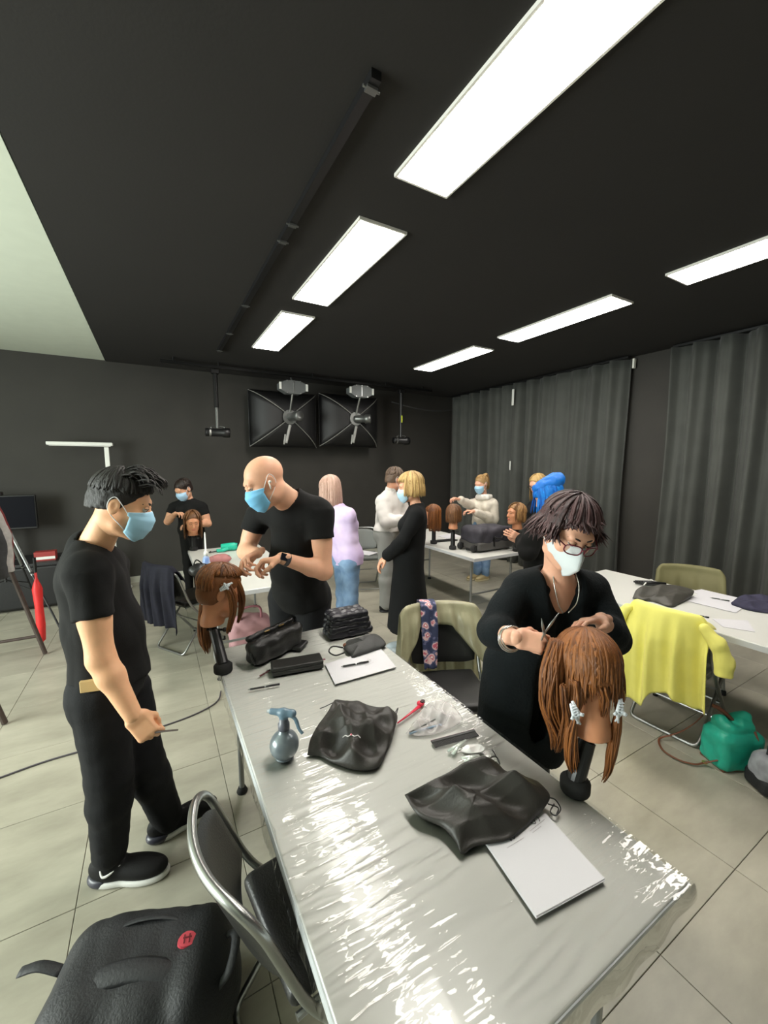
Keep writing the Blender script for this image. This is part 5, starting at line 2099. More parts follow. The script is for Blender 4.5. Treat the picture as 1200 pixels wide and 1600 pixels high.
# ------------------------------------------------------------------ man in a white shirt
D0 = 4.6
f = Fig('man in white shirt and grey trousers standing behind the black dress',
        dict(N=(609, 774, D0), SR=(597, 785, D0 - .10), SL=(626, 784, D0 + .18), ER=(604, 815, D0 - .20), WR=(630, 812, D0 - .25), EL=(634, 812, D0 + .2), WL=(634, 812, D0 - .05),
             P=G(606, D0, .95), **legs(612, D0 + .08, 603, D0 - .08, hip=.9, knee=.5)),
        ((617, 749, D0), RT * .82 + FH * .35 - UP * .25, UP), 1.0, .013, (206, 150, 120))
joints_report('whiteshirt', f)
f.hand('R', RT * .9 - FH * .2, -UP, 1, (.4, .5, .4), .008)
f.hand('L', RT * .3 - FH * .9, -UP, 1, (.4, .5, .4), .008)
f.skinmesh(headres=.007)
M_wshirt = mat('white_shirt', (214, 210, 205), .75, var=.05)
f.shirt(M_wshirt, .022, 1.85, .0, 'shirt', wr=wrinkle(111, 26, .007), loose=.014, neckr=.062, res=.011)
f.trousers(mat('grey_trousers', (140, 140, 136), .8), .012, .045, wrinkle(112, 25, .004), r=(.092, .07, .066, .06))
ring = [f.J['P'] + f.up * .045 + f.right * .170 * math.cos(a) + f.fwd * .125 * math.sin(a) for a in np.linspace(0, 6.283, 28, endpoint=False)]
MB().tube(ring, .018, 8, closed=True, flat=.3, nrm=[unit(p_ - f.J['P'] - f.up * .045) for p_ in ring]).obj('belt', mat('belt_black', (26, 24, 24), .5), f.root, smooth=True)
sd = Sdf(.008)
nb = f.H.w(0, -.022, -.065)
sd.cap(lerp(f.J['N'], nb, .0), lerp(f.J['N'], nb, .75), .070, .062, 0, flat=True)
sd.cap(lerp(f.J['N'], nb, .3), lerp(f.J['N'], nb, 1.2), .056, .056, 0, op='sub')
sd.obj('collar', M_wshirt, f.root)
for sd_ in 'LR':
    f.shoe(sd_, RT * .9 + FH * .3, M_blackshoe, M_darksole, 1.0, res=.010)
H = f.H
H.mask(f.root, (150, 200, 230))
M_brown = hair_mat('brown_hair', (70, 54, 44), (124, 102, 84), .45)
haircap(H, M_brown, f.root, (.082, .102, .090), (0, -.016, .038), .050, -.035, .007, wrinkle(114, 80, .003), tilt=.75)
mb = MB()
scalp(mb, H, 200, 115, rad=(.084, .104, .100), cen=(0, -.012, .040), phi=(0, 360), th0=(0, 60), th1=80, hang=.008, w=.010, curl=.5, segs=5, hangseg=2, flat=.6)
mb.obj('hair', M_brown, f.root, smooth=True)

# ------------------------------------------------------------------ woman in a cream sweater
D0 = 5.85
f = Fig('woman in cream sweater and jeans with a blonde ponytail by the curtain',
        dict(N=(757, 779, D0), SL=(771, 788, D0 - .08), SR=(742, 787, D0 + .10), EL=(772, 812, D0 - .10), WL=(739, 799, D0 - .30), ER=(733, 789, D0 - .05), WR=(718, 780, D0 - .22),
             P=G(758, D0, .90), **legs(764, D0 - .03, 750, D0 + .03)),
        ((752, 756, D0 - .03), -RT * .72 - FH * .55 - UP * .32, UP), .95, .014, (222, 168, 142), True)
joints_report('sweater', f)
f.hand('L', -RT * .95 - FH * .2 + UP * .15, -UP, 1, (.6, .8, .5), .008)
f.hand('R', -RT * .85 - FH * .3 + UP * .2, -UP, -1, (.7, .8, .5), .008)
f.skinmesh(headres=.007, neck=.044)
M_cream = mat('cream_knit', (206, 198, 184), .9, var=.06, scale=30, bump=.3, bscale=150)
f.shirt(M_cream, .016, 1.88, .06, 'sweater', bust=.9, wr=wrinkle(121, 24, .006), loose=.012, res=.012)
sd = Sdf(.010)
for k in range(10):
    a0, a1 = 2 * math.pi * k / 10, 2 * math.pi * (k + 1) / 10
    q = lambda a: f.J['N'] + UP * .025 + f.right * .085 * math.cos(a) + f.fwd * (.075 * math.sin(a) + .02)
    sd.cap(q(a0), q(a1), .036, .036, .02)
sd.obj('cowl_scarf', mat('white_cowl', (220, 216, 208), .9, bump=.3, bscale=120), f.root, wrinkle(122, 50, .006))
f.trousers(M_jeans, .010, .03, wrinkle(123, 30, .004), r=(.086, .062, .058, .046))
for sd_ in 'LR':
    f.shoe(sd_, -RT * .85 - FH * .5, mat('gold_sneaker', (190, 172, 128), .4, .3), mat('cream_sole', (208, 196, 160), .5), .95, res=.010)
H = f.H
H.mask(f.root, (164, 205, 232))
M_dblonde = hair_mat('dark_blonde_hair', (132, 98, 60), (190, 156, 104), .45)
haircap(H, M_dblonde, f.root, (.081, .101, .087), (0, -.016, .037), .055, -.040, .007, None, tilt=.7)
mb = MB()
strand(mb, [H.w(0, -.10, .085), H.w(.02, -.15, .09), H.w(.03, -.17, .02), H.w(.03, -.165, -.08), H.w(.03, -.15, -.16)], 60, [.015, .03, .035, .03, .012], .008, 125)
scalp(mb, H, 120, 126, rad=(.083, .103, .090), cen=(0, -.014, .037), phi=(0, 360), th0=(0, 60), th1=92, hang=.0, w=.009, segs=7, pole=(0, -1, .6))
mb.obj('ponytail', M_dblonde, f.root, smooth=True)

# ------------------------------------------------------------------ tattooed woman in black
D0 = 5.0
f = Fig('dark-haired woman in black with a tattooed arm cutting mannequin hair',
        dict(N=(296, 784, D0), SL=(316, 793, D0 - .04), SR=(272, 792, D0 + .05), EL=(325, 818, D0 - .05), WL=(303, 818, D0 - .27), ER=(262, 815, D0 - .02), WR=(274, 803, D0 - .25),
             P=G(293, D0, .90), **legs(300, D0, 285, D0 + .05)),
        ((287, 764, D0 - .06), -RT * .34 - FH * .75 - UP * .50, UP), .95, .012, (216, 162, 130), True)
joints_report('tattoo', f)
f.hand('R', RT * .75 - FH * .4 + UP * .15, -UP, 1, (.6, .8, .5), .007)
f.hand('L', -RT * .85 - FH * .4, -UP, 1, (.5, .7, .5), .007)
f.skinmesh(headres=.006, neck=.044)
f.shirt(M_blackcloth, .012, .45, .07, bust=.9, wr=wrinkle(131, 24, .004), loose=.012, res=.011)
f.trousers(M_blackcloth, .006, .03, None, r=(.084, .058, .054, .042))
sd = Sdf(.008)
a_, b_ = lerp(f.J['SL'], f.J['EL'], .50), lerp(f.J['SL'], f.J['EL'], .86)
sd.cap(a_, b_, .0485 * .95, .0465 * .95, 0, flat=True)
sd.obj('tattoo', mat('tattoo_ink', (150, 132, 122), .55, rgb2=(196, 160, 142), scale=40), f.root)
for sd_ in 'LR':
    f.shoe(sd_, -FH * .9 - RT * .3, M_blackshoe, M_darksole, .92, res=.010)
H = f.H
H.mask(f.root, (170, 206, 235))
H.eyes(f.root, f.skin, .8)
M_dk = hair_mat('dark_brown_hair', (26, 20, 18), (56, 42, 36), .4)
haircap(H, M_dk, f.root, (.081, .101, .087), (0, -.016, .037), .058, -.045, .006, None, tilt=.75)
mb = MB()
scalp(mb, H, 160, 134, rad=(.084, .104, .091), cen=(0, -.014, .037), phi=(40, 175), th0=(0, 50), th1=98, hang=.03, w=.009, segs=7)
strand(mb, [H.w(.070, .0, .02), H.w(.085, .01, -.06), H.w(.088, .04, -.14), H.w(.08, .05, -.24)], 50, [.02, .03, .032, .015], .008, 135)
scalp(mb, H, 130, 136, rad=(.084, .104, .091), cen=(0, -.014, .037), phi=(175, 330), th0=(0, 60), th1=92, hang=.0, w=.009, segs=7)
mb.obj('hair', M_dk, f.root, smooth=True)

# ------------------------------------------------------------------ woman in lilac, seen from behind
D0 = 3.75
f = Fig('woman with long pinkish-blonde hair in lilac sweater and jeans, back turned',
        dict(N=(527, 797, D0), SR=(545, 806, D0 - .10), SL=(509, 802, D0 + .12), ER=(548, 845, D0 + .0), WR=(530, 862, D0 + .18), EL=(500, 845, D0 + .28), WL=(500, 860, D0 + .42),
             P=G(541, D0 - .02, .86), **legs(534, D0 + .05, 546, D0 - .05, hip=.80, knee=.45)),
        ((516, 765, D0 + .05), -RT * .62 + FH * .62 - UP * .48, UP), .93, .011, (216, 162, 136), True)
joints_report('lilac', f)
f.hand('R', -RT * .8 + FH * .5, -UP, -1, (.4, .5, .4), .007)
f.hand('L', -RT * .8 + FH * .5, -UP, 1, (.4, .5, .4), .007)
f.skinmesh(headres=.006, neck=.044)
f.shirt(mat('lilac_knit', (182, 158, 204), .85, rgb2=(214, 196, 226), scale=5), .018, 1.85, .08, 'sweater', bust=.8, wr=wrinkle(141, 22, .006), loose=.012, res=.010)
f.trousers(M_jeans, .010, .03, wrinkle(142, 28, .004), r=(.088, .062, .060, .052))
q = PT(533, 880, D0 - .12)
for sd_ in 'LR':
    f.shoe(sd_, -RT * .7 + FH * .6, mat('pale_sneaker', (176, 186, 192), .6), M_whitesole, .92, res=.010)
H = f.H
M_pinkbl = hair_mat('pink_blonde_hair', (156, 122, 104), (204, 170, 156), .42)
haircap(H, M_pinkbl, f.root, (.083, .103, .089), (0, -.016, .037), .045, -.055, .006, None, tilt=.6)
mb = MB()
scalp(mb, H, 420, 144, rad=(.090, .111, .096), cen=(0, -.014, .037), phi=(55, 305), th0=(0, 55), th1=98, hang=.22, w=.0085, tail=.2, flare=.12, segs=8, hangseg=8)
mb.obj('hair', M_pinkbl, f.root, smooth=True)
H.mask(f.root, (164, 205, 232))

# ------------------------------------------------------------------ blonde woman beyond the blue hair
D0 = 4.95
f = Fig('woman with long blonde hair and dark glasses behind the blue-haired person',
        dict(N=(846, 783, D0), SL=(856, 792, D0 - .12), SR=(832, 792, D0 + .14), EL=(856, 828, D0 - .12), WL=(836, 835, D0 - .25), ER=(826, 825, D0 + .1), WR=(820, 838, D0 - .08),
             P=G(848, D0, .90), **legs(853, D0 - .05, 842, D0 + .05)),
        ((840, 757, D0), -RT * .80 - FH * .42 - UP * .35, UP), .95, .014, (214, 160, 134), True)
joints_report('blonde2', f)
f.hand('R', -RT * .8 - FH * .3, -UP, 1, (.4, .5, .4), .008)
f.hand('L', -RT * .8 - FH * .3, -UP, 1, (.4, .5, .4), .008)
f.skinmesh(headres=.006, neck=.044)
f.shirt(M_blackcloth, .016, 1.85, .08, 'sweater', bust=.9, loose=.012, res=.013)
f.trousers(M_blackdenim, .010, .03, None)
for sd_ in 'LR':
    f.shoe(sd_, -RT * .9 - FH * .3, M_blackshoe, M_darksole, .92, res=.012)
H = f.H
haircap(H, M_blonde, f.root, (.083, .103, .089), (0, -.016, .037), .050, -.055, .007, None, tilt=.65)
mb = MB()
scalp(mb, H, 260, 154, rad=(.088, .108, .094), cen=(0, -.014, .037), phi=(70, 290), th0=(0, 55), th1=98, hang=.22, w=.010, tail=.2, flare=.1, segs=8, hangseg=7)
scalp(mb, H, 60, 155, rad=(.086, .106, .094), cen=(0, -.012, .037), phi=(50, 310), th0=(0, 30), th1=80, hang=.02, w=.010, segs=7)
mb.obj('hair', M_blonde, f.root, smooth=True)
H.eyes(f.root, f.skin, .6)
gl = MB()
for sx in (-1, 1):
    gl.tube([H.w(sx * .033 + .025 * math.cos(a), .108, .004 + .018 * math.sin(a)) for a in np.linspace(0, 6.283, 18, endpoint=False)], .003, 6, closed=True)
    gl.tube([H.w(sx * .058, .106, .008), H.w(sx * .082, .0, .012)], .003, 6)
gl.tube([H.w(-.008, .110, .006), H.w(.008, .110, .006)], .003, 6)
gl.obj('glasses', M_blackplastic, f.root, smooth=True)
MB().tube(spline([H.w(-.018, .092, -.063), H.w(0, .099, -.062), H.w(.018, .092, -.063)], 4), .006, 8, flat=.7).obj('lips', mat('lip_red', (170, 60, 64), .45), f.root, smooth=True)

# ------------------------------------------------------------------ blue-haired person
D0 = 3.42
f = Fig('person with bright blue hair in black working at the suitcase table end',
        dict(N=(846, 812, D0), SL=(838, 822, D0 - .17), SR=(843, 820, D0 + .17), EL=(826, 862, D0 - .20), WL=(815, 842, D0 - .02), ER=(830, 860, D0 + .22), WR=(815, 842, D0 + .14),
             P=G(850, D0 + .02, .86), **legs(848, D0 + .08, 852, D0 - .06)),
        ((856, 777, D0), -RT * .86 + FH * .12 - UP * .48, UP), .95, .011, (214, 160, 134), True)
joints_report('blue', f)
f.hand('L', -RT * .8 + UP * .4, FH * .8, 1, (.5, .6, .5), .007)
f.hand('R', -RT * .8 + UP * .4, -FH * .8, -1, (.5, .6, .5), .007)
f.skinmesh(headres=.006, neck=.044)
f.shirt(M_blackcloth, .022, 1.85, .10, 'sweater', bust=.8, wr=wrinkle(161, 20, .006), loose=.018, res=.010)
f.trousers(M_blackdenim, .010, .03, None)
for sd_ in 'LR':
    f.shoe(sd_, -RT * .95, M_blackshoe, M_darksole, .92, res=.010)
H = f.H
M_blue = hair_mat('blue_hair', (0, 80, 180), (8, 140, 232), .5)
haircap(H, M_blue, f.root, (.086, .106, .092), (0, -.018, .037), .040, -.050, .006, None, tilt=.5)
mb = MB()
scalp(mb, H, 420, 164, rad=(.104, .126, .106), cen=(0, -.014, .037), phi=(48, 312), th0=(0, 55), th1=100, hang=.15, w=.009, tail=.1, flare=.35, segs=8, hangseg=6)
scalp(mb, H, 90, 165, rad=(.09, .11, .10), cen=(0, -.012, .037), phi=(-48, 48), th0=(0, 40), th1=72, hang=.04, w=.009, segs=7)
hb = mb.obj('hair', M_blue, f.root, smooth=True)
sd = Sdf(.006)
sd.ell(H.w(0, -.10, .100), A(.095, .095, .066), H.R, 0)
sd.ell(H.w(0, -.01, .110), A(.085, .09, .045), H.R, .03)
sd.obj('hair_knot', M_blue, f.root, wrinkle(166, 70, .006, (1, 1, .4)))

# ================================================================== MANNEQUIN HEADS
M_auburn = hair_mat('auburn_hair', (78, 42, 17), (150, 92, 42), .45)
M_auburn2 = hair_mat('chestnut_hair', (70, 42, 22), (132, 90, 54), .38)
M_mann = mat('mannequin_skin', (206, 142, 104), .42, var=.04, sss=.1)


def mannequin(label, hp, hf, hu, base, sc=.96, res=.0045, hm=None, cap=True, hairfn=None, low=-.060):
    """head on a clamp fixed to the table edge; base = point on the table top"""
    H = Head(hp if isinstance(hp, np.ndarray) else PT(*hp), hf, hu, sc)
    base = H.w(0, -.030, -.06) if base is None else np.asarray(base, float)
    t = thing('mannequin_head', label, 'mannequin head', (base[0], base[1], TH_), 0, 'training heads with auburn hair')
    sd = Sdf(res)
    H.prims(sd)
    nk = H.w(0, -.030, -.06) - UP * .10 * sc + H.R[:, 1] * .0
    sd.cap(H.w(0, -.020, -.05), nk, .048 * sc, .050 * sc, .03)
    sd.cap(nk, nk - UP * .03 * sc, .050 * sc, .056 * sc, .02)
    sd.cut(nk - UP * .02 * sc, -UP)
    sd.obj('head', M_mann, t)
    H.brows(t, mat('brow_auburn', (96, 62, 40), .7), .0028)
    for sx in (-1, 1):
        MB().tube(spline([H.w(sx * .018, .0935, .008), H.w(sx * .031, .0975, .003), H.w(sx * .045, .089, .007)], 3), .0018, 6).obj('eyelash', mat('lash', (25, 20, 18), .6), t)
    MB().tube(spline([H.w(-.020, .091, -.066), H.w(0, .0985, -.064), H.w(.020, .091, -.066)], 4), .0055, 8, flat=.8).obj('lips', mat('mann_lips', (186, 96, 84), .4), t, smooth=True)
    # clamp: post, jaw, screw
    foot = A(base[0], base[1], TH_ + .004)
    top_ = nk - UP * .005
    c = MB()
    lean = top_ - foot
    c.tube([foot + UP * .03, foot + lean * .78], [.026, .024], 16)
    c.obj('post', M_blackplastic, t, smooth=False)
    MB().tube([foot + lean * .74, top_ - UP * .03, top_], [.018, .018, .024], 14).obj('neck_pin', M_metal_dark, t)
    MB().lathe([(.0, 0), (.040, 0), (.042, .006), (.042, .030), (.030, .042), (0, .042)], foot, 20).obj('jaw', M_rubber, t, smooth=True)
    js = top_ - UP * .045
    MB().tube([js - RT * .055, js + RT * .055], .006, 8).obj('tilt_screw', M_metal_dark, t)
    MB().sphere(js + RT * .06, .012, 10).obj('tilt_knob', M_blackplastic, t, smooth=True)
    hm = hm or M_auburn
    if cap:
        haircap(H, hm, t, (.080, .101, .087), (0, -.016, .036), .052, low, max(res, .0045), None, tilt=.7)
    if hairfn:
        mb = MB()
        hairfn(mb, H, t)
        mb.obj('hair', hm, t, smooth=True)
    return t, H


def clip(H, t, p, d, n):
    """white sectioning clip: two jaws crossed at a hinge"""
    d, n = unit(d), unit(n)
    s_ = np.cross(d, n)
    M_clip = mat('clip_white', (220, 226, 232), .35)
    k = MB()
    for sg in (-1, 1):
        a = p - d * .030 + s_ * sg * .004
        b = p + d * .005 + s_ * sg * .007
        c = p + d * .040 - s_ * sg * .003
        k.tube([a + n * .004 * sg, b + n * .006, c + n * .003 * sg], [.004, .0065, .003], 6, flat=.6, nrm=n)
        k.tube([b + n * .006, p + d * .012 + s_ * sg * .018 + n * .010], [.006, .005], 6, flat=.5, nrm=n)
    o = k.obj('section_clip', M_clip, t, smooth=True)
    for q in range(5):
        MB().box(p - d * (.024 - q * .008) + n * .009, (.006, .0012, .0015), np.stack([s_, d, n], 1)).obj('tooth', M_clip, o)
    return o


# near mannequin at the right edge of the covered table
def hair_near(mb, H, t):
    # full curtain from the parting, longer on the left side of the picture
    nape = lambda p: (.062 if 160 < p < 205 else .10) if p > 90 else .09
    scalp(mb, H, 900, 201, rad=(.090, .111, .096), cen=(0, -.014, .036), phi=(48, 312), th0=(0, 62), th1=94, hang=nape, w=.0056, jit=.005, tail=.45, flare=.05, curl=.10, segs=10, hangseg=6)
    P1 = [PT(872, 1000, 1.18), PT(862, 1050, 1.14), PT(860, 1100, 1.14), PT(872, 1145, 1.15), PT(868, 1178, 1.16)]
    strand(mb, P1, 110, [.024, .032, .032, .028, .014], .0042, 202)
    P1 = [PT(900, 1060, 1.10), PT(900, 1095, 1.08), PT(897, 1118, 1.075), PT(892, 1150, 1.08), PT(894, 1190, 1.085), PT(904, 1232, 1.09)]
    strand(mb, P1, 60, [.020, .018, .008, .017, .020, .006], .0042, 203)
    P1 = [PT(955, 1050, 1.12), PT(966, 1085, 1.10), PT(966, 1112, 1.09), PT(962, 1140, 1.09), PT(955, 1180, 1.09), PT(950, 1205, 1.09), PT(940, 1226, 1.085)]
    strand(mb, P1, 46, [.018, .015, .006, .013, .013, .010, .004], .0045, 204)
    strand(mb, [PT(880, 1070, 1.08), PT(884, 1100, 1.075), PT(886, 1125, 1.08), PT(876, 1170, 1.10)], 14, [.010, .012, .012, .016], .003, 205)
    strand(mb, [PT(940, 1070, 1.07), PT(944, 1100, 1.07), PT(942, 1125, 1.08)], 16, [.016, .014, .006], .0035, 206)
    clip(H, t, PT(898, 1112, 1.055), PT(905, 1128, 1.055) - PT(893, 1094, 1.055), -FH)
    clip(H, t, PT(967, 1108, 1.065), PT(962, 1128, 1.065) - PT(969, 1085, 1.065), -FH)


mannequin('training head with long auburn hair in white clips at the plastic-covered table edge', (915, 1050, 1.17), FH * .85 + RT * .05 - UP * .40, UP, TZ(898, 1236, TH_), 1.0, .0045, None, True, hair_near, -.005)


def hair_left(mb, H, t):
    scalp(mb, H, 420, 211, rad=(.090, .111, .096), cen=(0, -.014, .036), phi=(120, 285), th0=(0, 55), th1=88, hang=.03, w=.0085, tail=.35, segs=9, hangseg=4)
    scalp(mb, H, 200, 212, rad=(.088, .109, .095), cen=(0, -.012, .036), phi=(-70, 120), th0=(0, 45), th1=58, hang=.0, w=.0085, segs=8)
    strand(mb, [PT(326, 925, 1.92), PT(320, 955, 1.92), PT(318, 985, 1.92), PT(322, 1004, 1.92), PT(326, 1024, 1.92)], 60, [.03, .030, .026, .030, .010], .006, 213)
    strand(mb, [PT(352, 912, 1.86), PT(362, 930, 1.85), PT(364, 955, 1.85), PT(358, 982, 1.86), PT(356, 992, 1.87)], 40, [.022, .018, .014, .012, .008], .005, 214)
    strand(mb, [PT(368, 905, 1.93), PT(377, 930, 1.93), PT(376, 955, 1.93), PT(370, 978, 1.93)], 30, [.02, .016, .012, .006], .005, 215)
    clip(H, t, PT(352, 917, 1.84), RT * .8 + UP * .5, -FH)
    clip(H, t, PT(325, 944, 1.89), RT * .9 - UP * .2, -FH)


mannequin('training head with pinned auburn hair beside the bald man, clamped to table corner', (346, 922, 1.93), RT * .80 + FH * .40 - UP * .34, UP, TZ(349, 1050, TH_), 1.0, .0048, None, True, hair_left)


def hair_long(seed, hang=.22, phi=(60, 300), n=300, w=.009):
    def fn(mb, H, t):
        scalp(mb, H, n, seed, rad=(.090, .111, .096), cen=(0, -.014, .036), phi=phi, th0=(0, 55), th1=98, hang=hang, w=w, tail=.2, flare=.08, segs=8, hangseg=7)
        scalp(mb, H, 60, seed + 1, rad=(.088, .109, .096), cen=(0, -.012, .036), phi=(40, 320), th0=(0, 30), th1=75, hang=.02, w=w, segs=7)
    return fn


mannequin('training head with long brown hair in front of the tattooed woman', (301, 815, 4.42), -FH * .75 + RT * .45 - UP * .25, UP, None, .95, .007, M_auburn2, True, hair_long(221, .20, (80, 300)))
mannequin('training head with straight auburn hair facing left beside the black dress', (674, 804, 4.84), -RT * .96 - FH * .12 - UP * .1, UP, None, .95, .007, M_auburn, True, hair_long(231, .21))
mannequin('training head seen from behind in front of the cream sweater', (709, 804, 4.55), RT * .30 + FH * .9 - UP * .1, UP, None, .92, .007, M_auburn2, True, hair_long(241, .10))
mannequin('training head with fair streaked hair facing left before the blue-haired person', (806, 803, 4.40), -RT * .90 - FH * .3 + UP * .05, UP, None, .95, .007, hair_mat('streaked_hair', (100, 66, 36), (176, 134, 84), .4), True, hair_long(251, .10))

# ================================================================== THINGS ON THE TABLES
TOP = .7485          # top of the plastic sheet
M_pouch = mat('pouch_nylon', (44, 42, 38), .5, var=.12, scale=12, bump=.12, bscale=200)
M_paper = mat('paper', (222, 221, 224), .7)
M_ink = mat('ink', (46, 44, 50), .6)
M_greyink = mat('grey_print', (176, 172, 176), .7)


def rz(px, py, h):
    return TZ(px, py, TOP + h)


def cord(name, pts, parent, r=.0018, m=None):
    return MB().tube(spline(pts, 5), r, 6).obj(name, m or M_blackplastic, parent, smooth=True)


# drawstring pouch with printed logo
rim = [rz(480, 1180, .004), rz(487, 1150, .03), rz(512, 1112, .06), rz(524, 1095, .05), rz(548, 1097, .04), rz(585, 1104, .035), rz(619, 1114, .03), rz(616, 1142, .025), rz(604, 1175, .012), rz(590, 1200, .006), rz(556, 1203, .004), rz(520, 1192, .003), rz(500, 1182, .003)]
c0 = np.mean(rim, 0)
t = thing('drawstring_pouch', 'black drawstring pouch with small white and pink logo', 'pouch', (c0[0], c0[1], TOP), 0, 'black drawstring pouches')
crumple('bag', rim, .055, M_pouch, t, 301, .034, 34, zb=TOP, rings=24)
cord('drawstring', [rz(616, 1116, .03), rz(622, 1106, .035), rz(619, 1118, .03), rz(620, 1128, .02)], t)
cord('drawstring', [rz(520, 1098, .05), rz(508, 1104, .02), rz(500, 1107, .004)], t)
cord('hem_cord', [rz(526, 1096, .05), rz(550, 1098, .042), rz(585, 1105, .037), rz(617, 1115, .032)], t, .0022)
bagob = [o for o in t.children if o.name.startswith('bag')]
lp = []
for (px, py) in ((536, 1152), (540, 1149), (544, 1151), (549, 1148), (554, 1151), (559, 1149), (563, 1153)):
    h_ = hit(px, py, bagob)
    if h_:
        lp.append((h_[0] + h_[1] * .0015, h_[1]))
for k in range(len(lp) - 1):
    MB().tube([lp[k][0], lp[k + 1][0]], .0017, 6).obj('logo_print', mat('logo_white', (214, 208, 208), .6), t)
MB().sphere(lp[3][0], (.0036, .0036, .003), 10).obj('logo_dot', mat('logo_pink', (222, 128, 140), .6), t)

# second pouch
rim = [rz(632, 1242, .035), rz(662, 1226, .055), rz(700, 1208, .06), rz(740, 1192, .05), rz(768, 1187, .045), rz(790, 1205, .05), rz(822, 1214, .055), rz(848, 1228, .045), rz(859, 1248, .030), rz(835, 1280, .013), rz(795, 1312, .011), rz(745, 1322, .010), rz(722, 1335, .006), rz(712, 1316, .018), rz(690, 1292, .022), rz(652, 1272, .028)]
c0 = np.mean(rim, 0)
t = thing('drawstring_pouch', 'plain black drawstring pouch lying partly on the white papers', 'pouch', (c0[0], c0[1], TOP), 0, 'black drawstring pouches')
crumple('bag', rim, .050, M_pouch, t, 311, .036, 30, zb=TOP + .012, rings=26)
cord('drawstring', [rz(858, 1246, .03), rz(868, 1250, .03), rz(876, 1264, .012), rz(868, 1274, .006), rz(860, 1268, .006), rz(866, 1256, .015)], t)
cord('drawstring', [rz(856, 1256, .02), rz(872, 1262, .010), rz(870, 1272, .004)], t)
cord('drawstring', [rz(760, 1190, .04), rz(770, 1182, .03), rz(777, 1184, .02), rz(781, 1194, .010), rz(772, 1176, .012), rz(769, 1172, .004)], t)
cord('drawstring', [rz(752, 1191, .04), rz(755, 1186, .02), rz(760, 1183, .006)], t)

# papers under the second pouch
def paper(pts, h, label, name='paper_stack', n=4, cat='paper', marks=True, base=None):
    b0 = TOP if base is None else base
    P4 = [TZ(p[0], p[1], b0) for p in pts]
    c0 = np.mean(P4, 0)
    t = thing(name, label, cat, (c0[0], c0[1], b0))
    for k in range(n):
        dz = h * k / n
        off = A(.0012 * math.sin(k * 2.1), .0012 * math.cos(k * 1.7), 0)
        lo = [p + off + UP * (dz + .0002) for p in P4]
        hi = [p + off + UP * (dz + h / n * .85) for p in P4]
        MB().raw(lo + hi, [(3, 2, 1, 0), (4, 5, 6, 7), (0, 1, 5, 4), (1, 2, 6, 5), (2, 3, 7, 6), (3, 0, 4, 7)]).obj('sheet', M_paper, t)
    return t, P4


t, P4 = paper([(748, 1304), (843, 1264), (945, 1377), (838, 1436)], .006, 'stack of white papers with handwritten marks under the black pouch', n=5)
e1, e2 = P4[1] - P4[0], P4[3] - P4[0]
ps = lambda u, v: P4[0] + e1 * u + e2 * v + UP * .0066
def pen_line(pts, parent, r=.0011, m=None):
    MB().tube(spline([ps(*p) for p in pts], 4), r, 5, flat=.3, nrm=(0, 0, 1)).obj('handwriting', m or M_ink, parent)
pen_line([(.27, .22), (.30, .13), (.31, .25), (.34, .17), (.36, .24), (.40, .19)], t)
pen_line([(.72, .16), (.73, .09), (.78, .10), (.77, .17), (.72, .16)], t)
pen_line([(.82, .09), (.86, .12), (.84, .17)], t)
for (u0, v0, u1, v1) in ((.20, .30, .48, .27), (.62, .23, .92, .17), (.64, .26, .80, .23)):
    MB().tube([ps(u0, v0), ps(u1, v1)], .0007, 5, flat=.3, nrm=(0, 0, 1)).obj('printed_line', M_greyink, t)

# paper and pen at the far end
t, P4 = paper([(508, 1038), (594, 1013), (619, 1043), (524, 1070)], .004, 'white papers with a pen on top at the far table end', n=3)
e1, e2 = P4[1] - P4[0], P4[3] - P4[0]
pen_line([(.52, .52), (.55, .42), (.58, .55), (.60, .45)], t, .0010, M_greyink)
pen_line([(.64, .48), (.67, .40), (.70, .50), (.66, .55)], t, .0010, M_greyink)
pen_line([(.55, .68), (.72, .62)], t, .0008, M_greyink)


def pen(a, b, label, z=TOP, r=.0042, m=None):
    p0, p1 = TZ(a[0], a[1], z + r), TZ(b[0], b[1], z + r)
    t = thing('pen', label, 'pen', (p0[0], p0[1], z))
    MB().tube([p0, lerp(p0, p1, .48)], r, 10).obj('lower_barrel', m or M_blackplastic, t, smooth=True)
    MB().tube([lerp(p0, p1, .52), p1], r, 10).obj('upper_barrel', m or M_blackplastic, t, smooth=True)
    MB().tube([lerp(p0, p1, .475), lerp(p0, p1, .525)], r * 1.08, 10).obj('ring', M_chrome, t)
    MB().tube([p0, p0 - unit(p1 - p0) * .010], [r * .9, r * .2], 10).obj('tip', M_chrome, t)
    MB().tube([lerp(p0, p1, .62) + UP * r * 1.3, p1 + UP * r * 1.2], .0012, 6).obj('clip', M_chrome, t)


pen((536, 1041), (576, 1034), 'dark pen lying on the white papers', TOP + .006)
pen((391, 1077), (437, 1069), 'black pen lying beside the flat black case')
pen((405, 1057), (422, 1047), 'dark red pen half under the toiletry bag', m=mat('pen_red', (92, 40, 44), .4))

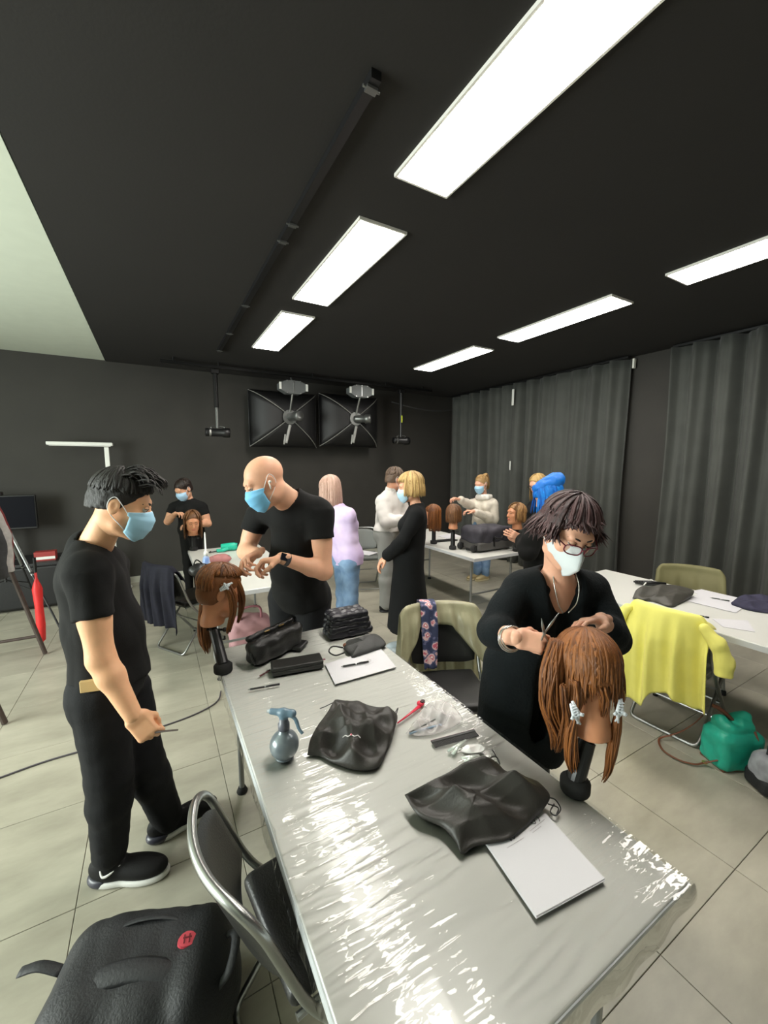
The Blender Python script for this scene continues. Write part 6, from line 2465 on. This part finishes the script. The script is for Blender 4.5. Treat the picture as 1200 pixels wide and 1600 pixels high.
# flat black case
P4 = [TZ(424, 1062, TOP), TZ(426, 1040, TOP), TZ(498, 1028, TOP), TZ(507, 1049, TOP)]
c0 = np.mean(P4, 0)
ax = unit(P4[2] - P4[1])
ln = float(np.linalg.norm(P4[2] - P4[1]))
t = thing('pencil_case', 'flat black rectangular case on the covered table', 'case', (c0[0], c0[1], TOP))
Rc = np.stack([ax, np.cross(UP, ax), UP], 1)
M_case = mat('case_leather', (34, 34, 32), .45, bump=.15, bscale=150)
MB().box(c0 + UP * .011, (.118, .045, .011), Rc, bev=.007).obj('lower_shell', M_case, t, smooth=False)
MB().box(c0 + UP * .031, (.118, .045, .009), Rc, bev=.007).obj('upper_shell', M_case, t)
MB().box(c0 + UP * .0218, (.116, .043, .0018), Rc).obj('zip', M_metal_dark, t)
MB().box(c0 + Rc @ A(.124, .0, .022), (.010, .004, .002), Rc).obj('zip_pull', mat('pull_pink', (150, 96, 110), .5), t)

# open black toiletry bag
bc = TZ(430, 1022, TOP)
t = thing('toiletry_bag', 'open black leather toiletry bag with gold zip pulls', 'bag', bc)
axb = unit(TZ(478, 990, TOP) - TZ(388, 1032, TOP))
nb_ = np.cross(UP, axb)
Rb = np.stack([axb, nb_, UP], 1)
M_leather = mat('black_leather', (24, 24, 24), .40, var=.15, scale=20, bump=.2, bscale=90)
sd = Sdf(.0055)
sd.box(bc + UP * .055, (.150, .050, .055), Rb, rad=.035, k=0)
sd.cap(bc - axb * .13 + UP * .09 - nb_ * .01, bc + axb * .13 + UP * .10 - nb_ * .01, .030, .030, .03)
sd.cap(bc - axb * .125 + UP * .125 + nb_ * .005, bc + axb * .12 + UP * .135 + nb_ * .005, .016, .018, .012, op='sub')
sd.cut((0, 0, TOP + .001), (0, 0, -1))
sd.obj('body', M_leather, t, wrinkle(321, 40, .004))
sd = Sdf(.0055)
sd.cap(bc - axb * .13 + UP * .118 + nb_ * .030, bc + axb * .14 + UP * .128 + nb_ * .034, .014, .013, .02)
sd.obj('flap', M_leather, t, wrinkle(322, 45, .003))
sd = Sdf(.0055)
sd.box(bc + axb * .125 - nb_ * .045 + UP * .012, (.05, .03, .011), rotz(math.atan2(axb[1], axb[0]) + .4), rad=.01, k=0)
sd.obj('side_tab', M_leather, t)
for k, x in enumerate((-.035, .055)):
    MB().box(bc + axb * x + UP * .132 + nb_ * .012, (.016, .004, .003), Rb, bev=.002).obj('zip_pull', mat('gold', (200, 170, 110), .3, .9), t)
MB().tube(spline([bc - axb * .14 + UP * .10 - nb_ * .02, bc - axb * .165 + UP * .06 - nb_ * .03, bc - axb * .15 + UP * .02 - nb_ * .04], 5), .006, 8).obj('strap', M_leather, t, smooth=True)

# folded puffer jacket
bc = TZ(545, 990, TOP)
t = thing('folded_jacket', 'folded dark navy puffer jacket at the far table end', 'jacket', bc)
axb = unit(TZ(575, 985, TOP) - TZ(505, 1000, TOP))
nb_ = np.cross(UP, axb)
Rb = np.stack([axb, nb_, UP], 1)
M_puff = mat('puffer_nylon', (22, 22, 30), .38, var=.2, scale=14, bump=.15, bscale=60)
bc = bc + nb_ * .02
for k in range(4):
    sd = Sdf(.0065)
    for q in range(3):
        sd.cap(bc - axb * (.11 - .004 * k) + nb_ * (-.045 + .045 * q) + UP * (.018 + .032 * k), bc + axb * (.115 - .010 * k) + nb_ * (-.045 + .045 * q) + UP * (.018 + .032 * k), .021, .021, .016)
    sd.cut((0, 0, TOP + .001), (0, 0, -1))
    sd.obj('folded_layer', M_puff, t, wrinkle(331 + k, 55, .004))

# dark grey pouch with brown lining
rim = [rz(536, 1014, .008), rz(542, 1002, .035), rz(560, 998, .045), rz(585, 991, .035), rz(598, 998, .022), rz(602, 1009, .009), rz(580, 1018, .009), rz(552, 1027, .008), rz(548, 1024, .008)]
c0 = np.mean(rim, 0)
t = thing('grey_pouch', 'dark grey pouch with brown contents beside the folded jacket', 'pouch', (c0[0], c0[1], TOP))
crumple('bag', rim, .030, mat('pouch_grey', (46, 47, 46), .55, bump=.15, bscale=160), t, 341, .006, 30, zb=TOP + .0045)
cord('strap', [rz(536, 1012, .02), rz(520, 1010, .03), rz(514, 1018, .02), rz(524, 1024, .008), rz(538, 1020, .006)], t, .004)
sd = Sdf(.004)
sd.ell(rz(540, 1008, .02), (.016, .012, .012), None, 0)
sd.obj('brown_contents', mat('brown_leather', (112, 66, 44), .5), t)

# spray bottle
bc = TZ(445, 1183, TOP)
t = thing('spray_bottle', 'round grey spray bottle with trigger head', 'spray bottle', bc)
M_spray = mat('spray_grey', (112, 122, 128), .28, .25, coat=.3)
prof = [(0, .0), (.022, .0), (.030, .004)] + [(.047 * math.cos(a), .046 + .047 * math.sin(a)) for a in np.linspace(-1.0, 1.12, 12)] + [(.017, .094), (.016, .104), (0, .104)]
MB().lathe(prof, bc, 28).obj('bulb', M_spray, t, smooth=True)
MB().lathe([(0, .100), (.0185, .100), (.0185, .120), (.015, .124), (.014, .146), (0, .146)], bc, 20).obj('collar', mat('collar_grey', (96, 98, 108), .35), t, smooth=True)
hd_ = unit(-RT * .95 + FH * .1)
Rh = np.stack([hd_, np.cross(UP, hd_), UP], 1)
sd = Sdf(.003)
sd.cap(bc + UP * .155 - hd_ * .030, bc + UP * .158 + hd_ * .040, .013, .010, .01)
sd.cap(bc + UP * .135, bc + UP * .155, .014, .015, .01)
sd.cut(bc + UP * .150 + hd_ * .046, hd_)
sd.obj('spray_head', mat('spray_blue', (96, 120, 136), .35), t)
MB().tube(spline([bc + UP * .150 - hd_ * .022, bc + UP * .135 - hd_ * .040, bc + UP * .105 - hd_ * .050, bc + UP * .088 - hd_ * .062], 5), [.007] * 8 + [.006] * 8, 8, flat=.6, nrm=np.cross(UP, hd_)).obj('trigger', mat('spray_blue', (96, 120, 136), .35), t, smooth=True)
MB().tube([bc + UP * .158 + hd_ * .042, bc + UP * .158 + hd_ * .054], .006, 10).obj('nozzle', mat('nozzle_pale', (190, 196, 198), .4), t)

# red comb with round end
t = thing('red_comb', 'red tail comb with a round head lying beside the pouch', 'comb', TZ(640, 1115, TOP))
a, b = TZ(621, 1130, TOP + .005), TZ(655, 1104, TOP + .006)
M_redp = mat('red_plastic', (206, 34, 62), .35)
MB().tube([a, lerp(a, b, .75), b], [.003, .006, .009], 8, flat=.5, nrm=(0, 0, 1)).obj('handle', M_redp, t, smooth=True)
MB().lathe([(0, 0), (.013, 0), (.015, .004), (.013, .010), (0, .011)], TZ(657, 1101, TOP + .001), 16).obj('round_head', M_redp, t, smooth=True)
MB().box(TZ(660, 1097, TOP + .009), (.010, .007, .007), rotz(.5), bev=.002).obj('dark_tip', mat('dark_tip', (52, 28, 30), .5), t)

# clear zip bag with comb inside
rim = [rz(634, 1146, .002), rz(648, 1128, .012), rz(660, 1108, .022), rz(678, 1094, .032), rz(700, 1096, .034), rz(716, 1112, .022), rz(722, 1126, .010), rz(700, 1140, .004), rz(676, 1148, .003), rz(652, 1150, .002)]
c0 = np.mean(rim, 0)
t = thing('zip_bag', 'crumpled clear plastic bag with small tools inside', 'plastic bag', (c0[0], c0[1], TOP))
Mclear = bpy.data.materials.new('clear_bag')
Mclear.use_nodes = True
b_ = Mclear.node_tree.nodes['Principled BSDF']
b_.inputs['Base Color'].default_value = lin((226, 220, 220))
b_.inputs['Alpha'].default_value = .34
b_.inputs['Roughness'].default_value = .12
crumple('film', rim, .020, Mclear, t, 351, .020, 70, zb=TOP)
MB().tube([rz(640, 1146, .006), rz(690, 1132, .006)], .004, 8).obj('tool_handle', mat('tool_blue', (126, 150, 172), .4), t)
MB().tube([rz(640, 1144, .010), rz(684, 1122, .012)], .003, 8).obj('tool_rod', M_greymetal, t)
MB().box(rz(690, 1122, .010), (.022, .010, .005), rotz(.4), bev=.002).obj('tool_block', M_greymetal, t)

# black comb
P0, P1 = TZ(676, 1162, TOP + .004), TZ(744, 1144, TOP + .004)
ax = unit(P1 - P0)
nn_ = np.cross(UP, ax)
t = thing('black_comb', 'flat black comb lying by the clear plastic bag', 'comb', (P0[0], P0[1], TOP))
Lc = float(np.linalg.norm(P1 - P0))
MB().box((P0 + P1) / 2 + nn_ * .008, (Lc / 2, .006, .0035), np.stack([ax, nn_, UP], 1), bev=.002).obj('spine', M_blackplastic, t)
for k in range(34):
    p = lerp(P0, P1, (k + .5) / 34) - nn_ * .008
    MB().box(p, (.0012, .012, .0022), np.stack([ax, nn_, UP], 1)).obj('tooth', M_blackplastic, t)
MB().box((P0 + P1) / 2 + nn_ * .0145, (Lc / 2, .001, .002), np.stack([ax, nn_, UP], 1)).obj('pink_edge', mat('pink_edge', (150, 92, 110), .5), t)

# clear and white clips
M_clearclip = mat('clear_clip', (196, 206, 196), .2, trans=.35)
for k, (a, b, nm) in enumerate((((704, 1176), (728, 1156), 'clear plastic hair clip beside the black comb'), ((724, 1188), (748, 1180), 'clear plastic hair clip behind the black pouch'))):
    p0, p1 = TZ(*a, TOP + .006), TZ(*b, TOP + .006)
    t = thing('hair_clip', nm, 'hair clip', (p0[0], p0[1], TOP))
    d = unit(p1 - p0)
    n_ = np.cross(UP, d)
    for sg in (-1, 1):
        MB().tube([p0 + n_ * .010 * sg, lerp(p0, p1, .45) + n_ * .003 * sg + UP * .003, p1 + n_ * .001 * sg], [.006, .006, .003], 8, flat=.5, nrm=(0, 0, 1)).obj('jaw', M_clearclip, t, smooth=True)
    MB().tube([lerp(p0, p1, .45) - n_ * .006 + UP * .003, lerp(p0, p1, .45) + n_ * .006 + UP * .003], .003, 8).obj('hinge', M_chrome, t)
rim = [rz(719, 1174, .002), rz(728, 1165, .010), rz(748, 1163, .012), rz(758, 1169, .008), rz(752, 1175, .003), rz(734, 1177, .002)]
c0 = np.mean(rim, 0)
tag(crumple('tissue', rim, .010, mat('tissue_white', (226, 224, 222), .8), None, 361, .008, 80, zb=TOP), 'small crumpled white tissue behind the large black pouch', 'tissue')

# scissors in the woman's hand
q = PT(850, 990, 1.19)
t = thing('scissors', 'silver hairdressing scissors held by the woman with glasses', 'scissors', q)
for sg in (-1, 1):
    tip = PT(846 if sg < 0 else 874, 966 if sg < 0 else 957, 1.19)
    MB().tube([q, lerp(q, tip, .5), tip], [.0035, .0045, .0008], 8, flat=.4, nrm=FH).obj('blade', M_chrome, t, smooth=True)
    rc = PT(858 if sg < 0 else 843, 1012, 1.20)
    MB().tube([q, rc + UP * .012], .0028, 8).obj('shank', M_chrome, t)
    MB().tube([rc + RT * .011 * math.cos(a) + UP * .013 * math.sin(a) for a in np.linspace(0, 6.283, 18, endpoint=False)], .0028, 6, closed=True).obj('finger_ring', M_chrome, t, smooth=True)
MB().tube([q - FH * .005, q + FH * .005], .004, 10).obj('pivot_screw', M_chrome, t)

# ------------------------------------------------------------------ right table
TB = TH_ + .0006
rim = [TZ(988, 935, TB + .005), TZ(996, 920, TB + .05), TZ(1015, 917, TB + .06), TZ(1050, 914, TB + .07), TZ(1083, 922, TB + .05), TZ(1078, 932, TB + .03), TZ(1062, 942, TB + .012), TZ(1048, 948, TB + .008), TZ(1020, 940, TB + .004), TZ(1002, 939, TB + .003)]
c0 = np.mean(rim, 0)
tag(crumple('grey_bag', rim, .035, mat('bag_grey_olive', (62, 60, 54), .5, var=.15, scale=16), None, 371, .020, 24, zb=TB), 'crumpled dark grey bag on the table behind the yellow jacket', 'bag')
t = thing('hair_clipper', 'small black hair clipper with white cord on the right table', 'hair clipper', TZ(1010, 912, TB))
MB().tube([TZ(992, 909, TB + .02), TZ(1012, 911, TB + .022), TZ(1040, 913, TB + .018)], [.014, .020, .016], 10).obj('body', M_blackplastic, t, smooth=True)
MB().tube(spline([TZ(1006, 914, TB + .02), TZ(1012, 908, TB + .03), TZ(1018, 906, TB + .02), TZ(1024, 912, TB + .006)], 5), .005, 8).obj('white_cord', M_white_plastic, t, smooth=True)
for k in range(4):
    MB().box(TZ(992 + k * 4, 909, TB + .032), (.003, .010, .006)).obj('guide_tooth', M_blackplastic, t)
paper([(1078, 924), (1096, 921), (1152, 934), (1140, 946)], .002, 'white papers beside the dark grey bag on the right table', n=2, base=TB)
paper([(1068, 938), (1092, 928), (1160, 950), (1150, 958)], .002, 'white sheet between grey bag and navy cloth on right table', n=2, base=TB + .0021)
paper([(1113, 967), (1168, 970), (1180, 988), (1130, 980)], .002, 'white sheet at the table edge behind the yellow jacket', n=2, base=TB)
pen((1094, 962), (1108, 965), 'dark pen on the right table edge behind the yellow jacket', TB)
pen((1112, 934), (1140, 939), 'grey pen lying on papers on the right table', TB + .0045, m=M_greymetal)
rim = [TZ(1142, 942, TB + .02), TZ(1156, 932, TB + .05), TZ(1180, 929, TB + .06), TZ(1210, 934, TB + .05), TZ(1230, 950, TB + .02), TZ(1205, 958, TB + .004), TZ(1180, 955, TB + .006), TZ(1160, 950, TB + .008)]
tag(crumple('navy_cloth', rim, .030, mat('navy_wool', (46, 44, 66), .85, var=.2, scale=30), None, 381, .014, 30, zb=TB), 'folded dark navy cloth on the right table', 'cloth')

# ------------------------------------------------------------------ far left table
t = thing('hair_dryer', 'teal hair dryer lying on the far left table', 'hair dryer', TZ(358, 856, TB))
c0 = TZ(360, 854, TB + .045)
M_tealp = mat('teal_plastic', (40, 190, 160), .35)
hd_ = unit(RT * .9 + FH * .3)
MB().lathe([(0, -.10), (.034, -.10), (.036, -.09), (.044, -.02), (.045, .04), (.036, .075), (0, .08)], c0, 18, np.stack([np.cross(UP, hd_), UP, hd_], 1)).obj('barrel', M_tealp, t, smooth=True)
MB().tube([c0 + hd_ * .01 - UP * .005, c0 - hd_ * .05 - FH * .06 - UP * .025, c0 - hd_ * .11 - FH * .09 - UP * .022], [.020, .020, .018], 12).obj('handle', M_tealp, t, smooth=True)
MB().lathe([(.030, 0), (.038, 0), (.036, .030), (.030, .030)], c0 + hd_ * .075, 16, np.stack([np.cross(UP, hd_), UP, hd_], 1)).obj('nozzle', M_blackplastic, t, smooth=True)
MB().tube(spline([c0 - hd_ * .11 - FH * .09 - UP * .025, c0 - hd_ * .18 - FH * .10 - UP * .036, c0 - hd_ * .20 - FH * .02 - UP * .037], 5), .006, 8).obj('cord', M_blackplastic, t, smooth=True)
t = thing('hair_brush', 'dark brush lying beside the teal hair dryer', 'brush', TZ(380, 862, TB))
a, b = TZ(376, 866, TB + .02), TZ(392, 854, TB + .02)
MB().tube([a, lerp(a, b, .6)], .020, 10).obj('bristles', M_blackplastic, t, smooth=True)
MB().tube([lerp(a, b, .55), b], .010, 10).obj('handle', mat('brush_grey', (160, 160, 150), .5), t, smooth=True)
bc = TZ(323, 893, TB + .003)
t = thing('applicator_bottle', 'clear blue bottle with long thin white nozzle', 'bottle', bc)
MB().lathe([(0, 0), (.030, 0), (.032, .006), (.032, .10), (.026, .13), (.014, .145), (.014, .155), (0, .155)], bc, 20).obj('body', mat('bottle_blue', (120, 150, 205), .25, rgb2=(206, 214, 226), scale=12), t, smooth=True)
MB().lathe([(0, .15), (.020, .15), (.020, .18), (.008, .19), (.006, .34), (.003, .36), (0, .36)], bc, 14).obj('nozzle', M_white_plastic, t, smooth=True)
paper([(306, 882), (330, 878), (336, 890), (310, 896)], .003, 'white sheets beside the bottle on the far left table', n=2, base=TB)
bc = TZ(312, 900, TB)
t = thing('black_bag', 'black soft bag at the edge of the far left table', 'bag', bc)
sd = Sdf(.009)
sd.ell(bc + UP * .053, (.09, .07, .055), rotz(.4), 0)
sd.cut((0, 0, TB + .006), (0, 0, -1))
sd.obj('body', M_leather, t, wrinkle(391, 40, .006))
MB().tube(spline([bc + A(-.05, 0, .08), bc + A(-.02, -.02, .15), bc + A(.04, 0, .09)], 5), .006, 8).obj('handle', M_leather, t, smooth=True)
bc = TZ(345, 880, TB)
t = thing('pink_pouch', 'dusty pink pouch behind the pinned training head', 'pouch', bc)
sd = Sdf(.009)
sd.ell(bc + UP * .045, (.10, .06, .045), rotz(-.2), 0)
sd.cut((0, 0, TB + .006), (0, 0, -1))
sd.obj('body', mat('dusty_pink', (168, 110, 108), .6), t, wrinkle(392, 40, .006))
MB().tube([bc + A(-.08, -.01, .075), bc + A(.08, -.03, .075)], .003, 6).obj('zip', M_greymetal, t)

# ------------------------------------------------------------------ suitcase table
bc = A(3.30, 3.38, TB)
t = thing('travel_bag', 'dark grey wheeled travel bag lying on the white table', 'suitcase', bc)
sd = Sdf(.010)
sd.box(bc + UP * .145, (.265, .17, .115), rad=.05, k=0)
sd.ell(bc + A(-.14, 0, .22), (.12, .14, .055), None, .04)
sd.cut(bc + UP * .105, -UP)
sd.obj('soft_top', mat('travel_fabric', (52, 50, 58), .7, var=.15, scale=16), t, wrinkle(401, 22, .010))
sd = Sdf(.010)
sd.box(bc + UP * .068, (.27, .178, .052), rad=.03, k=0)
sd.obj('lower_shell', mat('travel_shell', (74, 72, 70), .55), t)
for (sx, sy) in ((-1, -1), (-1, 1)):
    MB().lathe([(0, -.016), (.038, -.016), (.042, -.008), (.042, .008), (.038, .016), (0, .016)], bc + A(sx * .29, sy * .11, .044), 18, np.array([[1., 0, 0], [0, 0, 1.], [0, -1, 0]])).obj('wheel', M_rubber, t, smooth=True)
    MB().box(bc + A(sx * .265, sy * .11, .05), (.03, .03, .03), bev=.008).obj('wheel_housing', M_blackplastic, t)
for sy in (-.08, .08):
    MB().box(bc + A(.25, sy, .016), (.012, .02, .014)).obj('foot', M_rubber, t)
MB().box(bc + A(-.25, 0, .016), (.012, .05, .014)).obj('foot', M_rubber, t)
MB().tube(spline([bc + A(-.06, -.185, .17), bc + A(-.03, -.205, .15), bc + A(.03, -.205, .15), bc + A(.06, -.185, .17)], 5), .010, 8).obj('carry_handle', M_blackplastic, t, smooth=True)
MB().tube([bc + A(-.05, -.165, .21), bc + A(-.05, -.18, .06)], .014, 6, flat=.2, nrm=(0, 1, 0)).obj('strap', M_blackplastic, t)
t = thing('comb_tray', 'dark strip of combs lying on the suitcase table', 'tray', TZ(692, 847, TB))
P0, P1 = TZ(675, 846, TB + .008), TZ(712, 843, TB + .008)
MB().box((P0 + P1) / 2, (float(np.linalg.norm(P1 - P0)) / 2, .05, .007), np.stack([unit(P1 - P0), np.cross(UP, unit(P1 - P0)), UP], 1), bev=.004).obj('tray', M_blackplastic, t)
for k in range(4):
    p = lerp(P0, P1, .2 + .2 * k)
    MB().box(p + UP * .011, (.03, .006, .003), rotz(.5 + .2 * k)).obj('comb', M_greymetal, t)
paper([(684, 838), (706, 833), (720, 838), (700, 842)], .003, 'white sheets behind the comb tray on the suitcase table', n=2, base=TB)
